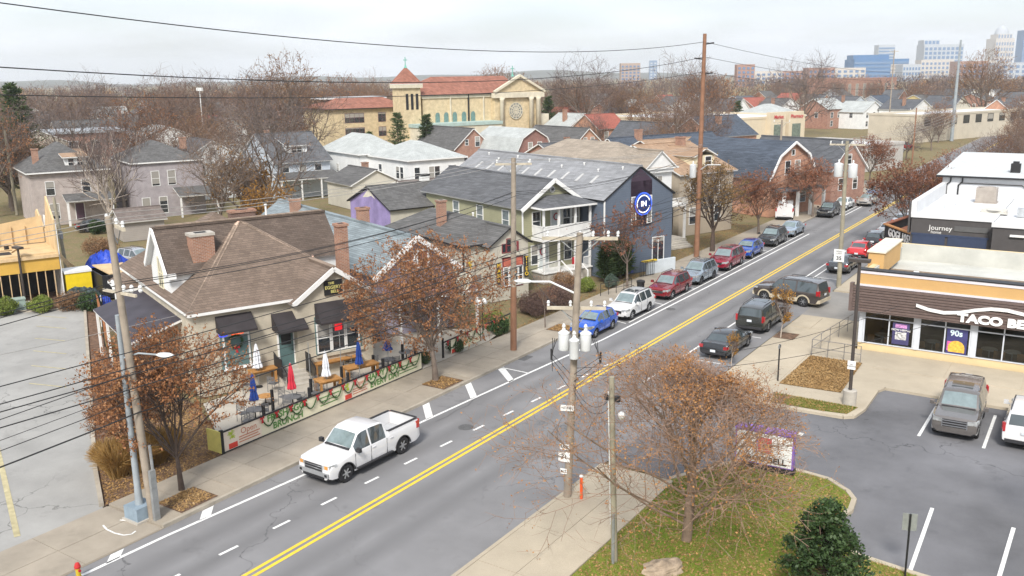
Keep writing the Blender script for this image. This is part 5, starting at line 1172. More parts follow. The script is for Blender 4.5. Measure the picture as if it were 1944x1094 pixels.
# black skip heaped with plywood and tarpaulin
DP = thing('skip', 'black roll off skip heaped with plywood and debris', 'skip', AB(13.2, 75.5), AROT+radians(4))
mb = MB(); mb.box(0, 2.6, 0, .1, .3, 2.0); mb.box(0, 2.6, 5.4, 5.5, .3, 2.0); mb.box(0, .1, .1, 5.4, .3, 2.0); mb.box(2.5, 2.6, .1, 5.4, .3, 2.0); mb.box(0, 2.6, 0, 5.5, .15, .3)
for x in (.4, 1.0, 1.6, 2.2): mb.box(x-.05, x+.05, -.08, 0, .3, 2.0)
mb.build('body', M('black_steel', (.025, .025, .028), .55, .2, 3), DP)
o = MB().lathe([(0, 0), (.38, 0), (.38, .03), (0, .03)], n=20, cap=False).build('decal', M('orange_decal', (.62, .25, .03), .5), DP, loc=(2.05, -.1, 1.35)); o.rotation_euler = (pi/2, 0, 0)
def crumple(name, label, cat, loc, w, d, h, mat, seed, rz=0.0, nx=14):
    r = random.Random(seed); mb = MB(); vs = []; fs = []
    for i in range(nx+1):
        for k in range(nx+1):
            u, v = i/nx*2-1, k/nx*2-1; e = max(abs(u), abs(v)); hh = h*(1-e**3)*(.6+.5*r.random()) if e < 1 else 0
            vs.append((u*w/2*(1+.06*r.uniform(-1, 1)), v*d/2*(1+.06*r.uniform(-1, 1)), hh))
    for i in range(nx):
        for k in range(nx): a = i*(nx+1)+k; fs.append((a, a+nx+1, a+nx+2, a+1))
    mb.add(vs, fs); o = mb.build(name, mat, None, loc=loc, rz=rz); return tag(o, label, cat)
m_tarp = M('blue_tarp', (.02, .06, .42), .45, .25, 2); m_ttarp = M('dark_tarp', (.05, .07, .07), .5, .3, 2)
o = MB().box(-1.3, 1.2, -1.6, 1.4, 0, .1).build('plywood_sheet', m_ply, None, loc=AB(14.7, 77.6, 2.05), rz=AROT+.2); o.rotation_euler = (.12, .08, AROT+.25); tag(o, 'round edged plywood sheet lying across the black skip', 'plywood')
crumple('blue_tarpaulin', 'crumpled bright blue tarpaulin behind the plywood sheet', 'tarpaulin', AB(14.6, 80.3, 1.9), 3.0, 2.2, 1.3, m_tarp, 3, .4)
crumple('dark_tarpaulin', 'heap under dark green and blue sheeting beside the skip', 'tarpaulin', AB(11.6, 75.6, 0), 3.2, 3.0, 1.3, m_ttarp, 5, .9)
crumple('blue_tarpaulin', 'low folded blue tarpaulin in front of the yellow site box', 'tarpaulin', AB(12.4, 74.0, 0), 2.2, 1.2, .8, m_tarp, 8, .6)
for i, (a, b, w, d, z) in enumerate(((12.0, 84, 3.6, 2.6, .9), (14.5, 86, 3.0, 2.4, .5))):
    r = thing('lumber_stack', ('stack of pale insulation boards behind the yellow box', 'stack of plywood sheets near the parked silver car')[i], 'lumber', AB(a, b), AROT+.15*i)
    for k in range(int(z/.1)): MB().box(-w/2+RND.uniform(-.05, .05), w/2+RND.uniform(-.05, .05), -d/2, d/2, k*.1, k*.1+.085).build('board', m_ply if i else M('pale_board', (.66, .62, .36), .8, .1), r)
# ramp fence of reddish boards beside the car park
RF = thing('board_fence', 'reddish timber ramp fence along the back of the left car park', 'fence', (0, 0, 0)); p, q = Vector((-64, 38.4, 0)), Vector((-50.5, 30.8, 0)); n = 34
for i in range(n):
    c = p.lerp(q, (i+.5)/n); o = MB().box(-.09, .09, -.02, .02, .1, 1.25).build('board', M('red_cedar', (.34, .14, .055), .7, .2, 3, rnd=.15), RF, loc=c, rz=atan2(q.y-p.y, q.x-p.x))
mb = MB()
for z in (.3, 1.1): mb.bar(p+Vector((.04, .05, z)), q+Vector((.04, .05, z)), .05, .09)
mb.build('rail', M('red_cedar2', (.30, .12, .05), .7), RF)
BF = thing('metal_fence', 'black mesh fence panel behind the skip ramp', 'fence', AB(12.4, 71.8), AROT)
mb = MB()
for i in range(24): mb.tube((i*.14, 0, 0), (i*.14, 0, 1.6), .015, n=4)
mb.tube((0, 0, 1.6), (3.3, 0, 1.6), .03); mb.tube((0, 0, .1), (3.3, 0, .1), .03); mb.build('bars', m_black, BF)
sheet('island_bed', [(-70.5, 34.0), (-66, 35.6), (-65.2, 38.4), (-66.5, 41.5), (-72, 40.5), (-73, 36.5)], .05, m_mulch)
mb = MB(); K = [(-72.5, 35.2), (-70.5, 33.9), (-67.5, 34.5), (-65.4, 36.6), (-65, 38.3)]
for i in range(4): mb.bar((*K[i], .06), (*K[i+1], .06), .2, .2)
S(mb.build('island_kerb', m_kerb))
o = MB().box(-.5, .5, -.4, .4, 0, .9).build('utility_box', M('utility_green', (.30, .38, .34), .5), None, loc=AB(7.2, 76.2), rz=AROT); tag(o, 'pale green utility box among the low shrubs by the site', 'box'); MB().box(-.55, .55, -.45, .45, .9, .98).build('lid', M('utility_green', (.3, .38, .34), .5), o)
# ================================================================ vehicles
def paint(name, col, metal=.25, rough=.25): return M('paint_'+name, col, rough, .04, .8, metal=metal, coat=1.0, spec=.5)
m_cglass = MGLASS('car_glass', (.045, .06, .065), .04, 1.0, .15); m_wglass = MGLASS('windscreen_sky_tint', (.16, .21, .215), .06, 1.0, .2)  # pale teal sky reflection is put into the windscreen base colour
m_tyre = M('tyre_rubber', (.022, .022, .024), .85, .2, 6); m_alloy = M('alloy', (.52, .53, .54), .3, .1, 5, metal=.8); m_dalloy = M('dark_alloy', (.10, .10, .11), .35, .1, 5, metal=.7)
m_clad = M('black_cladding', (.03, .03, .033), .65, .15); m_hl = MGLASS('headlamp_lens', (.30, .31, .31), .08, .9, .5); m_tl = MGLASS('tail_lamp_lens', (.38, .015, .02), .12, .9, .2); m_amb = MGLASS('amber_lens', (.62, .28, .06), .12, .9, .2)
m_chrome = M('chrome', (.62, .63, .64), .15, .05, 3, metal=.95); m_plate = M('number_plate', (.62, .66, .70), .5, .1, 10)
# key rows: s along the length from the nose, roof line, belt line, width factor, roof width factor
KEYS = dict(
 suv=dict(k=[(0, .66, .60, .80, .70), (.008, .84, .72, .90, .78), (.035, .96, .84, .96, .84), (.13, 1.03, .93, 1.0, .84), (.265, 1.10, 1.02, 1.0, .80), (.40, 1.60, 1.04, 1.0, .70), (.43, 1.645, 1.04, 1.0, .71), (.60, 1.69, 1.05, 1.0, .72), (.84, 1.65, 1.07, .99, .70), (.905, 1.60, 1.08, .98, .68), (.975, 1.12, 1.06, .95, .76), (.992, .86, .80, .93, .80), (1, .62, .58, .88, .76)],
   top=[(.275, .40), (.91, .97)], side=[(.30, .475), (.495, .665), (.69, .86)], wb=.58, fo=.19, r=.36),
 boxsuv=dict(k=[(0, .74, .66, .84, .74), (.008, .98, .80, .93, .80), (.03, 1.08, .95, .97, .86), (.12, 1.13, 1.03, 1.0, .88), (.265, 1.18, 1.10, 1.0, .84), (.365, 1.77, 1.12, 1.0, .76), (.40, 1.84, 1.12, 1.0, .77), (.60, 1.88, 1.12, 1.0, .78), (.90, 1.85, 1.12, 1.0, .77), (.955, 1.79, 1.13, .99, .76), (.985, 1.20, 1.12, .97, .82), (.993, .90, .84, .96, .84), (1, .68, .62, .93, .8)],
   top=[(.275, .362), (.957, .983)], side=[(.285, .445), (.465, .64), (.665, .94)], wb=.58, fo=.185, r=.39),
 sedan=dict(k=[(0, .55, .50, .78, .68), (.008, .70, .62, .90, .76), (.04, .80, .72, .96, .84), (.15, .88, .80, 1.0, .84), (.29, .96, .90, 1.0, .80), (.445, 1.38, .92, 1.0, .66), (.48, 1.42, .92, 1.0, .67), (.58, 1.45, .93, 1.0, .67), (.70, 1.41, .94, 1.0, .66), (.745, 1.36, .95, .99, .65), (.88, 1.06, .98, .97, .74), (.965, 1.02, .95, .94, .78), (.992, .80, .74, .92, .78), (1, .55, .52, .86, .72)],
   top=[(.30, .44), (.755, .875)], side=[(.335, .515), (.535, .70), (.715, .78)], wb=.575, fo=.19, r=.33),
 hatch=dict(k=[(0, .58, .52, .78, .68), (.01, .74, .66, .90, .78), (.05, .88, .78, .97, .84), (.13, .97, .88, 1.0, .83), (.24, 1.04, .96, 1.0, .80), (.41, 1.46, .98, 1.0, .68), (.46, 1.51, .98, 1.0, .69), (.62, 1.53, .99, 1.0, .69), (.85, 1.47, 1.01, .98, .66), (.90, 1.42, 1.02, .97, .65), (.972, 1.06, 1.0, .94, .76), (.993, .80, .74, .92, .78), (1, .56, .52, .86, .74)],
   top=[(.25, .405), (.905, .965)], side=[(.29, .49), (.51, .69), (.71, .86)], wb=.61, fo=.18, r=.33),
 van=dict(k=[(0, .70, .62, .84, .74), (.01, .95, .80, .93, .82), (.04, 1.12, 1.0, .97, .88), (.14, 1.24, 1.12, 1.0, .88), (.19, 1.34, 1.22, 1.0, .86), (.30, 1.98, 1.24, 1.0, .82), (.34, 2.08, 1.24, 1.0, .83), (.6, 2.12, 1.24, 1.0, .84), (.93, 2.08, 1.24, 1.0, .84), (.985, 2.02, 1.22, .99, .84), (.99, 1.18, 1.1, .99, .86), (1, .60, .56, .96, .84)],
   top=[(.20, .298)], side=[(.22, .40), (.43, .66), (.70, .92)], wb=.60, fo=.18, r=.35, rear=True),
 pickup=dict(k=[(0, .76, .68, .86, .76), (.006, 1.02, .86, .94, .82), (.025, 1.12, .98, .98, .88), (.12, 1.20, 1.08, 1.0, .88), (.245, 1.25, 1.16, 1.0, .84), (.335, 1.84, 1.18, 1.0, .72), (.37, 1.92, 1.18, 1.0, .73), (.47, 1.95, 1.18, 1.0, .74), (.575, 1.91, 1.18, 1.0, .73), (.605, 1.84, 1.19, 1.0, .73), (.628, 1.42, 1.20, 1.0, .86), (.634, 1.36, 1.22, 1.0, .93), (.96, 1.36, 1.22, .99, .93), (.985, 1.34, 1.2, .98, .92), (.992, .90, .84, .97, .9), (1, .72, .66, .95, .86)],
   top=[(.255, .333), (.607, .626)], side=[(.27, .425), (.44, .60)], wb=.625, fo=.165, r=.41))
_CB = {}
def car_mesh(kind, L, Wd, Hs):
    key = (kind, L, Wd, Hs)
    if key in _CB: return _CB[key]
    K = KEYS[kind]; ks = K['k']; cuts = sorted(set([q[0] for q in ks]+[a for s in K['top']+K['side'] for a in s]+[.17, .34, .52, .64, .78, .94]))
    def ip(s):
        for i in range(len(ks)-1):
            a, b = ks[i], ks[i+1]
            if a[0] <= s <= b[0]:
                t = (s-a[0])/(b[0]-a[0]) if b[0] > a[0] else 0
                return [a[j]+(b[j]-a[j])*t for j in range(1, 5)]
        return ks[-1][1:]
    hw = Wd/2; rings = []
    for s in cuts:
        zt, zb, wf, rf = ip(s); zt *= Hs; zb *= Hs; e = min(1, s/.05, (1-s)/.05); z0 = (.30+.16*(1-e))*Hs*.85
        w = hw*wf; wr = hw*rf; x = L/2-s*L; zm = z0+(zb-z0)*.55
        dz = max(zt-zb, .02); wr_ = min(wr, w-.02)
        R = [(0, z0), (w*.84, z0), (w*.965, z0+.09), (w, zm), (w*.992, zb-.05), (w*.965, zb), (wr_+(w*.965-wr_)*.06, zt-dz*.10), (wr_*.90, zt-dz*.012), (0, zt+.02)]
        rings.append((x, R))
    mb = MB(); vid = []
    for x, R in rings:
        ids = []
        for (y, z) in R: mb.v.append((x, -y, z)); ids.append(len(mb.v)-1)
        idr = [ids[0]]
        for (y, z) in R[1:-1]: mb.v.append((x, y, z)); idr.append(len(mb.v)-1)
        idr.append(ids[-1]); vid.append((ids, idr))
    inn = lambda m, S_: any(a-1e-6 <= m <= b+1e-6 for a, b in S_)
    for i in range(len(cuts)-1):
        m = (cuts[i]+cuts[i+1])/2
        for side in (0, 1):
            A, B = vid[i][side], vid[i+1][side]
            for j in range(8):
                mi = 0
                if j == 5 and inn(m, K['side']): mi = 2
                if j == 7 and inn(m, K['top']): mi = 1 if m < .5 else 3
                if j in (0, 1): mi = 4
                f = (A[j], A[j+1], B[j+1], B[j]); mb.f.append(f if side == 1 else f[::-1]); mb.m.append(mi)
    mb.f.append(tuple(vid[0][0])+tuple(vid[0][1][-2:0:-1])); mb.m.append(0)
    mb.f.append((tuple(vid[-1][0])+tuple(vid[-1][1][-2:0:-1]))[::-1]); mb.m.append(0)
    mats = [m_white, m_wglass, m_cglass, m_cglass, m_clad, m_dark]
    me = mb.mesh('body', mats)
    bm = bmesh.new(); bm.from_mesh(me); bmesh.ops.recalc_face_normals(bm, faces=bm.faces); bm.to_mesh(me); bm.free()
    o = bpy.data.objects.new('tmp', me); COL.objects.link(o)
    c = MB(); r = K['r']; xf = L/2-K['fo']*L; xr = xf-K['wb']*L
    for x in (xf, xr): c.tube((x, -Wd, r), (x, Wd, r), r*1.17, n=26, mi=5)
    if kind == 'pickup': c.box(L/2-.975*L, L/2-.642*L, -hw*.80, hw*.80, .78, 2.2, 0)
    cm = c.mesh('cut', mats)
    bm = bmesh.new(); bm.from_mesh(cm); bmesh.ops.recalc_face_normals(bm, faces=bm.faces); bm.to_mesh(cm); bm.free()
    co = bpy.data.objects.new('cut', cm); COL.objects.link(co)
    md = o.modifiers.new('b', 'BOOLEAN'); md.object = co; md.operation = 'DIFFERENCE'; md.solver = 'EXACT'
    dg = bpy.context.evaluated_depsgraph_get(); dg.update()
    res = bpy.data.meshes.new_from_object(o.evaluated_get(dg))
    bpy.data.objects.remove(o); bpy.data.objects.remove(co)
    out = {}
    for nm, idx in (('body', (0, 4, 5)), ('windscreen', (1,)), ('side_window', (2,)), ('rear_window', (3,))):
        bm = bmesh.new(); bm.from_mesh(res); bmesh.ops.delete(bm, geom=[f for f in bm.faces if f.material_index not in idx], context='FACES')
        if nm == 'side_window':
            for sgn, key2 in ((-1, 'l'), (1, 'r')):
                b2 = bm.copy(); bmesh.ops.delete(b2, geom=[f for f in b2.faces if f.calc_center_median().y*sgn < 0], context='FACES')
                for f in b2.faces: f.material_index = 0
                m2 = bpy.data.meshes.new(nm); b2.to_mesh(m2); b2.free(); m2.materials.append(m_cglass); out[nm+key2] = m2
        else:
            if nm != 'body':
                for f in bm.faces: f.material_index = 0
            m2 = bpy.data.meshes.new(nm); bm.to_mesh(m2)
            for q in (mats if nm == 'body' else [m_wglass if nm == 'windscreen' else m_cglass]): m2.materials.append(q)
            m2.polygons.foreach_set('use_smooth', [True]*len(m2.polygons)); m2.set_sharp_from_angle(angle=radians(28))
            out[nm] = m2
        bm.free()
    # wheels
    t = MB(); prof = [(.60, -.10), (.86, -.115), (.97, -.09), (1, -.05), (1, .05), (.97, .09), (.86, .115), (.60, .10)]
    t.lathe([(a*r, b*r*2.6) for a, b in prof], n=26, cap=False); tm = t.mesh('tyre', m_tyre, True, 50)
    w = MB(); w.lathe([(.0, -.16*r), (.62*r, -.16*r), (.62*r, .22*r), (.56*r, .26*r), (.54*r, .10*r), (0, .10*r)], n=24, cap=False)
    for i in range(6):
        a = 2*pi*i/6; w.bar((0, 0, .2*r), (.57*r*cos(a), .57*r*sin(a), .22*r), .15*r, .08*r, 1)
    w.lathe([(.0, .26*r), (.13*r, .26*r), (.15*r, .1*r)], n=12, mi=1, cap=False); wm = w.mesh('rim', [m_dark, m_alloy])
    out['wheel'] = (tm, wm, r, xf, xr); out['ip'] = ip
    _CB[key] = out; return out
def car(name, label, kind, L, Wd, pos, heading, col, Hs=1.0, cat='car', group=None, rim=None, trim=None, rails=True, roofc=None, grille='dark', lower=None, sunroof=False, amber=False):
    """heading in radians, direction the nose points (0 = +X)"""
    c = thing(name, label, cat, pos, heading, group); m = car_mesh(kind, L, Wd, Hs); K = KEYS[kind]; ip = m['ip']; hw = Wd/2
    def part(nm, me, mat0=None, parent=c):
        o = link(nm, me, parent)
        if mat0 is not None: o.material_slots[0].link = 'OBJECT'; o.material_slots[0].material = mat0
        if lower is not None and nm == 'body': o.material_slots[4].link = 'OBJECT'; o.material_slots[4].material = lower
        return o
    part('body', m['body'], col); part('windscreen', m['windscreen']); part('side_window', m['side_windowl']); part('side_window', m['side_windowr'])
    if len(m['rear_window'].polygons): part('rear_window', m['rear_window'])
    tm, wm, r, xf, xr = m['wheel']
    for x in (xf, xr):
        for s in (-1, 1):
            o = link('wheel', tm, c, (x, s*(hw-.13), r)); o.rotation_euler = (-s*pi/2, 0, 0)
            q = link('rim', wm, o)
            if rim: q.material_slots[1].link = 'OBJECT'; q.material_slots[1].material = rim
    X0, X1 = L/2, -L/2; tz = (.84 if kind in ('suv', 'hatch') else .74 if kind == 'sedan' else .98)*Hs
    hz = tz-.13
    for s in (-1, 1):
        f = MB(); f.add([(X0+.015, s*hw*.50, hz), (X0-.045, s*hw*.92, hz+.01), (X0-.40, s*hw*1.008, hz+.09), (X0-.40, s*hw*1.0, hz+.20), (X0-.06, s*hw*.91, hz+.19), (X0+.005, s*hw*.52, hz+.15),
            (X0-.35, s*hw*.45, hz), (X0-.5, s*hw*.6, hz+.1), (X0-.3, s*hw*.45, hz+.12)], [(0, 1, 4, 5), (1, 2, 3, 4), (0, 5, 8, 6), (5, 4, 3, 8), (2, 7, 3), (3, 7, 8), (1, 0, 6), (1, 6, 2), (2, 6, 7), (7, 6, 8)])
        o = f.build('headlight', m_hl, c)
        if amber: MB().box(X0-.12, X0-.0, s*hw*.74-.09, s*hw*.74+.09, hz+.02, hz+.16).build('indicator', m_amb, o)
        g = MB(); zt = tz+(.05 if kind != 'van' else .3)
        hh = .42 if kind in ('pickup', 'boxsuv', 'van') else .17
        g.box(X1+.0, X1+.10, s*hw*(.70 if hh < .3 else .84), s*hw*.95, zt-hh*.3, zt+hh*.7); g.box(X1+.09, X1+.26, s*hw*.93, s*hw*1.0, zt-hh*.2, zt+hh*.6); g.build('tail_light', m_tl, c)
        mr = MB(); xm = L/2-(.30 if kind != 'pickup' else .275)*L; zz = ip(.3)[1]*Hs+.05
        mr.box(xm-.06, xm+.06, s*(hw-.02), s*(hw+.07), zz-.03, zz+.02); mr.box(xm-.07, xm+.08, s*(hw+.05), s*(hw+.25), zz-.03, zz+.15); mr.build('wing_mirror', (m_clad if kind == 'pickup' else col), c)
        if rails and kind in ('suv', 'boxsuv'):
            z = ip(.6)[0]*Hs; wr = hw*ip(.6)[3]*.92; rl = MB(); rl.path([(L/2-.44*L, s*wr, z-.03), (L/2-.47*L, s*wr, z+.05), (L/2-.85*L, s*wr, z+.03), (L/2-.88*L, s*wr, z-.06)], .022, 6); rl.build('roof_rail', trim or m_clad, c)
        dh = MB()
        for sx in (.46, .66): zz2 = ip(sx)[1]*Hs-.16; dh.box(L/2-sx*L-.1, L/2-sx*L+.1, s*(hw*.985), s*(hw+.025), zz2, zz2+.035)
        dh.build('door_handle', trim or col, c)
        sm = MB()
        for sx in ((.285, .48, .68) if kind not in ('pickup',) else (.26, .43, .605)):
            zz3 = ip(sx)[1]*Hs; sm.box(L/2-sx*L-.008, L/2-sx*L+.008, s*(hw*.97), s*(hw*1.004), .42*Hs, zz3-.04)
        sm.build('door_seam', m_clad, c)
    cw = MB(); zc = ip(.265 if kind != 'pickup' else .25)[0]*Hs; xc = L/2-(.27 if kind not in ('sedan', 'pickup', 'van') else .295 if kind == 'sedan' else .252 if kind == 'pickup' else .197)*L
    cw.box(xc-.03, xc+.10, -hw*.72, hw*.72, zc-.03, zc+.032); cw.build('cowl', m_clad, c)
    gz = hz-.02; gr = MB(); gh = .30 if kind in ('pickup', 'boxsuv') else .16
    gr.box(X0-.12, X0+.012, -hw*.50, hw*.50, gz-gh*.6, gz+gh*.55); o = gr.build('grille', m_dark, c)
    bars = MB(); nb = 3 if gh > .2 else 2
    for i in range(nb): z = gz-gh*.4+i*gh*.8/(nb-1); bars.box(X0, X0+.024, -hw*.5, hw*.5, z-.022, z+.022)
    if gh > .2: bars.box(X0-.1, X0+.02, -hw*.54, -hw*.5, gz-gh*.7, gz+gh*.6); bars.box(X0-.1, X0+.02, hw*.5, hw*.54, gz-gh*.7, gz+gh*.6)
    bars.build('grille_bar', m_chrome, o)
    bp = MB(); bp.box(X0-.15, X0-.004, -hw*.72, hw*.72, .36*Hs, .50*Hs); bp.build('front_intake', m_clad, c)
    bp = MB(); bp.box(X1-.03, X1+.2, -hw*.84, hw*.84, .40*Hs, .56*Hs); bp.build('rear_bumper', m_clad if kind != 'pickup' else m_chrome, c)
    pl = MB(); pl.box(X1-.045, X1-.028, -.16, .16, tz-.22 if kind != 'boxsuv' else tz-.1, tz-.07 if kind != 'boxsuv' else tz+.05); pl.build('number_plate', m_plate, c)
    if lower is not None:
        for s in (-1, 1):
            MB().box(xr+r*1.25, xf-r*1.25, s*hw*.97, s*(hw+.012), .36, .66).build('lower_trim', lower, c)
            for x in (xf, xr):
                fl = MB()
                for i in range(12): a, b = pi*i/12, pi*(i+1)/12; fl.bar((x+r*1.25*cos(a), s*(hw+.004), r+r*1.25*sin(a)), (x+r*1.25*cos(b), s*(hw+.004), r+r*1.25*sin(b)), .05, .10)
                fl.build('wheel_arch', lower, c)
        MB().box(X0-.25, X0+.03, -hw*.93, hw*.93, .42, .68).build('front_bumper', lower, c); MB().box(X1-.04, X1+.35, -hw*.96, hw*.96, .40, .66).build('bumper_cover', lower, c)
    if sunroof:
        z = ip(.55)[0]*Hs; MB().box(L/2-.63*L, L/2-.47*L, -hw*.46, hw*.46, z-.02, z+.028).build('sunroof', m_cglass, c)
    if kind == 'pickup':
        MB().box(X0-.2, X0+.05, -hw*.9, hw*.9, .52, .70).build('front_bumper', M('bumper_grey', (.34, .35, .36), .35, .05, 2, metal=.3), c); MB().box(X0-.1, X0+.06, -hw*.62, hw*.62, .42, .53).build('lower_grille', m_dark, c)
        for s in (-1, 1): MB().box(X0-.05, X0+.056, s*hw*.68, s*hw*.82, .55, .66).build('fog_lamp', m_dark, c)
        MB().box(L/2-.972*L, L/2-.648*L, -hw*.79, hw*.79, .785, .80).build('bed_liner', M('bed_grey', (.42, .43, .44), .6, .1, 2), c)
        # bed rails, running boards, flares, visor, decal
        for s in (-1, 1):
            MB().box(L/2-.98*L, L/2-.645*L, s*hw*.80, s*hw*.93, 1.372, 1.40).build('bed_rail_cap', m_clad, c)
            MB().box(L/2-.66*L, L/2-.27*L, s*hw*.94, s*(hw+.10), .40, .46).build('running_board', m_clad, c)
            for x in (xf, xr):
                fl = MB(); n = 12
                for i in range(n):
                    a, b = pi*(.02+.96*i/n), pi*(.02+.96*(i+1)/n); fl.bar((x+r*1.19*cos(a), s*(hw+.002), r+r*1.19*sin(a)), (x+r*1.19*cos(b), s*(hw+.002), r+r*1.19*sin(b)), .05, .035)
                fl.build('wheel_arch', m_clad, c)
        MB().box(X1-.0, X1+.10, -hw*.80, hw*.80, 1.372, 1.40).build('tailgate_cap', m_clad, c)
        text_on('decal', '4x4', c, (X1+.55, -hw*.995-.012, 1.16), (pi/2, 0, 0), .17, m_dark, 0, .006)
    return c
N_, S_ = pi/2, -pi/2
# --- moving pickup and left kerb side, noses towards the viewer
car('pickup_truck', 'white crew cab pickup truck driving down the near lane', 'pickup', 5.75, 2.0, (-26.75, 27.75, 0), S_+radians(-1.5), paint('white', (.64, .64, .645), 0, .25), cat='pickup', amber=True)
KX = -27.95
def park(name, label, kind, L, Wd, px, py, col, cat, heading=S_, X=KX, **k):
    y = atX(px, py, X).y
    return car(name, label, kind, L, Wd, (X, y, 0), heading+radians(RND.uniform(-1, 1)), col, cat=cat, **k)
park('hatchback', 'bright blue hatchback half hidden behind the transformer pole', 'hatch', 4.0, 1.72, 1128, 612, paint('bright_blue', (.015, .10, .52)), 'hatchback')
park('suv', 'white suv with sunroof parked behind the bright blue hatchback', 'suv', 4.68, 1.87, 1197, 573, paint('white2', (.62, .62, .615), 0, .25), 'suv', sunroof=True)
park('suv', 'dark red suv parked between the white and silver blue ones', 'suv', 4.67, 1.86, 1272, 541, paint('dark_red', (.22, .012, .018)), 'suv')
park('suv', 'silver blue suv with black roof rails behind the dark red one', 'suv', 4.6, 1.85, 1326, 511, paint('silver_blue', (.30, .36, .42), .5), 'suv', rim=m_dalloy)
park('minivan', 'crimson minivan with dark roof parked behind the silver blue suv', 'suv', 5.1, 1.98, 1379, 490, paint('crimson', (.25, .010, .03)), 'minivan', Hs=1.05, rails=False, sunroof=True)
park('hatchback', 'royal blue hatchback parked behind the crimson minivan', 'hatch', 4.3, 1.78, 1421, 470, paint('royal_blue', (.012, .07, .38)), 'hatchback')
park('suv', 'charcoal suv parked beside the street tree, beyond the royal blue hatchback', 'suv', 4.7, 1.9, 1467, 449, paint('charcoal', (.045, .05, .055), .5), 'suv')
park('sedan', 'pale ice blue sedan, last of the row before the driveway', 'sedan', 4.7, 1.83, 1502, 438, paint('ice_blue', (.36, .45, .54), .5), 'sedan')
car('van', 'white passenger van parked with its rear to the street beyond the trees', 'van', 5.5, 2.05, G(1490, 414), radians(105), paint('white3', (.62, .62, .62), 0, .25), cat='van')
park('suv', 'black suv parked past the driveway', 'suv', 4.6, 1.84, 1574, 398, paint('black', (.015, .017, .02), .3), 'suv')
park('sedan', 'white sedan parked behind the black suv', 'sedan', 4.7, 1.82, 1601, 390, paint('white4', (.68, .70, .70), 0, .25), 'sedan')
park('sedan', 'pale gold sedan driving in the distance by the round rust tree', 'sedan', 4.8, 1.84, 1648, 362, paint('pale_gold', (.50, .47, .42), .5), 'sedan', X=-26.2)
park('sedan', 'small blue car behind the pale gold sedan', 'sedan', 4.6, 1.8, 1664, 351, paint('steel_blue', (.12, .18, .30), .4), 'sedan', X=-27.0)
# --- right kerb side, tails towards the viewer
car('sedan', 'black sedan nearest on the right kerb seen from behind', 'sedan', 4.75, 1.84, (-18.85, 52.3, 0), N_, paint('black2', (.02, .022, .025), .3), cat='sedan')
car('suv', 'black seven seat suv parked in front of the black sedan by the young tree', 'boxsuv', 5.0, 1.96, (-18.9, 59.0, 0), N_, paint('black_green', (.035, .037, .033), .3), Hs=.97, cat='suv', sunroof=True)
car('sedan', 'dark grey sedan parked by the speed limit sign', 'sedan', 4.8, 1.84, (-18.7, 80.2, 0), N_, paint('dark_grey', (.06, .065, .07), .5), cat='sedan')
car('sedan', 'bright red sedan parked between dark cars on the right', 'sedan', 4.6, 1.8, (-18.75, 87.2, 0), N_, paint('bright_red', (.52, .015, .02), .1), Hs=1.05, cat='sedan')
car('hatchback', 'black hatchback parked in front of the bright red sedan', 'hatch', 4.2, 1.78, (-18.8, 93.6, 0), N_, paint('black3', (.025, .027, .03), .3), cat='hatchback')
car('sedan', 'white sedan parked beside the black terrace hoarding', 'sedan', 4.7, 1.82, (-18.9, 100.2, 0), N_, paint('white5', (.74, .75, .75), 0, .25), cat='sedan')
car('sedan', 'silver sedan farthest along the right kerb behind the tree', 'sedan', 4.7, 1.82, (-18.9, 107.5, 0), N_, paint('silver', (.45, .46, .47), .6), cat='sedan')
car('suv', 'large brown suv with beige lower trim pulling out of the driveway', 'boxsuv', 5.25, 2.0, (-19.2, 66.6, 0), radians(172), paint('brown_grey', (.075, .062, .055), .4), Hs=1.02, cat='suv', lower=M('beige_cladding', (.48, .42, .31), .5), rim=m_chrome)
car('suv', 'large pewter suv with chrome grille parked nose out in the bay', 'boxsuv', 5.2, 2.03, (-4.9, 46.6, 0), S_+radians(2), paint('pewter', (.17, .155, .145), .5), Hs=1.02, cat='suv', sunroof=True, trim=m_chrome)
car('suv', 'white suv cut by the right edge of the picture, rear outward', 'boxsuv', 4.8, 1.9, (-1.95, 46.6, 0), N_, paint('white6', (.62, .62, .62), 0, .25), Hs=.95, cat='suv')
pa, pb = pxab(262, 505, 0); car('suv', 'silver suv parked on the back lane beyond the restaurant', 'suv', 4.6, 1.82, AB(pa, pb), AROT-pi*.38, paint('silver2', (.48, .48, .50), .5), cat='suv')
pa, pb = pxab(150, 462, 0); car('sedan', 'black car half hidden by shrubs in front of the pink house', 'sedan', 4.6, 1.8, AB(20, 113.5), AROT, paint('black4', (.02, .02, .022), .3), cat='sedan')
# --- far parking lot and queue of cars beyond the trees on the right
fc = [((.06, .07, .08), 'dark'), ((.62, .63, .64), 'white'), ((.30, .02, .025), 'red'), ((.16, .2, .26), 'blue grey'), ((.35, .35, .36), 'grey')]
for i, (px, py) in enumerate(((1712, 266), (1728, 262), (1745, 259), (1720, 252), (1763, 256), (1778, 252), (1700, 290), (1716, 284), (1830, 258), (1848, 250))):
    c_, n_ = fc[(i*3+1) % 5]
    car('distant_car', n_+' car %s in the far lot beyond the white roofed store' % ('first from the left', 'second from the left', 'in the middle', 'in the back rank', 'right of the middle', 'near the shop doors', 'at the near end', 'beside the near lamp', 'under the far trees', 'at the far right')[i], ('sedan', 'suv')[i % 2], 4.6, 1.82, G(px, py), radians(60+RND.uniform(-8, 8)), paint('far_%d' % ((i*3+1) % 5), c_, .2), group='cars in the far lot')
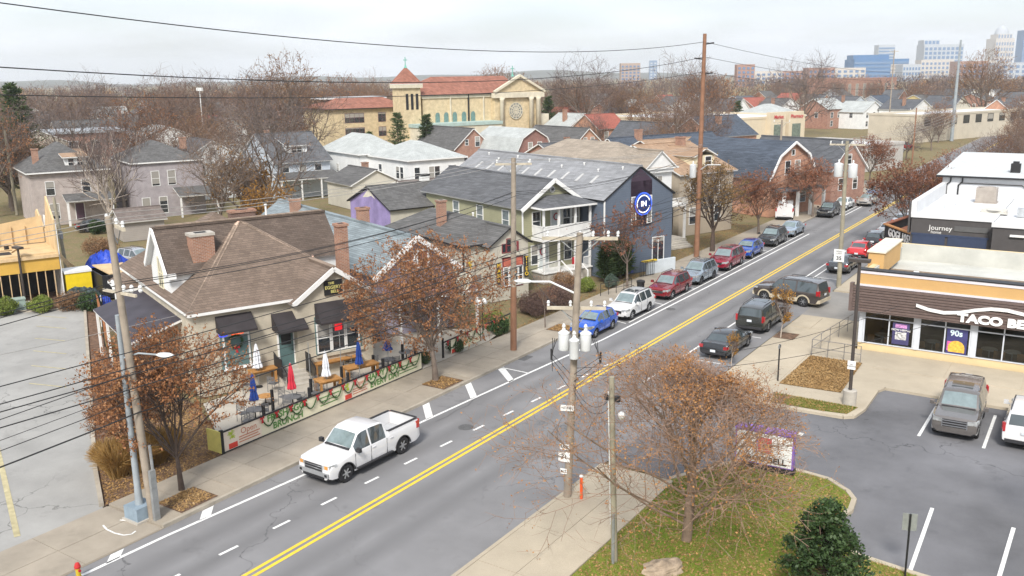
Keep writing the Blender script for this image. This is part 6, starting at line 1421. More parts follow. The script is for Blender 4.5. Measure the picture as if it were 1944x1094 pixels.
# ================================================================ utility poles and wires
m_wood = M('weathered_pole', (.29, .245, .195), .9, .2, 2, bump=.4, bscale=25, stain=.3); m_bwood = M('brown_pole', (.24, .125, .075), .85, .18, 2, bump=.3, bscale=25); m_gwood = M('grey_green_pole', (.28, .255, .19), .9, .2, 2, bump=.4, bscale=25)
m_arm = M('crossarm_wood', (.46, .41, .32), .9, .15, 3); m_porc = M('porcelain', (.66, .67, .66), .35, .08); m_tank = M('transformer_grey', (.62, .64, .64), .45, .06, 2); m_wire = M('black_cable', (.025, .025, .027), .6, .1); m_wire2 = M('pale_conductor', (.34, .33, .31), .5, .1)
m_steel = M('blue_grey_steel', (.29, .325, .345), .45, .18, 1.5, stain=.25)
def pole(name, label, p, h, r0, r1, mat, lean=(0, 0), arms=(), tanks=(), extra=None):
    o = thing(name, label, 'pole', (p[0], p[1], 0)); top = Vector((lean[0], lean[1], h)); ax = lambda z: top*(z/h)
    MB().path([(0, 0, 0), ax(h*.5), top], [r0, (r0+r1)/2, r1], 12).build('shaft', mat, o, smooth=True, sharp=50)
    pts = {}
    for k, (z, ln, ang, ins) in enumerate(arms):
        c = ax(z); d = Vector((cos(ang), sin(ang), 0)); n = Vector((-d.y, d.x, 0))*r0*1.1
        a = MB(); a.bar(c+n-d*ln/2, c+n+d*ln/2, .1, .12); ar = a.build('crossarm', m_arm, o)
        b = MB()
        for s in (-1, 1): b.bar(c+n*1.1+Vector((0, 0, -.7)), c+n*1.1+d*s*ln*.28, .03, .04)
        b.build('brace', m_galv, ar); pts[k] = []
        for t in ins:
            q = c+n+d*(t*ln/2); i = MB(); i.lathe([(.03, .06), (.06, .1), (.04, .16), (.07, .2), (.05, .28), (.03, .3)], (q.x, q.y), 8); i2 = i.build('insulator', m_porc, ar, loc=(0, 0, q.z)); pts[k].append(Vector((p[0]+q.x, p[1]+q.y, q.z+.3)))
    for (z, ang, rr, hh) in tanks:
        c = ax(z); q = c+Vector((cos(ang), sin(ang), 0))*(rr+r0+.04)
        t = MB(); t.lathe([(rr*.9, -hh/2), (rr, -hh/2+.05), (rr, hh/2-.05), (rr*1.04, hh/2-.04), (rr*1.04, hh/2), (rr*.5, hh/2+.09)], (q.x, q.y), 20); tk = t.build('transformer', m_tank, o, smooth=True, sharp=40, loc=(0, 0, q.z))
        b = MB(); b.lathe([(.05, hh/2+.05), (.08, hh/2+.12), (.05, hh/2+.2), (.08, hh/2+.26), (.04, hh/2+.36)], (q.x, q.y), 8); b.build('bushing', m_porc, tk)
        MB().bar(c-Vector((0, 0, c.z-z)), q, .08, .1).build('bracket', m_galv, o, loc=(0, 0, 0))
    o['_pts'] = 0; del o['_pts']
    return o, pts, ax
def wire(label, p, q, sag=.4, r=.014, mat=None, group=None, n=14, name='power_line'):
    p, q = Vector(p), Vector(q); mb = MB(); P = []
    for i in range(n+1): t = i/n; v = p.lerp(q, t); v.z -= sag*4*t*(1-t); P.append(v-p)
    mb.path(P, r, 5); o = mb.build(name, mat or m_wire, None, loc=p); return tag(o, label, 'power line', group)
P1, p1, a1 = pole('utility_pole', 'pale wooden utility pole with slanted crossarm beside the blue steel pole', (-29.9, 19.2), 12.1, .165, .12, m_wood, (-.2, -.3), [(11.75, 2.6, radians(-20), (-.9, .2, .9))])
mb = MB()
for s in (-1, 1):
    for k, t in enumerate((.3, .55, .85)): mb.lathe([(.04, 0), (.08, .06), (.05, .14), (.08, .2), (.04, .28)], (s*t, .15*k), 8)
mb.build('insulator_cluster', m_porc, P1, loc=a1(9.3)); mb = MB(); mb.bar((-1.0, 0, 0), (1.0, 0, 0), .09, .1); mb.build('crossarm', m_arm, P1, loc=a1(9.25))
MB().tube((.22, .1, 0), (.2, .05, 3.2), .06, n=8).build('cable_guard', m_galv, P1); MB().box(.16, .3, -.12, .12, .1, 2.2).build('guard_plate', m_galv, P1)
ST = thing('steel_pole', 'blue grey steel traffic pole on square concrete footing at the pavement corner', 'pole', (-30.48, 19.04, .03))
MB().prism([(-.42, -.42), (.42, -.42), (.42, .42), (-.42, .42)], 0, .62).build('footing', M('blue_painted_base', (.23, .295, .35), .7, .15, 2, stain=.4), ST); MB().box(-.5, .5, -.5, .5, -.02, .1).build('plinth', m_conc, ST)
MB().path([(0, 0, .62), (0, 0, 1.4), (0, 0, 8.3)], [.16, .125, .085], 14).build('shaft', m_steel, ST, smooth=True, sharp=50)
mb = MB(); mb.path([(0, 0, 6.6), (.7, .25, 6.85), (1.5, .5, 6.85)], .035, 8); mb.build('lamp_arm', m_steel, ST)
o = MB().lathe([(.0, -.1), (.12, -.08), (.19, .02), (.12, .1), (0, .12)], n=14, cap=False).build('lamp_head', m_porc, ST, smooth=True, loc=(1.8, .6, 6.85)); o.scale = (2.1, 1, .8); o.rotation_euler = (0, 0, .32)
P2, p2, a2 = pole('utility_pole', 'brown utility pole with bleached top on the left pavement before the shop', (-30.1, 45.2), 12.1, .2, .14, m_wood, (.14, .09), [(11.7, 2.2, radians(35), (-.9, 0, .9))])
MB().path([(0, 0, 0), a2(4.2)], [.203, .186], 12).build('brown_base', m_bwood, P2, smooth=True, sharp=50)
P3, p3, a3 = pole('utility_pole', 'foreground pole with three grey transformers and double crossarms', (-17.05, 29.4), 11.0, .165, .12, m_wood, (.42, .24), [(10.75, 2.9, radians(28), (-.85, .0, .35, .75, 1.0)), (8.0, 2.3, radians(28), (-.95, -.2, .5, .95))],
    [(6.7, radians(205), .22, .7), (6.7, radians(25), .22, .7), (6.5, radians(-62), .19, .75)])
mb = MB(); c = a3(8.6); mb.path([c, c+Vector((-1.0, -.35, .45)), c+Vector((-1.7, -.6, .42))], .04, 8); mb.build('lamp_arm', m_porc, P3)
o = MB().lathe([(0, -.1), (.12, -.08), (.2, .02), (.1, .1), (0, .12)], n=14, cap=False).build('lamp_head', m_porc, P3, smooth=True, loc=c+Vector((-2.0, -.7, .42))); o.scale = (2.0, 1, .8); o.rotation_euler = (0, 0, .34)
mb = MB(); r_ = random.Random(4)
for s in (-1, 1):
    b = a3(6.6)+Vector((s*.62, s*.3, 0))
    for k in range(3): mb.path([b+Vector((s*.1*k, 0, .2)), b+Vector((s*.3, .1, -.5-.2*k)), a3(5.4-.3*k)+Vector((s*.1, -.1, 0))], .014, 5)
    mb.tube(b+Vector((s*.32, .1, -.3)), b+Vector((s*.32, .1, -.75)), .04, n=6); mb.tube(b+Vector((s*.25, .05, -.75)), b+Vector((s*.25, .05, -1.2)), .012, n=5)
mb.build('jumper_cables', m_wire, P3)
c = a3(3.6); o = MB().box(-.27, .27, -.02, .0, -.12, .12).build('street_plate', m_white, P3, loc=c+Vector((-.05, -.22, .4))); o.rotation_euler = (0, 0, radians(20)); text_on('lettering', 'NORRIS', o, (0, -.025, 0), FRONT, .13, m_dark, .0, .004)
for z, w, h in ((2.35, .4, .24), (1.92, .48, .42), (1.3, .28, .22)):
    o = MB().box(-w/2, w/2, -.02, 0, -h/2, h/2).build('route_plate', m_white, P3, loc=a3(z)+Vector((-.1, -.23, 0))); o.rotation_euler = (0, 0, radians(12)); text_on('lettering', {2.35: 'EAST', 1.92: '31', 1.3: 'ALT'}[z], o, (0, -.025, 0), FRONT, h*.6, m_dark, .005, .004)
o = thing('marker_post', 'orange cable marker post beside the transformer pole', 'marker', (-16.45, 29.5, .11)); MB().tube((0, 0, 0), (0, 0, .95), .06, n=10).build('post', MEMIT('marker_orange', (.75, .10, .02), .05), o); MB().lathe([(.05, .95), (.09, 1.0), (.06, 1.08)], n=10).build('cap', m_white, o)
P4, p4, a4 = pole('service_pole', 'short pale wooden post with flood lamp inside the bare tree crown', (-13.1, 25.9), 6.95, .115, .09, m_gwood, (-.15, -.08))
o = MB().lathe([(0, -.13), (.11, -.11), (.13, .06), (.05, .13), (0, .14)], n=14, cap=False).build('flood_lamp', m_porc, P4, smooth=True, loc=a4(5.6)+Vector((.3, .1, 0))); MB().bar(a4(5.7), a4(5.65)+Vector((.3, .1, 0)), .03, .03).build('lamp_bracket', m_galv, P4); MB().tube((-.16, 0, 1.5), a4(6.4)+Vector((-.14, 0, 0)), .025, n=6).build('conduit', m_porc, P4)
for s in (-1, 1): MB().box(-.08, .08, -.06, .06, -.1, .1).build('cable_clamp', m_black, P4, loc=a4(6.2)+Vector((s*.2, .02, 0)))
MB().tube((.02, -.15, .1), (.02, -.15, 2.0), .05, n=8).build('cable_guard', m_galv, P4)
P5, p5, a5 = pole('tall_utility_pole', 'very tall dark brown pole rising above the skyline beside the pavement', (-31.75, 78.9), 20.3, .26, .16, m_bwood, (.1, .03), [], [(8.1, radians(200), .3, 1.15)])
for z, s in ((19.4, 1), (18.1, -1), (16.8, 1)): MB().bar(a5(z), a5(z)+Vector((s*.8, s*.25, .1)), .12, .12).build('davit_arm', m_black, P5)
mb = MB(); c = a5(8.2); mb.path([c, c+Vector((1.0, -.7, .6)), c+Vector((2.6, -1.7, .75))], .05, 8); mb.build('lamp_arm', m_porc, P5)
P6, p6, a6 = pole('utility_pole', 'grey green pole with twin transformers and speed limit sign on the right kerb', (-17.35, 73.3), 11.6, .19, .13, m_gwood, (-.1, 0), [(11.3, 2.6, radians(10), (-.95, -.3, .3, .95))], [(9.3, radians(170), .34, 1.0), (9.3, radians(-10), .34, 1.0)])
o = MB().box(-.4, .4, -.03, 0, -.5, .5).build('speed_sign', m_white, P6, loc=a6(2.6)+Vector((-.05, -.22, 0))); text_on('lettering', 'SPEED\nLIMIT', o, (0, -.035, .24), FRONT, .18, m_dark, 0, .004); text_on('lettering', '35', o, (0, -.035, -.22), FRONT, .42, m_dark, .01, .004)
for lbl, px, base, top, r in (('slim pole among the far shops with a long mast top', 1685, 262, 95, .17), ('dark pole left of the steel mast beyond the trees', 1731, 312, 205, .15), ('thin pole in front of the strip of shops', 1757, 258, 200, .12)):
    b = G(px, base); d = ray(px, top); h = HC+d.z*(hypot(b.x, b.y)/hypot(d.x, d.y)); pole('distant_pole', lbl, (b.x, b.y), h, r, r*.7, m_wood if 'dark' not in lbl else m_bwood, arms=[(h-.4, 2.2, .3, (-.9, .9))])
b = G(1806, 268); d = ray(1820, 76); h = HC+d.z*(hypot(b.x, b.y)/hypot(d.x, d.y)); pole('steel_mast', 'tall blue grey steel transmission mast on the right skyline', (b.x, b.y), h, .45, .22, m_steel)
b = G(1474, 402); d = ray(1490, 228); h = HC+d.z*(hypot(b.x, b.y)/hypot(d.x, d.y)); P10, p10, a10 = pole('utility_pole', 'pole with grey transformer in front of the brick gambrel house', (b.x, b.y), h, .17, .12, m_wood, (.1, 0), [(h-.3, 2.0, .4, (-.9, .9))], [(h*.62, 2.8, .3, .9), (h*.62, -.3, .3, .9)])
b = G(132, 545); d = ray(113, 375); h = HC+d.z*(hypot(b.x, b.y)/hypot(d.x, d.y)); PL_, pl_, al_ = pole('utility_pole', 'leaning pale pole behind the timber frame building', (b.x, b.y), h, .16, .12, m_gwood, (-.3, -.2), [], [])
MB().box(-.2, .2, -.3, -.1, h*.55, h*.55+.6).build('meter_box', m_galv, PL_)
b = atD(22, 330, 135); pole('utility_pole', 'mossy pole at the far left among bare trees', (b.x, b.y), 11, .2, .15, m_gwood, (-.3, 0))
b = atD(386, 250, 210); o, _, ax_ = pole('floodlight_mast', 'white floodlight mast standing above the bare trees', (b.x, b.y), 15.2, .14, .09, m_porc); MB().box(-.9, .9, -.2, .2, 14.8, 15.5).build('lamp_bank', m_porc, o)
# ---- wires
gA, gB, gC, gD = 'conductors on the left pole line', 'cables on the left pole line', 'conductors on the right pole line', 'high lines on the tall pole'
far0 = Vector((-30.2, -14.0, 0))
for k, t in enumerate(p1[0]):
    e = far0+Vector((t.x+29.9, 0, t.z+.2)); wire('thin pale conductor on the crossarm tops of the left pole line', e, t, .5, .012, m_wire2, gA); wire('thin pale conductor on the crossarm tops of the left pole line', t, p2[0][k], .35, .012, m_wire2, gA)
    q = Vector((-31.75, 78.9, 0))+a5(10.6-.12*k)+Vector((.2, 0, 0)); wire('thin pale conductor on the crossarm tops of the left pole line', p2[0][k], q, .5, .012, m_wire2, gA)
b1 = Vector((-29.9, 19.2, 0)); b2 = Vector((-30.1, 45.2, 0)); b5 = Vector((-31.75, 78.9, 0)); b3 = Vector((-17.05, 29.4, 0)); b6 = Vector((-17.35, 73.3, 0))
for k, (dx, z1, z2, z5) in enumerate(((-.7, 9.5, 9.9, 9.6), (0, 9.55, 10.05, 9.7), (.7, 9.5, 9.9, 9.6))):
    o_ = Vector((dx, 0, 0)); s1 = b1+a1(z1)+o_; s2 = b2+a2(z2)+o_*.5; l = 'dark middle conductor strung along the left pole line'
    wire(l, far0+o_+Vector((0, 0, z1+.1)), s1, .6, .016, None, gB); wire(l, s1, s2, .55, .016, None, gB); wire(l, s2, b5+a5(z5)+o_*.4, .6, .014, None, gB)
for k, (z1, z2, r) in enumerate(((6.2, 6.5, .016), (5.5, 5.8, .012), (5.15, 5.4, .016), (4.6, 5.0, .03))):
    l = ('uppermost black cable crossing the left car park', 'thin grey cable crossing the left car park', 'lower black cable crossing the left car park', 'thick black cable bundle lowest on the left pole line')[k]
    s1 = b1+a1(z1)+Vector((.17, 0, 0)); s2 = b2+a2(z2)+Vector((.2, 0, 0)); wire(l, far0+Vector((0, 0, z1+.1)), s1, .5, r, name='cable'); wire(l.replace('crossing the left car park', 'between the two left poles').replace('lowest on the left pole line', 'between the two left poles'), s1, s2, .45, r*.9, name='cable')
    wire(('upper', 'thin', 'lower', 'thick')[k]+' cable from the brown based pole to the tall pole', s2, b5+a5(z2+.6), .5, r*.8, name='cable')
wire('service wire from the left car park to the restaurant corner', far0+Vector((-6, 6, 8.5)), AB(12.7, 47.9, 4.9), .5, .013, m_wire2, name='cable')
for k in range(4):
    t = p3[0][k if k < 3 else 4]; u = p6[0][k]; wire('conductor strung over the right kerb between transformer poles', t, u, .6, .012, None, gC); wire('conductor running from the foreground pole out of the picture', t, t+Vector((.3, -42, 1.0)), .5, .012, None, gC+' near')
    wire('conductor from the twin transformer pole to the far pole', u, Vector((u.x, 128, 11.4)), .5, .012, m_wire2, gC+' far')
for k, (z, e) in enumerate(((5.6, (-9, 52, 4.2)), (5.3, (-6, 47, 5.0)), (5.0, (-13.2, 25.9, 6.3)), (4.8, (-13.2, 25.9, 6.0)))): wire(('slack service drop to the fast food restaurant', 'second slack drop over the lot', 'service wire from the transformers to the short post', 'lower service wire to the short post')[k], b3+a3(z), e, .7, .012, name='cable')
wire('service wire crossing the road to the brown based pole', b3+a3(7.6), b2+a2(7.2), .8, .012, name='cable')
for k, (px, py, za, r) in enumerate(((330, 0, 19.5, .022), (0, 58, 18.2, .022), (0, 133, 16.9, .018))):
    e = atX(px, py, -31.9); s = b5+a5(za)+Vector((.0, 0, .1)); d = (e-s); wire(('highest long line across the sky', 'second long line across the sky', 'lowest long line just above the treetops')[k], s, s+d*1.25, (1.5, 1.9, 1.3)[k], r, n=30)
    wire(('high', 'second', 'third')[k]+' line leaving the tall pole towards the far skyline', s, Vector((-31, 210, za-2.5)), 1.5, .02)
# ================================================================ patio, banners, furniture
m_ban = M('banner_vinyl', (.72, .68, .50), .6, .06, 1.2); m_ban2 = M('banner_vinyl_pink', (.74, .64, .52), .6, .08, 1.5); m_gar = M('garland', (.035, .085, .03), .9, .4, 25); m_gtx = M('green_print', (.10, .24, .06), .6, .3, 6); m_rtx = M('red_print2', (.52, .20, .12), .6, .3, 9)
FX = -32.62
BN = thing('banner_fence', 'long cream banner with green lettering, garland and red bows along the patio', 'banner', (FX, 24.8, .13))
# local: y along the fence; the face looks to +x (the road)
LEN = 14.4
MB().box(-.02, .0, 0, LEN, .05, 1.0).build('banner', m_ban, BN); MB().box(-.05, .04, -.02, LEN+.05, 1.0, 1.06).build('top_rail', m_black, BN); MB().box(-.05, .03, -.02, LEN+.05, 0, .05).build('bottom_rail', m_black, BN)
RX = (pi/2, 0, pi/2)
def garland(root, y0, y1, n):
    for i in range(n):
        a, b = y0+(y1-y0)*i/n, y0+(y1-y0)*(i+1)/n; mb = MB(); r = random.Random(i)
        P = [Vector((.06, a+(b-a)*t/10, 1.0-.62*4*(t/10)*(1-t/10)*.9)) for t in range(11)]
        for k in range(10):
            mb.tube(P[k], P[k+1], .03, n=5, cap=False)
            for _ in range(7): q = P[k].lerp(P[k+1], r.random()); mb.tube(q, q+Vector((r.uniform(-.3, 1), r.uniform(-1, 1), r.uniform(-1, 1)))*.07, .008, .003, n=3, cap=False)
        mb.build('garland', m_gar, root)
        bw = MB(); c = Vector((.09, a, .99)); bw.add([c, c+Vector((.04, -.13, .08)), c+Vector((.04, -.13, -.07)), c+Vector((.04, .13, .08)), c+Vector((.04, .13, -.07)), c+Vector((.03, -.07, -.26)), c+Vector((.03, .07, -.26)), c+Vector((.09, 0, .0))], [(7, 1, 2), (7, 4, 3), (0, 5, 7), (0, 7, 6), (1, 0, 2), (3, 4, 0), (7, 5, 6)])
        bw.build('bow', m_rib, root)
garland(BN, 2.3, 14.2, 13)
for y, w in ((.0, 2.3), (5.6, .0), (7.9, 1.9)):
    if w: MB().box(.0, .006, y+.02, y+w, .06, .99).build('banner_panel', m_ban2, BN)
for y in (.55, 8.2):
    mb = MB(); r = random.Random(int(y*10))
    for i in range(22):
        a = 2*pi*i/22; l = r.uniform(.14, .26); mb.add([(.012, y, .72), (.012, y+l*cos(a)-.03, .72+l*sin(a)), (.012, y+l*cos(a)+.03, .72+l*sin(a)+.02)], [(0, 1, 2)])
    mb.build('printed_plant', M('lime_print', (.42, .52, .05), .6, .2, 6), BN); MB().box(.006, .014, y-.2, y+.3, .08, .34).build('printed_pot', M('scarlet_print', (.62, .06, .04), .6, .1), BN)
for i, (y, s, sz) in enumerate(((1.55, 'Open', .42), (9.2, 'Open', .36))): text_on('lettering', s, BN, (.014, y, .72), RX, sz, m_rtx, .0, .006)
for y0, y1, z in ((.95, 2.2, .45), (.95, 2.1, .33), (.95, 2.2, .2), (8.6, 9.8, .45), (8.6, 9.6, .33), (8.6, 9.7, .2), (6.2, 7.6, .7), (6.3, 7.4, .5), (6.2, 7.5, .3), (12.4, 14, .6), (12.5, 13.9, .42), (12.4, 14, .25)):
    MB().box(.006, .012, y0, y1, z, z+.05).build('print_line', m_rtx if y0 < 5 or 8 < y0 < 10 else m_gtx, BN)
for y, s in ((4.0, 'FRESH EGGS\nBRUNCH'), (11.2, 'HAPPY HOUR\nEVERY DAY')): text_on('lettering', s, BN, (.014, y, .55), RX, .46, m_gtx, .012, .006, sx=1.05)
MB().box(-.06, .06, -.1, .06, 0, 1.15).build('end_post', m_black, BN)
o = MB().box(-.9, .05, -.12, -.06, .05, 1.1).build('end_board', M('yellow_board', (.58, .52, .16), .7, .1, 3), BN)
for y in (2.6, 5.6, 8.4, 11.2, 14.0): MB().box(-.16, -.04, y-.06, y+.06, 0, 1.5).build('post', m_black, BN)
BN2 = thing('banner_fence', 'shorter garlanded banner and hedge fence beyond the round rust tree', 'banner', (FX-.2, 41.6, .13), radians(2.5))
MB().box(-.04, .04, 0, 8.2, .95, 1.02).build('top_rail', m_black, BN2); MB().box(-.02, 0, .8, 4.1, .05, .93).build('banner', m_ban, BN2); MB().box(.0, .006, .85, 1.3, .06, .3).build('printed_pot', M('scarlet_print', (.62, .06, .04), .6, .1), BN2)
garland(BN2, .3, 7.8, 7); text_on('lettering', 'BRUNCH', BN2, (.012, 2.3, .4), RX, .42, m_gtx, .01, .006)
for y in (0, 2, 4.1, 6.2, 8.2): MB().box(-.1, .0, y-.05, y+.05, 0, 1.25).build('post', m_black, BN2)
# ---- tables, chairs, umbrellas: placed by pixel on the patio floor
m_twood = M('honey_wood', (.40, .20, .065), .55, .15, 4); m_grey = M('grey_mesh_metal', (.14, .14, .145), .5, .15)
def wood_table(label, p, rz, L, W, H=.95, hi=True):
    r = thing('wooden_table', label, 'table', p, rz)
    for i in range(4): MB().box(-L/2, L/2, -W/2+i*W/4+.005, -W/2+(i+1)*W/4-.005, H-.06, H).build('plank', m_twood, r)
    MB().box(-L/2+.08, L/2-.08, -W/2+.08, W/2-.08, H-.16, H-.06).build('apron', m_twood, r)
    for x in (-1, 1):
        for y in (-1, 1): MB().box(x*(L/2-.1)-.06, x*(L/2-.1)+.06, y*(W/2-.1)-.06, y*(W/2-.1)+.06, 0, H-.06).build('leg', m_twood, r)
    return r
def round_table(label, p, d=.9, H=.74, mat=None):
    r = thing('round_table', label, 'table', p); MB().lathe([(d/2, H-.03), (d/2, H)], n=24).build('tabletop', mat or m_grey, r); MB().tube((0, 0, .04), (0, 0, H-.03), .035).build('stem', m_black, r); MB().lathe([(.28, 0), (.27, .03), (.05, .05)], n=16).build('base', m_black, r); return r
_chair = None
def chair(label, p, rz):
    global _chair
    if _chair is None:
        r = thing('patio_chair', label, 'chair', p, rz, 'grey metal patio chairs')
        MB().box(-.23, .23, -.22, .22, .43, .46).build('seat', m_grey, r)
        mb = MB()
        for i in range(5): z = .56+i*.075; mb.path([(-.21, .21, z), (-.1, .25, z), (.1, .25, z), (.21, .21, z)], .02, 4)
        mb.build('backrest', m_grey, r)
        for x in (-.22, .22):
            MB().tube((x, -.2, 0), (x, -.2, .64), .015, n=6).build('leg', m_grey, r); MB().tube((x, .25, 0), (x*.96, .21, .92), .015, n=6).build('leg', m_grey, r); MB().tube((x, -.2, .64), (x, .22, .66), .016, n=6).build('armrest', m_grey, r)
        _chair = r; return r
    c = copy_tree(_chair); c.location = p; c.rotation_euler = (0, 0, rz); c['label'] = label; return c
def umbrella(label, p, h, mat, z0=.0, ln=1.35, w=.2):
    r = thing('folded_umbrella', label, 'umbrella', p); MB().tube((0, 0, z0), (0, 0, h), .022, n=8).build('pole', m_galv, r)
    mb = MB(); n = 16; prof = [(.03, h+.02), (.06, h-.05), (w*.55, h-ln*.35), (w*.7, h-ln*.6), (w*.62, h-ln*.68), (w, h-ln*.95), (w*.92, h-ln)]; vs = []; fs = []
    for i, (rr, z) in enumerate(prof):
        for k in range(n): a = 2*pi*k/n; q = rr*(1+(.28 if k % 2 else -.22)*min(1, i/2)); vs.append((q*cos(a), q*sin(a), z))
    for i in range(len(prof)-1):
        for k in range(n): k2 = (k+1) % n; fs.append((i*n+k, (i+1)*n+k, (i+1)*n+k2, i*n+k2))
    mb.add(vs, fs); mb.build('canopy', mat, r); MB().lathe([(.02, h), (.035, h+.04), (.0, h+.1)], n=8, cap=False).build('finial', m_galv, r)
    MB().lathe([(.2, z0), (.19, z0+.06), (.04, z0+.1)], n=14).build('stand', m_black, r) if z0 < .2 else None
    return r
ucol = {k: M('canvas_'+k, c, .75, .12, 4) for k, c in dict(blue=(.015, .05, .24), white=(.66, .68, .72), red=(.55, .035, .06), green=(.06, .16, .07)).items()}
PZ = .14
A_ = radians(70)
def gp(x, y, z=PZ): return G(x, y, z)
wood_table('honey wood table under the white umbrella on the left', gp(500, 730), A_, 1.5, .8)
wood_table('square honey wood table under the second white umbrella', gp(624, 750), A_, 1.3, .9)
wood_table('long low honey wood table against the restaurant wall', gp(640, 705), A_, 3.0, .8, .8)
wood_table('honey wood table under the blue umbrella by the trio of windows', gp(686, 722), A_, 2.0, .8)
round_table('round grey table under the red umbrella', gp(557, 778)); round_table('round grey table under the near blue umbrella', gp(486, 803)); round_table('small round grey table under the little blue umbrella', gp(738, 705)); round_table('round black table by the far banner post', gp(772, 690)); round_table('round brown low table by the near blue umbrella', gp(505, 768), .8, .5, m_twood)
ch = [((541, 768), .3), ((574, 772), 2.6), ((545, 790), -.6), ((570, 790), 3.6), ((463, 800), .2), ((503, 795), 2.8), ((472, 815), -1.0), ((605, 745), .4), ((650, 745), 2.9), ((660, 715), 1.0), ((672, 738), -1.2), ((718, 705), .2), ((752, 702), 2.8), ((728, 712), -1.0), ((596, 760), -1.3), ((470, 745), -.4), ((520, 742), 2.2), ((787, 690), 2.5), ((668, 700), 2.0), ((700, 735), 2.4)]
wd = ('left of the red umbrella table', 'right of the red umbrella table', 'in front of the red umbrella table', 'nearest right of the red umbrella table', 'left of the near blue umbrella table', 'right of the near blue umbrella table', 'nearest the banner by the blue umbrella', 'left of the square wood table', 'right of the square wood table', 'at the long wall table', 'in front of the blue umbrella wood table', 'left of the little blue umbrella', 'right of the little blue umbrella', 'in front of the little blue umbrella', 'in front of the square wood table', 'at the front of the leftmost wood table', 'right of the leftmost wood table', 'by the black round table', 'at the far end of the long wall table', 'right of the blue umbrella wood table')
for (q, rz), t in zip(ch, wd): chair('grey metal patio chair '+t, gp(*q), rz+A_)
umbrella('folded navy umbrella nearest the banner on the left', gp(486, 803), 2.55, ucol['blue']); umbrella('folded red umbrella with pale stripes', gp(557, 778), 2.5, ucol['red']); umbrella('folded white umbrella beside the front door', gp(492, 735), 2.5, ucol['white'], w=.24)
umbrella('folded white umbrella at the square wood table', gp(622, 752), 2.5, ucol['white'], w=.22); umbrella('folded navy umbrella below the trio of windows', gp(684, 728), 2.5, ucol['blue']); umbrella('short loose navy umbrella at the small round table', gp(738, 708), 2.0, ucol['blue'], ln=.6, w=.26); umbrella('folded dark green umbrella against the restaurant wall', gp(517, 705), 2.5, ucol['green'], w=.16)
for i, (x, y) in enumerate(((519, 782), (592, 760), (650, 735), (710, 712), (765, 690))):
    r = thing('patio_post', 'black patio post %s along the banner' % ('first from the left', 'second from the left', 'in the middle', 'second from the right', 'last on the right')[i], 'post', gp(x, y)); MB().box(-.06, .06, -.06, .06, 0, 1.2).build('post', m_black, r)
    if i in (1, 2): MB().tube((0, 0, 1.2), (0, 0, 3.2), .02, n=6).build('light_mast', m_galv, r)
r = thing('globe_lamp', 'lamp cluster with white globes on the far patio', 'lamp', gp(917, 640, .1)); MB().tube((0, 0, 0), (0, 0, 2.4), .035).build('pole', m_black, r)
for dx, dy, z in ((.25, 0, 2.4), (-.25, .05, 2.35), (0, .22, 2.45), (0, -.22, 2.3)): MB().lathe([(.0, -.14), (.1, -.1), (.14, 0), (.1, .1), (0, .14)], n=12, cap=False).build('globe', m_porc, r, smooth=True, loc=(dx, dy, z))
r = thing('litter_bin', 'dark round litter bin on the pavement behind the white suv', 'bin', G(1216, 556, .12)); MB().lathe([(.26, 0), (.3, .8), (.33, .82), (.33, .9), (.2, .98)], n=16).build('drum', m_black, r); MB().lathe([(.0, .9), (.34, .93), (.34, .97), (.1, 1.05)], n=16).build('lid', m_clad, r)
r = thing('iron_fence', 'short black iron railing before the evergreen shrubs', 'railing', G(1140, 563, .1), radians(68)); mb = MB()
for i in range(5): mb.tube((i*.8, 0, 0), (i*.8, 0, 1.0), .025, n=6)
mb.tube((0, 0, 1), (3.2, 0, 1), .025); mb.tube((0, 0, .5), (3.2, 0, .5), .02); mb.build('rails', m_black, r)
r = thing('iron_gate', 'black iron gate between the shrubs and the pale blue low wall', 'gate', G(1215, 527, .1), radians(68)); mb = MB()
for i in range(9): mb.tube((i*.2, 0, 0), (i*.2, 0, 1.3), .018, n=6)
mb.tube((0, 0, 1.3), (1.6, 0, 1.3), .03); mb.tube((0, 0, .1), (1.6, 0, .1), .03); mb.build('bars', m_black, r)
r = thing('hydrant', 'small red and yellow hydrant at the corner of the apron', 'hydrant', G(150, 1098, .02)); MB().lathe([(.12, 0), (.12, .05), (.08, .08), (.08, .4)], n=12).build('barrel', M('hydrant_yellow', (.5, .36, .03), .6), r); MB().lathe([(.1, .4), (.11, .46), (.07, .58), (0, .62)], n=12, cap=False).build('bonnet', M('hydrant_red', (.45, .03, .03), .6), r); MB().tube((-.14, 0, .32), (.14, 0, .32), .045).build('nozzle', m_rib, r)
# ================================================================ trees and shrubs
m_bark = M('grey_bark', (.17, .135, .11), .95, .25, 3, bump=.5, bscale=20); m_twig = MTWIG('brown_twigs', [(.10, .066, .056), (.16, .098, .068), (.13, .095, .085), (.19, .115, .075)]); m_twig2 = MTWIG('grey_twigs', [(.15, .115, .10), (.12, .095, .09), (.19, .145, .115)]); m_pbark = M('pale_bark', (.42, .36, .30), .95, .25, 2); m_dbark = M('dark_bark', (.085, .062, .05), .95, .25, 4, bump=.5, bscale=20)
m_rust = MLEAF('rust_leaves', [(.13, .057, .03), (.26, .115, .052), (.38, .185, .085), (.48, .30, .17)], trans=.25)
m_olive = MLEAF('olive_rust_leaves', [(.10, .075, .028), (.17, .11, .04), (.26, .155, .055), (.34, .22, .09)], trans=.25)
m_redl = MLEAF('red_brown_leaves', [(.11, .048, .032), (.21, .09, .055), (.32, .145, .085), (.40, .22, .14)], trans=.25)
m_dryl = MLEAF('dry_leaves', [(.15, .09, .05), (.24, .14, .075), (.33, .20, .11), (.38, .26, .16)], trans=.2)
m_orl = MLEAF('orange_leaves', [(.16, .09, .02), (.30, .16, .035), (.42, .22, .05), (.48, .28, .09)], trans=.25)
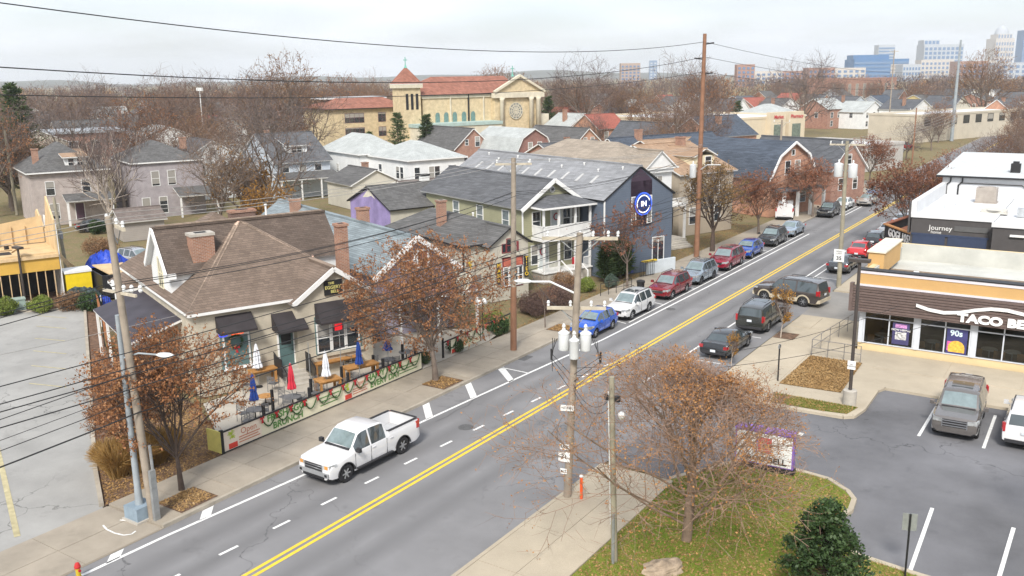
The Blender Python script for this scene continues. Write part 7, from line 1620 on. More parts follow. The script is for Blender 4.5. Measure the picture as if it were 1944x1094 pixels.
m_green = MLEAF('evergreen_leaves', [(.018, .035, .015), (.035, .065, .024), (.06, .10, .035), (.10, .14, .055)], rough=.5, trans=.1)
m_pine = MLEAF('pine_needles', [(.025, .045, .02), (.045, .075, .03), (.075, .11, .04), (.12, .14, .06)], trans=.1)
m_grass = MLEAF('straw_grass', [(.22, .12, .035), (.34, .20, .065), (.42, .27, .10), (.48, .34, .16)], trans=.2)
m_twig3 = M('tan_twigs', (.25, .165, .12), .95, .25, .6); m_pbark2 = M('warm_bark', (.23, .165, .12), .95, .25, 3, bump=.5, bscale=20)
m_tanl = MLEAF('tan_remnant_leaves', [(.18, .08, .036), (.29, .14, .055), (.40, .20, .075), (.45, .28, .13)], trans=.25)
def magnolia_mesh():
    r = random.Random(61); T = MB(); Cn = MB(); H = 3.7
    T.path([(0, 0, 0), (.05, 0, 1.8), (0, .05, 3.4)], [.09, .06, .02], 7, False)
    for i in range(230):
        z = .35+(H-.5)*(i/230.0); k = (1-((z-.35)/(H-.2)))**.8; L = 1.75*k*r.uniform(.65, 1.12)+.12; a = r.uniform(0, 2*pi); d = Vector((cos(a), sin(a), r.uniform(.1, .75))).normalized(); e = Vector((0, 0, z))+d*L
        T.path([Vector((0, 0, z)), Vector((0, 0, z)).lerp(e, .6), e], [.02, .012, .005], 3, False)
        for _ in range(46):
            c = Vector((0, 0, z)).lerp(e, 1-.55*r.random()**1.6)+Vector((r.gauss(0, .09), r.gauss(0, .09), r.gauss(0, .08))); leafq(Cn, c, r.uniform(.08, .2), r, 1)
    _TC['magnolia'] = (T.mesh('stems', m_dbark), Cn.mesh('foliage', [m_twig, m_green]))
def ribbon(mb, p, q, w, r, mi=0):
    d = (q-p); s = d.cross(Vector((r.uniform(-1, 1), r.uniform(-1, 1), r.uniform(-1, 1))))
    if s.length < 1e-6: return
    s = s.normalized()*w/2; mb.add([p-s, p+s, q+s*.4, q-s*.4], [(0, 1, 2, 3)], mi)
def leafq(mb, p, s, r, mi=0):
    a = Vector((r.gauss(0, 1), r.gauss(0, 1), r.gauss(0, 1))).normalized(); b = a.cross(Vector((r.gauss(0, 1), r.gauss(0, 1), r.gauss(0, 1)))).normalized()
    a = a*s*.5; b = b*s*.32; mb.add([p-a, p+b, p+a, p-b], [(0, 1, 2, 3)], mi)
def grow(seed, H, trunk, r0, env, kids=(6, 5, 5, 4), ang=(25, 55), ratio=(.55, .78), leaves=0, lsize=(.07, .13), tw=.018, up=.12, wob=.16, lean=(0, 0), L0=None, base_from=.75, leader=0.0, off=(0, 0), clump=.8, cut=-.12):
    """env = (rx, rz, zc) crown ellipsoid; returns trunk mesh builder and crown builder (twigs material 0, leaves material 1)"""
    r = random.Random(seed); T = MB(); Cn = MB(); nl = len(kids)
    rx, rz, zc = env
    def out(p): return ((p.x-off[0])**2+(p.y-off[1])**2)/rx**2+((p.z-zc)/rz)**2
    def branch(p, d, L, rad, lev):
        ns = 4 if lev < 2 else (3 if lev < nl else 2); P = [p.copy()]; R = [rad]; q = p.copy()
        for i in range(ns):
            wb = wob if lev else .03; d = (d+Vector((r.gauss(0, wb), r.gauss(0, wb), r.gauss(0, wb)+up*(1 if lev else 0)))).normalized(); q = q+d*L/ns
            if lev and i and out(q) > 1.05: break
            P.append(q.copy()); R.append(rad*(1-.55*(i+1)/ns))
        if len(P) < 2: return
        if lev == 0: T.path(P, R, 9, False)
        elif lev == 1: T.path(P, R, 6, False)
        elif lev == 2: (T if rad > .02 else Cn).path(P, R, 4, False)
        elif lev < nl: Cn.path(P, [max(x, tw*.5) for x in R], 3, False)
        else:
            for i in range(len(P)-1): ribbon(Cn, P[i], P[i+1], tw, r)
        if leaves and lev >= nl-1:
            k = leaves if lev == nl else max(1, leaves//2)
            for _ in range(int(k) if k >= 1 else (1 if r.random() < k else 0)):
                i = r.randrange(len(P)-1); c = P[i].lerp(P[i+1], r.random())+Vector((r.gauss(0, .05), r.gauss(0, .05), r.gauss(0, .05)))
                if mnoise.noise(c*clump+Vector((seed, 0, 0)))+.55*mnoise.noise(c*clump*2.3) < cut: continue
                leafq(Cn, c, r.uniform(*lsize), r, 1)
        if lev >= nl: return
        n = kids[lev]; az0 = r.uniform(0, 2*pi)
        for k in range(n):
            lo = base_from if lev == 0 else .25
            t = lo+(1-lo)*(((k+r.random())/n)**(1.35 if leader and lev == 0 else 1)); f = t*(len(P)-1); i = min(int(f), len(P)-2); c = P[i].lerp(P[i+1], f-i)
            dd = (P[i+1]-P[i]).normalized(); az = az0+k*2.4+r.uniform(-.4, .4); th = radians(r.uniform(*ang))*(1 if lev else (1.0-.35*(t-lo)/(1-lo)))
            x = dd.orthogonal().normalized(); y = dd.cross(x); nd = (dd*cos(th)+(x*cos(az)+y*sin(az))*sin(th)).normalized()
            rr = max((R[i] if not (leader and lev == 0) else r0*.62)*(r.uniform(.5, .68) if not leader else r.uniform(.36, .5)), .004); LL = L*r.uniform(*ratio) if lev else (L0 or (H-trunk)*.62)*r.uniform(.8, 1.1)*(1-leader*(t-lo)/(1-lo))
            branch(c, nd, LL, rr, lev+1)
    branch(Vector((0, 0, -.05)), Vector((lean[0]/H, lean[1]/H, 1)).normalized(), trunk, r0, 0)
    return T, Cn
_TC = {}
def tree_proto(key, seed, H, trunk, r0, env, bark, twig, leafm=None, **k):
    T, Cn = grow(seed, H, trunk, r0, env, **k); _TC[key] = (T.mesh('trunk', bark, True), Cn.mesh('crown', [twig, leafm or twig]))
def tree(name, label, key, p, rz=0.0, sc=1.0, group=None, cat='tree', sz=None):
    t = thing(name, label, cat, (p[0], p[1], p[2] if len(p) > 2 else -.04), rz, group); t.scale = (sc, sc, sz or sc)
    link('trunk', _TC[key][0], t); link('crown', _TC[key][1], t); return t
K5 = (7, 6, 5, 5, 4)
tree_proto('rustA', 11, 7.2, 1.9, .15, (3.3, 3.0, 4.7), m_dbark, m_twig, m_rust, kids=(10, 7, 5, 5), ang=(16, 46), leaves=11, lsize=(.06, .16), cut=-.26, L0=4.2, up=.03, base_from=.8)
tree_proto('rustB', 12, 8.4, 2.2, .2, (4.9, 3.2, 5.2), m_bark, m_twig, m_rust, kids=(11, 7, 5, 5), ang=(28, 68), leaves=11, lsize=(.06, .17), cut=-.26, L0=4.6, up=.04)
tree_proto('redC', 13, 7.0, 2.0, .16, (3.3, 2.7, 4.5), m_bark, m_twig, m_redl, kids=(8, 6, 5, 4), ang=(22, 58), leaves=11, lsize=(.08, .18), L0=3.2, up=.08)
tree_proto('sparseRust', 14, 6.2, 2.2, .11, (2.7, 2.2, 4.3), m_bark, m_twig, m_redl, kids=(7, 5, 4, 4), ang=(25, 60), leaves=7, lsize=(.08, .17), L0=2.6, up=.06)
tree_proto('oliveD', 15, 8.2, 2.4, .26, (3.4, 3.3, 5.1), m_dbark, m_twig2, m_olive, kids=(8, 6, 5, 4), ang=(22, 55), leaves=9, lsize=(.08, .18), L0=3.9, up=.08)
tree_proto('fore', 23, 6.6, 6.1, .17, (5.9, 4.7, 2.3), m_pbark2, m_twig3, m_tanl, kids=(28, 9, 6, 5), ang=(36, 66), ratio=(.38, .6), leaves=3, lsize=(.04, .095), tw=.014, L0=5.6, up=.09, clump=.6, cut=.0, wob=.09, base_from=.10, leader=.5, off=(-1.2, -.8))
for i in range(5):
    tree_proto('bare%d' % i, 31+i, 17, 4.5, .34, (6.4+.4*i, 7.4, 10.2), m_bark, (m_twig, m_twig2)[i % 2], m_dryl, kids=(8, 6, 5, 5), ang=(26, 62), leaves=(0, .4, 0, .3, .2)[i], lsize=(.12, .26), tw=.04, L0=8.0, up=.035, base_from=.55)
for i in range(2): tree_proto('brown%d' % i, 41+i, 16, 4.0, .34, (6.2, 6.8, 9.6), m_bark, m_twig, (m_dryl, m_rust)[i], kids=(8, 6, 5, 4), ang=(22, 55), leaves=6, lsize=(.13, .28), tw=.045, L0=8, up=.06, base_from=.5)
tree_proto('orange', 45, 13, 3.0, .3, (4.2, 6.0, 7.2), m_bark, m_twig, m_orl, kids=(9, 6, 5, 4), ang=(35, 75), leaves=8, lsize=(.18, .36), tw=.04, L0=4.8, up=.04, base_from=.3)
tree_proto('palebare', 46, 15, 5.0, .42, (5.2, 6.6, 9.6), m_pbark, m_twig2, m_dryl, kids=(7, 6, 5, 4), ang=(18, 48), leaves=0, tw=.045, L0=8, up=.08, base_from=.45)
tree_proto('edgebare', 47, 8.5, 3.0, .15, (4.6, 4.0, 5.2), m_bark, m_twig2, m_dryl, kids=(8, 6, 5, 4), ang=(30, 65), leaves=0, tw=.016, L0=4.6, up=.06, base_from=.45)
tree_proto('sapling', 48, 4.2, 1.6, .05, (1.0, 1.5, 2.9), m_bark, m_twig, m_redl, kids=(6, 5, 4), ang=(20, 45), leaves=1, lsize=(.06, .12), L0=1.6)
tree_proto('columnar', 49, 3.6, 1.0, .045, (.62, 1.3, 2.3), m_pbark, m_twig, m_orl, kids=(8, 6, 5), ang=(12, 35), leaves=7, lsize=(.06, .14), L0=1.5, up=.2)
def conifer(key, seed, H, R, needles, w=.06, dens=34, open_=0.0):
    r = random.Random(seed); T = MB(); Cn = MB(); T.path([(0, 0, 0), (0, 0, H*.5), (0, 0, H*.97)], [.22, .14, .03], 7, False)
    for i in range(dens*6):
        z = H*(.12+.86*(i/(dens*6))); k = 1-(z/H-.12)/.9; L = R*(k**.75)*r.uniform(.6, 1.1)+.2; a = r.uniform(0, 2*pi)
        d = Vector((cos(a), sin(a), r.uniform(-.1, .35))); e = Vector((0, 0, z))+d*L; ribbon(Cn, Vector((0, 0, z)), e, .05, r)
        for _ in range(int(needles)):
            t = r.uniform(.25, 1.05); c = Vector((0, 0, z)).lerp(e, t)+Vector((r.gauss(0, .13), r.gauss(0, .13), r.gauss(0, .1))); q = c+Vector((d.x*.5+r.gauss(0, .5), d.y*.5+r.gauss(0, .5), r.uniform(-.1, .6))).normalized()*r.uniform(.2, .45); ribbon(Cn, c, q, w, r, 1)
    _TC[key] = (T.mesh('trunk', m_dbark, True), Cn.mesh('crown', [m_twig, m_pine]))
conifer('pineA', 51, 13, 3.6, 26, .12); conifer('pineB', 52, 11, 3.0, 26, .12); conifer('arbor', 53, 3.2, .55, 22, .07, 22)
def shrub(key, seed, rx, ry, h, n, leafm, ls=(.06, .14), stems=40, twig=None, inner=.35):
    r = random.Random(seed); T = MB(); Cn = MB()
    for i in range(stems):
        a = r.uniform(0, 2*pi); q = r.uniform(.2, 1); e = Vector((rx*q*cos(a), ry*q*sin(a), h*r.uniform(.4, .98)*(1-.35*q*q))); T.path([(r.gauss(0, .06), r.gauss(0, .06), 0), e*.5+Vector((0, 0, .05)), e], [.014, .01, .004], 3, False)
    for i in range(n):
        u = Vector((r.gauss(0, 1), r.gauss(0, 1), r.gauss(0, 1))).normalized()*(inner+(1-inner)*r.random()**.5); k = 1+.16*sin(u.x*5+seed)+.12*sin(u.y*7)
        p = Vector((u.x*rx*k, u.y*ry*k, h*.5+u.z*h*.5*k)); 
        if p.z > .02: leafq(Cn, p, r.uniform(*ls), r, 1)
    _TC[key] = (T.mesh('stems', twig or m_twig), Cn.mesh('foliage', [m_twig, leafm]))
def bush(name, label, key, p, rz=0.0, sc=1.0, group=None):
    t = thing(name, label, 'shrub', (p[0], p[1], p[2] if len(p) > 2 else 0), rz, group); t.scale = (sc, sc, sc); link('stems', _TC[key][0], t); link('foliage', _TC[key][1], t); return t
magnolia_mesh()
shrub('hedgebrown', 62, 2.0, 1.3, 1.7, 9000, MLEAF('purple_brown_leaves', [(.06, .04, .035), (.11, .07, .06), (.16, .105, .085), (.2, .14, .11)], trans=.1), (.05, .11), 260, inner=.5)
shrub('greenbush', 63, .8, .7, 1.2, 3500, m_green, (.06, .13), 40, inner=.5)
shrub('limebush', 64, 1.0, .8, 1.2, 4500, MLEAF('lime_leaves', [(.08, .13, .02), (.16, .22, .04), (.24, .28, .07), (.3, .3, .12)], trans=.2), (.06, .14), 50, inner=.4)
shrub('ballbush', 65, .55, .55, .9, 3000, MLEAF('blue_green_leaves', [(.05, .08, .065), (.09, .13, .10), (.14, .18, .14)], trans=.1), (.04, .08), 20, inner=.75)
shrub('tanbush', 66, 1.3, 1.0, 1.3, 4200, m_dryl, (.05, .11), 220, inner=.3)
def _unused(): pass
def grassclump(key, seed, R, H, n):
    r = random.Random(seed); T = MB(); Cn = MB()
    for i in range(n):
        a = r.uniform(0, 2*pi); b = r.uniform(0, .3)*R; q = r.uniform(.3, 1); e = Vector((cos(a)*R*q, sin(a)*R*q, H*(1-.45*q*q)*r.uniform(.8, 1.1))); p = Vector((cos(a)*b, sin(a)*b, 0)); m = p.lerp(e, .5)+Vector((0, 0, H*.18))
        ribbon(Cn, p, m, .02, r, 1); ribbon(Cn, m, e, .018, r, 1)
        if i < 30: T.tube(p, m, .006, n=3, cap=False)
    _TC[key] = (T.mesh('stems', m_twig), Cn.mesh('foliage', [m_twig, m_grass]))
grassclump('plume', 71, 1.05, 1.5, 1500)
# ---- street trees
tree('street_tree', 'bushy rust leaved street tree beside the blue steel pole', 'rustA', G(345, 930, .12), 1.5, .93)
tree('street_tree', 'smaller rust tree leaning over the left car park behind the pole', 'rustA', (-34.9, 21.9, .05), 2.1, .52)
tree('street_tree', 'broad rust brown tree beside the patio banner', 'rustB', G(827, 722, .12), 1.1, 1.0)
tree('street_tree', 'thin red brown tree in front of the blue building', 'sparseRust', G(1190, 546, .1), .5, 1.12)
tree('street_tree', 'large olive brown tree beside the very tall pole', 'oliveD', G(1352, 477, .1), .9, 1.05)
tree('street_tree', 'red brown tree over the charcoal suv', 'redC', G(1440, 445, .1), 2.0, 1.0)
tree('street_tree', 'red brown tree beside the white van', 'redC', G(1543, 412, .1), .4, 1.02)
tree('street_tree', 'red brown tree just past the white van', 'redC', G(1590, 372, .1), 1.4, .95)
tree('street_tree', 'dense rust tree standing far along the left kerb', 'redC', G(1650, 352, .1), 2.9, 1.1)
tree('street_tree', 'round rust tree rising behind the black terrace hoarding', 'redC', (-16.2, 94.5, .1), 1.0, 1.22)
tree('street_tree', 'rust tree behind the round one on the right kerb', 'redC', (-15.9, 106, .1), 2.4, 1.05)
tree('street_tree', 'pale rust tree farther up the right kerb', 'sparseRust', (-15.6, 118, .1), 2.4, 1.25)
tree('bare_tree', 'tall fine branched tree with tan leaf remnants on the lawn', 'fore', G(1303, 1026, .11), 0.0, 1.14, sz=.98)
tree('bare_tree', 'leafless tree reaching in from the right edge over the bays', 'edgebare', (1.3, 36.0, .1), 2.2, .62)
tree('bare_tree', 'leafless small tree beside the bays at the right edge', 'edgebare', (2.0, 39.0, .1), .7, .55)
tree('sapling', 'thin sapling in the pit beside the blue hatchback', 'sapling', G(1035, 622, .12), 0, 1.0)
tree('young_tree', 'columnar young tree with golden leaves by the black suv', 'columnar', G(1482, 641, .13), 0, 1.05)
tree('young_tree', 'small orange leaved young tree behind the black sedan', 'columnar', G(1388, 694, .12), 1.0, .62)
bush('magnolia_shrub', 'dark glossy green magnolia at the bottom right of the lawn', 'magnolia', (-6.4, 27.7, .1), 0, .88)
for i, (x, y, s) in enumerate(((225, 905, 1.1), (262, 895, 1.2), (298, 878, 1.1), (208, 890, .95), (318, 862, .9))): bush('ornamental_grass', 'straw coloured grass clump %s in the planting bed' % ('nearest the kerb corner', 'in the middle', 'behind the wooden pole', 'leftmost', 'rightmost, by the street tree')[i], 'plume', G(x, y, .06), i, s, 'straw grass clumps in the planting bed')
for i, (x, y, s) in enumerate(((1032, 590, 1.0), (1062, 578, .9), (1010, 597, .7))): bush('brown_hedge', ('purple brown hedge mound before the white porch', 'purple brown hedge mound near the porch steps', 'smaller brown hedge mound next to the shop')[i], 'hedgebrown', G(x, y, 0), i*.7+1.2, s)
bush('tan_shrub', 'tan dry shrub below the porch base of the green house', 'tanbush', AB(44.5, 56.4), 0, 1.0); bush('tan_shrub', 'yellow green dry shrub right of the porch steps', 'limebush', G(1112, 553, 0), 0, .9)
for i, (x, y, s) in enumerate(((1150, 535, 1.0), (1163, 530, .95), (1176, 528, 1.05), (1188, 524, .9))): tree('arborvitae', 'dark green upright evergreen %s beside the thin red tree' % ('first from the left', 'second from the left', 'third from the left', 'last on the right')[i], 'arbor', G(x, y, 0), i, s, 'upright evergreens beside the blue building')
bush('ball_shrub', 'round blue green shrub in front of the evergreens', 'ballbush', G(1160, 545, 0), 0, 1.1)
bush('lime_shrub', 'bright green shrub at the end of the far banner', 'limebush', G(938, 624, .1), 0, 1.0); bush('green_shrub', 'dark green hedge under the far garland', 'greenbush', G(948, 634, .1), 0, 1.0); bush('green_shrub', 'dark green planter at the near end of the far banner', 'greenbush', G(866, 668, .1), 1, .7); bush('green_shrub', 'green planter behind the broad rust tree trunk', 'greenbush', G(805, 690, .13), 1, .6); bush('lime_shrub', 'small lime planter beside the near blue umbrella', 'limebush', G(505, 815, .13), 1, .45)
for i, (a, b, k, s) in enumerate(((6.2, 75.3, 'limebush', 1.1), (8.6, 74.6, 'limebush', 1.0), (10.6, 74.0, 'tanbush', 1.1), (11.6, 72.6, 'greenbush', 1.2), (19.5, 111, 'greenbush', 1.3), (23, 112, 'greenbush', 1.4), (12.5, 108, 'tanbush', 1.8), (17, 97, 'tanbush', 1.4))): bush('border_shrub', ('lime shrub beside the utility box', 'lime shrub in the middle of the island border', 'tan shrub at the end of the island border', 'dark green shrub by the mesh fence', 'dark shrub in front of the pink house', 'dark shrub right of the pink house door', 'tall tan shrub left of the pink house', 'tan shrub on the back lane')[i], k, AB(a, b), i, s)
# ---- single trees among the houses
def dtree(name, label, key, px, D, sc, rz=0.0, group=None, sz=None): p = atD(px, 300, D); return tree(name, label, key, (p.x, p.y, -.04), rz, sc, group, sz=sz)
dtree('pale_barked_tree', 'leafless tree with thick pale trunk between the pink and mauve houses', 'palebare', 226, 128, .74, .4); dtree('pale_barked_tree', 'leafless pale tree leaning before the pink house', 'palebare', 196, 112, .72, 2.4)
dtree('orange_tree', 'orange foliage tree beside the mauve house porch', 'orange', 452, 116, .93, .3); dtree('orange_tree', 'lower orange brown tree in front of the pale blue house', 'orange', 500, 104, .66, 1.9)
dtree('bare_tree', 'dark spreading leafless tree before the mauve house', 'bare1', 408, 108, .72, .7); dtree('bare_tree', 'leafless tree left of the dark spreading one', 'bare2', 345, 135, .8, .2)
dtree('pine_tree', 'tall blue green conifer at the left edge of the skyline', 'pineA', 40, 150, 1.32, .2); dtree('pine_tree', 'leafless topped conifer beside the left edge', 'bare3', 12, 140, .95, 1.2)
dtree('pine_tree', 'broad brown green pine before the church tower', 'pineA', 757, 165, .85, .8); dtree('pine_tree', 'small green pine left of the church tower', 'pineB', 703, 162, .72, .1); dtree('pine_tree', 'green pine right of the church tower', 'pineB', 812, 168, .95, 2.1); dtree('pine_tree', 'dark small evergreen among the far houses', 'pineB', 1397, 250, .9, 2.1); dtree('pine_tree', 'dark evergreen right of the church front', 'pineB', 1042, 230, 1.1, 1.1)
for i, (px, D, k, sc) in enumerate(((545, 185, 'brown0', 1.36), (505, 170, 'bare1', 1.15), (600, 190, 'bare3', 1.05), (1110, 235, 'bare0', 1.38), (1300, 240, 'bare1', 1.35), (1335, 215, 'brown1', 1.1), (1520, 265, 'bare3', 1.38), (1858, 300, 'brown0', 1.42), (400, 215, 'bare2', 1.25), (325, 240, 'bare0', 1.25), (185, 250, 'bare4', 1.2), (120, 230, 'bare2', 1.1), (940, 260, 'brown1', 1.25), (985, 250, 'brown0', 1.12), (655, 260, 'brown1', 1.15), (700, 290, 'bare0', 1.2))):
    dtree('bare_tree', ('biggest russet topped tree above the pale blue house', 'wide leafless tree left of the russet giant', 'leafless tree in front of the school', 'fan shaped leafless tree right of the church', 'tall leafless tree behind the very tall pole', 'rusty tree behind the very tall pole', 'dark topped tree above the supermarket', 'big brown tree before the domed tower', 'dark crowned tree above the mauve house', 'second dark crowned tree on the left skyline', 'first thin topped tree on the left skyline', 'low leafless tree near the left conifer', 'tan topped tree behind the church roof', 'rust tree right of the church pediment', 'rust tree behind the school roof', 'leafless tree left of the church tower')[i], k, px, D, sc, i*.7)
for i, (x, y, k, sc) in enumerate(((-14.5, 130, 'bare1', .5), (-13.5, 143, 'brown1', .5), (-15, 156, 'bare2', .55), (-12.5, 168, 'bare0', .6), (-14, 182, 'brown0', .55), (-12, 200, 'bare3', .65), (-15, 220, 'bare1', .7), (-8, 150, 'bare4', .55), (-5, 175, 'bare2', .6), (-20, 250, 'brown1', .7), (-34, 190, 'bare3', .5), (-33.5, 215, 'bare1', .55), (-36, 240, 'brown1', .6))):
    tree('verge_tree', 'bare brush like tree along the far end of the road', k, (x, y, -.04), i*.9, sc, 'bare trees along the far end of the road')
r_ = MB(); n1, n2 = 16, 9
for a_ in range(n2+1):
    for b_ in range(n1):
        v_ = Vector((cos(2*pi*b_/n1)*cos(pi/2*a_/n2), sin(2*pi*b_/n1)*cos(pi/2*a_/n2), sin(pi/2*a_/n2))); k_ = 1+.35*mnoise.noise(v_*1.7)+.12*mnoise.noise(v_*5); r_.v.append((v_.x*.8*k_, v_.y*.5*k_, v_.z*.42*k_))
for a_ in range(n2):
    for b_ in range(n1): r_.f.append((a_*n1+b_, a_*n1+(b_+1) % n1, (a_+1)*n1+(b_+1) % n1, (a_+1)*n1+b_)); r_.m.append(0)
tag(r_.build('boulder', M('limestone_rock', (.30, .235, .17), .95, .35, 3, bump=.8, bscale=9), None, loc=G(1262, 1084, .08), rz=.9), 'tan limestone boulder under the fine branched tree', 'boulder')
# ---- the wooded neighbourhood behind: trees that nothing tells apart
HOUSE_BOXES = [(r_.location, 14) for r_ in bpy.data.objects if r_.parent is None and r_.get('category') in ('house', 'building', 'school', 'church', 'shop')]
rt = random.Random(99); n = 0
def clear(p):
    for c, rad in HOUSE_BOXES:
        q = Vector((c.x, c.y))+Vector((AV.x, AV.y))*6+Vector((BV.x, BV.y))*6
        if (q-Vector((p.x, p.y))).length < rad*.72: return False
    a, b = toab(p)
    ch = bpy.data.objects['church'].location; ca_, cb_ = toab(ch)
    if ca_-30 < a < ca_+50 and cb_-22 < b < cb_+26: return False
    sm = toab(bpy.data.objects['supermarket'].location)
    if sm[0]-4 < a < sm[0]+60 and sm[1]-40 < b < sm[1]+42: return False
    return not (-36 < p.x < -9)
for (d0, d1, cnt) in ((112, 180, 16), (180, 260, 34), (260, 380, 44), (380, 520, 60)):
    k = 0; tries = 0
    while k < cnt and tries < cnt*12:
        tries += 1; px = rt.uniform(-40, 1990); D = rt.uniform(d0, d1)
        if D < 190 and px > 640 and px < 1240: continue
        if D < 260 and 560 < px < 1040: continue
        p = atD(px, 300, D)
        if not clear(p) or (1330 < px < 1760 and D < 260) or (px > 1560 and D < 330 and px < 1830): continue
        key = rt.choice(('bare0', 'bare1', 'bare2', 'bare3', 'bare4', 'brown0', 'brown0', 'brown1', 'brown1', 'brown1')); k += 1
        tree('woodland_tree', 'leafless brown tree in the wooded streets behind the houses', key, (p.x, p.y, -.04), rt.uniform(0, 6.28), rt.uniform(.5, .98), 'leafless trees filling the streets behind')
# ================================================================ far houses, wood, skyline, hills, haze
fh = [(1160, 300, 'x', m_rbrick, m_dksh), (1060, 270, 'x', m_rbrick, m_redsh), (1205, 330, 'y', m_wsiding, m_ltsh), (1310, 300, 'x', m_wsiding, m_ltsh), (1365, 330, 'y', m_cream, m_dksh), (1430, 320, 'x', m_rbrick, m_redsh), (1470, 300, 'y', m_wsiding, m_gsh), (1405, 380, 'x', m_rbrick, m_dksh), (1560, 300, 'x', m_rbrick, m_ltsh), (1600, 330, 'y', m_palebl, m_gsh2), (1625, 300, 'y', m_wsiding, m_ltsh), (1660, 350, 'x', m_palebl, m_navysh), (1715, 300, 'y', m_wsiding, m_dksh), (1745, 360, 'x', m_yel, m_gsh), (1790, 330, 'y', m_cream, m_dksh), (1900, 290, 'x', m_obrick, m_gsh2), (1850, 380, 'x', m_rbrick, m_gsh), (90, 300, 'x', m_rbrick, m_gsh), (250, 280, 'x', m_wsiding, m_gsh), (440, 300, 'y', m_cream, m_dksh), (1260, 380, 'x', m_rbrick, m_redsh), (1500, 400, 'y', m_cream, m_redsh), (150, 215, 'x', m_pink, m_gsh), (310, 205, 'y', m_wsiding, m_ltsh), (60, 195, 'y', m_cream, m_dksh), (380, 250, 'x', m_rbrick, m_redsh), (210, 330, 'x', m_wsiding, m_ltsh), (500, 260, 'x', m_cream, m_gsh), (585, 270, 'y', m_wsiding, m_dksh), (1140, 205, 'x', m_obrick, m_redsh), (1085, 215, 'y', m_rbrick, m_ltsh)]
fl = ('small red brick house right of the church wing', 'dull red roofed brick house just right of the church', 'white house with pale roof far behind the blue roofed brick house', 'white house behind the very tall pole', 'cream gabled house right of the very tall pole', 'brick house with dull red roof above the supermarket left end', 'white gabled house above the supermarket middle', 'dark roofed brick house on the ridge above the supermarket', 'pale roofed brick house above the supermarket right end', 'pale blue gabled house beyond the supermarket', 'white gabled house beyond the white roofed store', 'pale blue house with navy roof beyond the white roofed store', 'white gabled house left of the steel mast', 'yellow house with charcoal roof left of the steel mast', 'cream gabled house right of the steel mast', 'orange brick house with slate roof at the far right', 'brick house with charcoal roof below the big brown tree', 'brick house in the woods at the far left', 'white house in the woods above the mauve house', 'cream gabled house in the woods above the orange tree', 'dull red roofed house far behind the blue building', 'cream gabled house with dull red roof on the far ridge', 'pale pink house with grey roof in the woods behind the pink brick house', 'white gabled house with pale roof behind the mauve house roof', 'cream gabled house behind the left conifer', 'brick house with dull red roof under the floodlight mast', 'white house with pale roof deep in the left woods', 'cream house in the woods left of the russet giant', 'white gabled house just left of the school', 'orange brick house with red roof right of the church wing', 'brick gabled house with pale roof between church and blue roof')
for i, (px, D, ax_, wm_, rm_) in enumerate(fh):
    p = atD(px, 300, D); a, b = toab(p)
    simple('distant_house', fl[i], a-4, b-4, RND.uniform(8, 12), RND.uniform(9, 12), RND.uniform(5, 6.2), RND.uniform(7.8, 9.2), ax_, wm_, rm_, [('f', 2.2, 3.3, 1.1, 1.6), ('f', 5.6, 3.3, 1.1, 1.6), ('f', 2.2, .8, 1.1, 1.6), ('l', 4, 3.3, 1.1, 1.6)], [(2, 4, 6.5, 9.3, .9)] if i % 3 == 0 else [], group='far houses')
wl = [(30, 260), (75, 340), (120, 270), (170, 390), (230, 240), (275, 350), (300, 430), (345, 300), (405, 360), (425, 230), (470, 400), (520, 330), (560, 410), (610, 350), (1130, 400), (1180, 260), (1240, 290), (1285, 340), (1330, 420), (1385, 290), (1450, 420), (1545, 380), (1585, 450), (1690, 420), (1765, 440), (1815, 420), (1880, 450), (1925, 380)]
wp = ('at the left edge', 'far above the left conifer', 'above the pink brick house', 'far above the pink brick house', 'above the mauve house', 'far above the mauve house', 'deepest above the mauve house', 'left of the floodlight mast', 'right of the floodlight mast', 'above the orange tree', 'far left of the russet giant', 'behind the russet giant', 'far behind the russet giant', 'behind the school end', 'far right of the church', 'behind the narrow orange brick house', 'behind the blue roofed brick house', 'left of the very tall pole', 'far right of the very tall pole', 'above the supermarket left end', 'far above the supermarket', 'above the supermarket right end', 'far above the white roofed store', 'below the deep blue building', 'far left of the steel mast', 'far right of the steel mast', 'below the domed tower', 'at the right edge')
cm = [m_wsiding, m_cream, m_rbrick, m_palebl, m_obrick, m_wsiding]; crf = [m_gsh, m_ltsh, m_dksh, m_gsh2, m_redsh, m_tansh, m_ltsh]
for i, (px, D) in enumerate(wl):
    p = atD(px, 300, D); a, b = toab(p)
    simple('woodland_house', 'small %s house with %s roof in the woods %s' % (dict(red_brick='red brick', white_siding='white', pale_cream_siding='cream', pale_blue_siding='pale blue', orange_brick='orange brick')[cm[(i*5+i//3) % 6].name], crf[(i*3+i//2) % 7].name.replace('_shingles', '').replace('_', ' '), wp[i]), a-4, b-4, RND.uniform(7, 11), RND.uniform(8, 12), RND.uniform(5, 6.4), RND.uniform(7.8, 9.4), 'xy'[i % 2], cm[(i*5+i//3) % 6], crf[(i*3+i//2) % 7], [('f', 2.0, 3.3, 1.1, 1.6), ('f', 5.0, 3.3, 1.1, 1.6), ('l', 4, 3.3, 1.1, 1.6)], group='small houses among the trees behind')
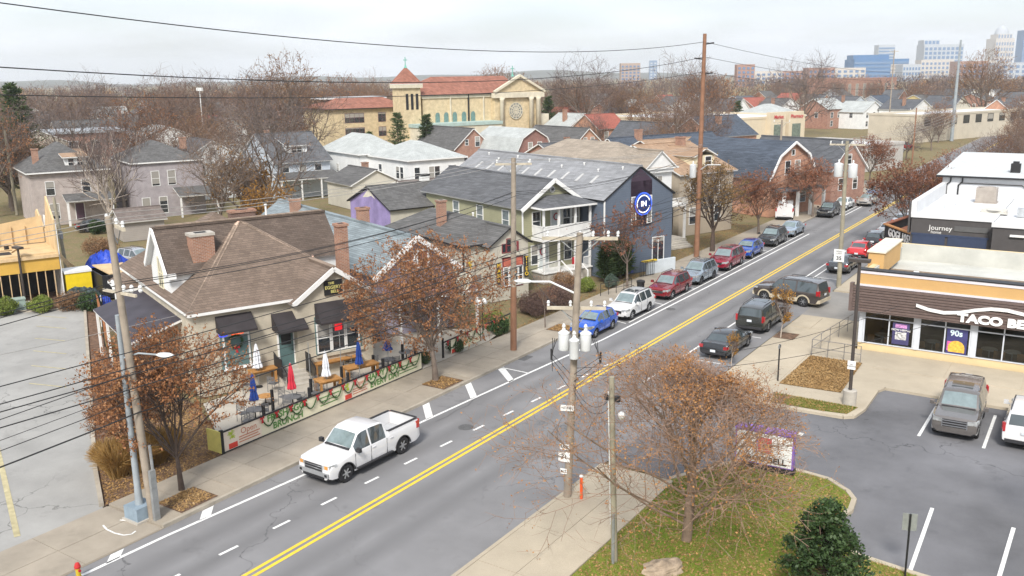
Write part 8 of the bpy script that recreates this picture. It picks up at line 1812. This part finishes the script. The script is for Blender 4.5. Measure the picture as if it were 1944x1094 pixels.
# far wood as one mass
r = random.Random(5); mb = MB()
for i in range(2600):
    D = 520+(r.random()**1.6)*3600; px = r.uniform(-60, 2010)
    p = atD(px, 300, D); p.z = 0; h = r.uniform(9, 14)*(1+.1*r.gauss(0, 1)); w = h*r.uniform(.32, .45); mi = r.choice((0, 0, 0, 1, 2)); n = 46 if D < 1300 else 20
    ws = .4+D/2600.0
    mb.tube(p, p+Vector((0, 0, h*.4)), .25, .18, 3, False, mi)
    for k in range(n):
        a = r.uniform(0, 2*pi); q = r.random()**.5*w; z = h*(.3+.7*r.random())*(1-.3*(q/w)**2); c = p+Vector((q*cos(a), q*sin(a), z)); ribbon(mb, c, c+Vector((cos(a)*.6+r.gauss(0, .4), sin(a)*.6+r.gauss(0, .4), r.uniform(.3, 1.4))).normalized()*h*.16, ws*r.uniform(.5, 1.2), r, mi)
tag(mb.build('distant_wood', [m_twig, m_twig2, m_dryl]), 'hazy brown far woodland stretching to the skyline', 'woodland', kind='stuff')
m_gl1 = MGLASS('tower_glass_blue', (.10, .19, .34), .15, .7); m_t1 = M('tower_stone', (.50, .46, .42), .8, .05, .05); m_t2 = M('tower_grey', (.40, .43, .47), .7, .05, .05); m_tb = M('deep_blue_cladding', (.05, .15, .32), .5, .1, .05)
def tower(name, label, px, D, w, d, h, wall, glass, nx, nz, top=None, gap=.45):
    p = atD(px, 140, D); r = thing(name, label, 'tower', (p.x, p.y, 0), YAW)
    MB().box(-w/2, w/2, 0, d, 0, h).build('wall', wall, r)
    for k in range(nz):
        z = h*(.06+.9*k/nz)
        if nx == 0: MB().box(-w/2+.5, w/2-.5, -.6, 0, z, z+h*.9/nz*(1-gap)).build('window_band', glass, r)
        else:
            for i in range(nx): x = -w/2+w*(i+.5)/nx; MB().box(x-w/nx*(1-gap)/2, x+w/nx*(1-gap)/2, -.6, 0, z, z+h*.9/nz*(1-gap)).build('window_bay', glass, r)
    return r
DT = 3500
t = tower('domed_tower', 'tall stone tower with stepped dome on the right skyline', 1902, DT, 62, 62, 118, m_t1, m_gl1, 7, 6)
MB().box(-24, 24, 4, 52, 118, 132).build('crown_tier', m_t1, t)
for i in range(5): MB().box(-24+2+i*9.6, -24+7+i*9.6, 3.2, 4, 119, 130).build('crown_window', m_gl1, t)
MB().lathe([(22, 132), (21, 140), (17, 149), (10, 156), (2, 160), (0, 166)], (0, 28), 24, cap=False).build('dome', m_t2, t, smooth=True)
tower('glass_tower', 'dark glass tower cut by the right edge of the picture', 1944, 3300, 26, 40, 135, m_tb, m_gl1, 0, 14)
t = tower('hospital_slab', 'broad glass hospital block with pale stripes left of the domed tower', 1788, 2300, 88, 40, 74, m_t2, m_gl1, 9, 7, gap=.35); MB().box(-44, -8, 5, 35, 74, 84).build('upper_block', m_t2, t)
for i in range(4): MB().box(-42+i*8.5, -36+i*8.5, 4.4, 5, 75, 82).build('window_bay', m_gl1, t)
t = tower('pale_office_block', 'pale masonry block in front of the hospital slab', 1778, 2200, 70, 30, 40, m_t1, m_gl1, 8, 4)
t = tower('blue_hospital', 'wide deep blue building on the skyline above the apartments', 1672, 1900, 104, 50, 40, m_tb, m_gl1, 0, 5); MB().box(-52, 16, 6, 40, 40, 48).build('upper_block', m_tb, t); MB().box(18, 52, -.6, 0, 12, 30).build('pale_mural', m_t1, t)
tower('grey_office_tower', 'slim grey office slab behind the deep blue building', 1680, 2600, 42, 30, 84, m_t2, m_gl1, 0, 10)
tower('brown_apartment_tower', 'brown apartment slab on the skyline left of the very tall pole', 1197, 1300, 27, 16, 33, M('brown_concrete', (.36, .27, .22), .8), m_gl1, 5, 7)
tower('blue_slim_tower', 'slim pale blue tower far behind the brown slab', 1240, 3300, 26, 20, 66, m_gl1, m_t2, 2, 6)
tower('brick_tower_block', 'small brick block on the skyline right of the tall pole', 1416, 1200, 22, 14, 28, m_rbrick, m_gl1, 4, 5)
for i, (px, D, w, h) in enumerate(((1560, 1500, 40, 24), (1610, 1700, 60, 24), (1730, 1700, 30, 28), (1845, 2000, 60, 34), (1870, 2600, 50, 40), (1925, 2000, 70, 30), (1500, 1600, 50, 20), (1455, 1500, 50, 20))):
    tower('low_city_block', 'low %s city block %s' % (('brick', 'pale', 'blue grey')[i % 3], ('above the supermarket trees', 'left below the deep blue building', 'right of the deep blue building', 'between the hospital and the domed tower', 'directly left of the domed tower foot', 'below the dark glass tower', 'behind the dark topped tree', 'farthest left of the skyline row')[i]), px, D, w, 30, h, (m_rbrick, m_t1, m_t2)[i % 3], m_gl1, 6, 3)
# hills
mb = MB(); N = 120; rh = random.Random(3); ph = [rh.uniform(0, 6.28) for _ in range(6)]
prev = None
for i in range(N+1):
    px = -300+i*(2600/N); p = atD(px, 150, 4700); h = 27+11*sin(i*.11+ph[0])+7*sin(i*.27+ph[1])+5*sin(i*.6+ph[2])
    q = atD(px, 150, 4100); cur = [(q.x, q.y, -4), ((p.x+q.x)/2, (p.y+q.y)/2, h*.7), (p.x, p.y, h), (p.x*1.1, p.y*1.1, -4)]
    if prev:
        for k in range(3): mb.add([prev[k], cur[k], cur[k+1], prev[k+1]], [(0, 1, 2, 3)])
    prev = cur
o = mb.build('hills', M('wooded_hills', (.07, .075, .06), .95, .3, .002, world=True), None, smooth=True); S(o)
# the air
hz = MB().box(-5600, 5600, -5600, 5600, -6.0, 172).build('haze', None); hm = bpy.data.materials.new('haze_air'); hm.use_nodes = True; ht = hm.node_tree; ht.nodes.clear()
ho = ht.nodes.new('ShaderNodeOutputMaterial'); hv = ht.nodes.new('ShaderNodeVolumePrincipled'); hv.inputs['Color'].default_value = (.90, .94, .99, 1); hv.inputs['Density'].default_value = 0.00015; hv.inputs['Anisotropy'].default_value = .2
ht.links.new(hv.outputs[0], ho.inputs['Volume']); hz.data.materials.clear(); hz.data.materials.append(hm); hz['kind'] = 'stuff'; tag(hz, 'thin pale blue winter haze over the whole view', 'haze')
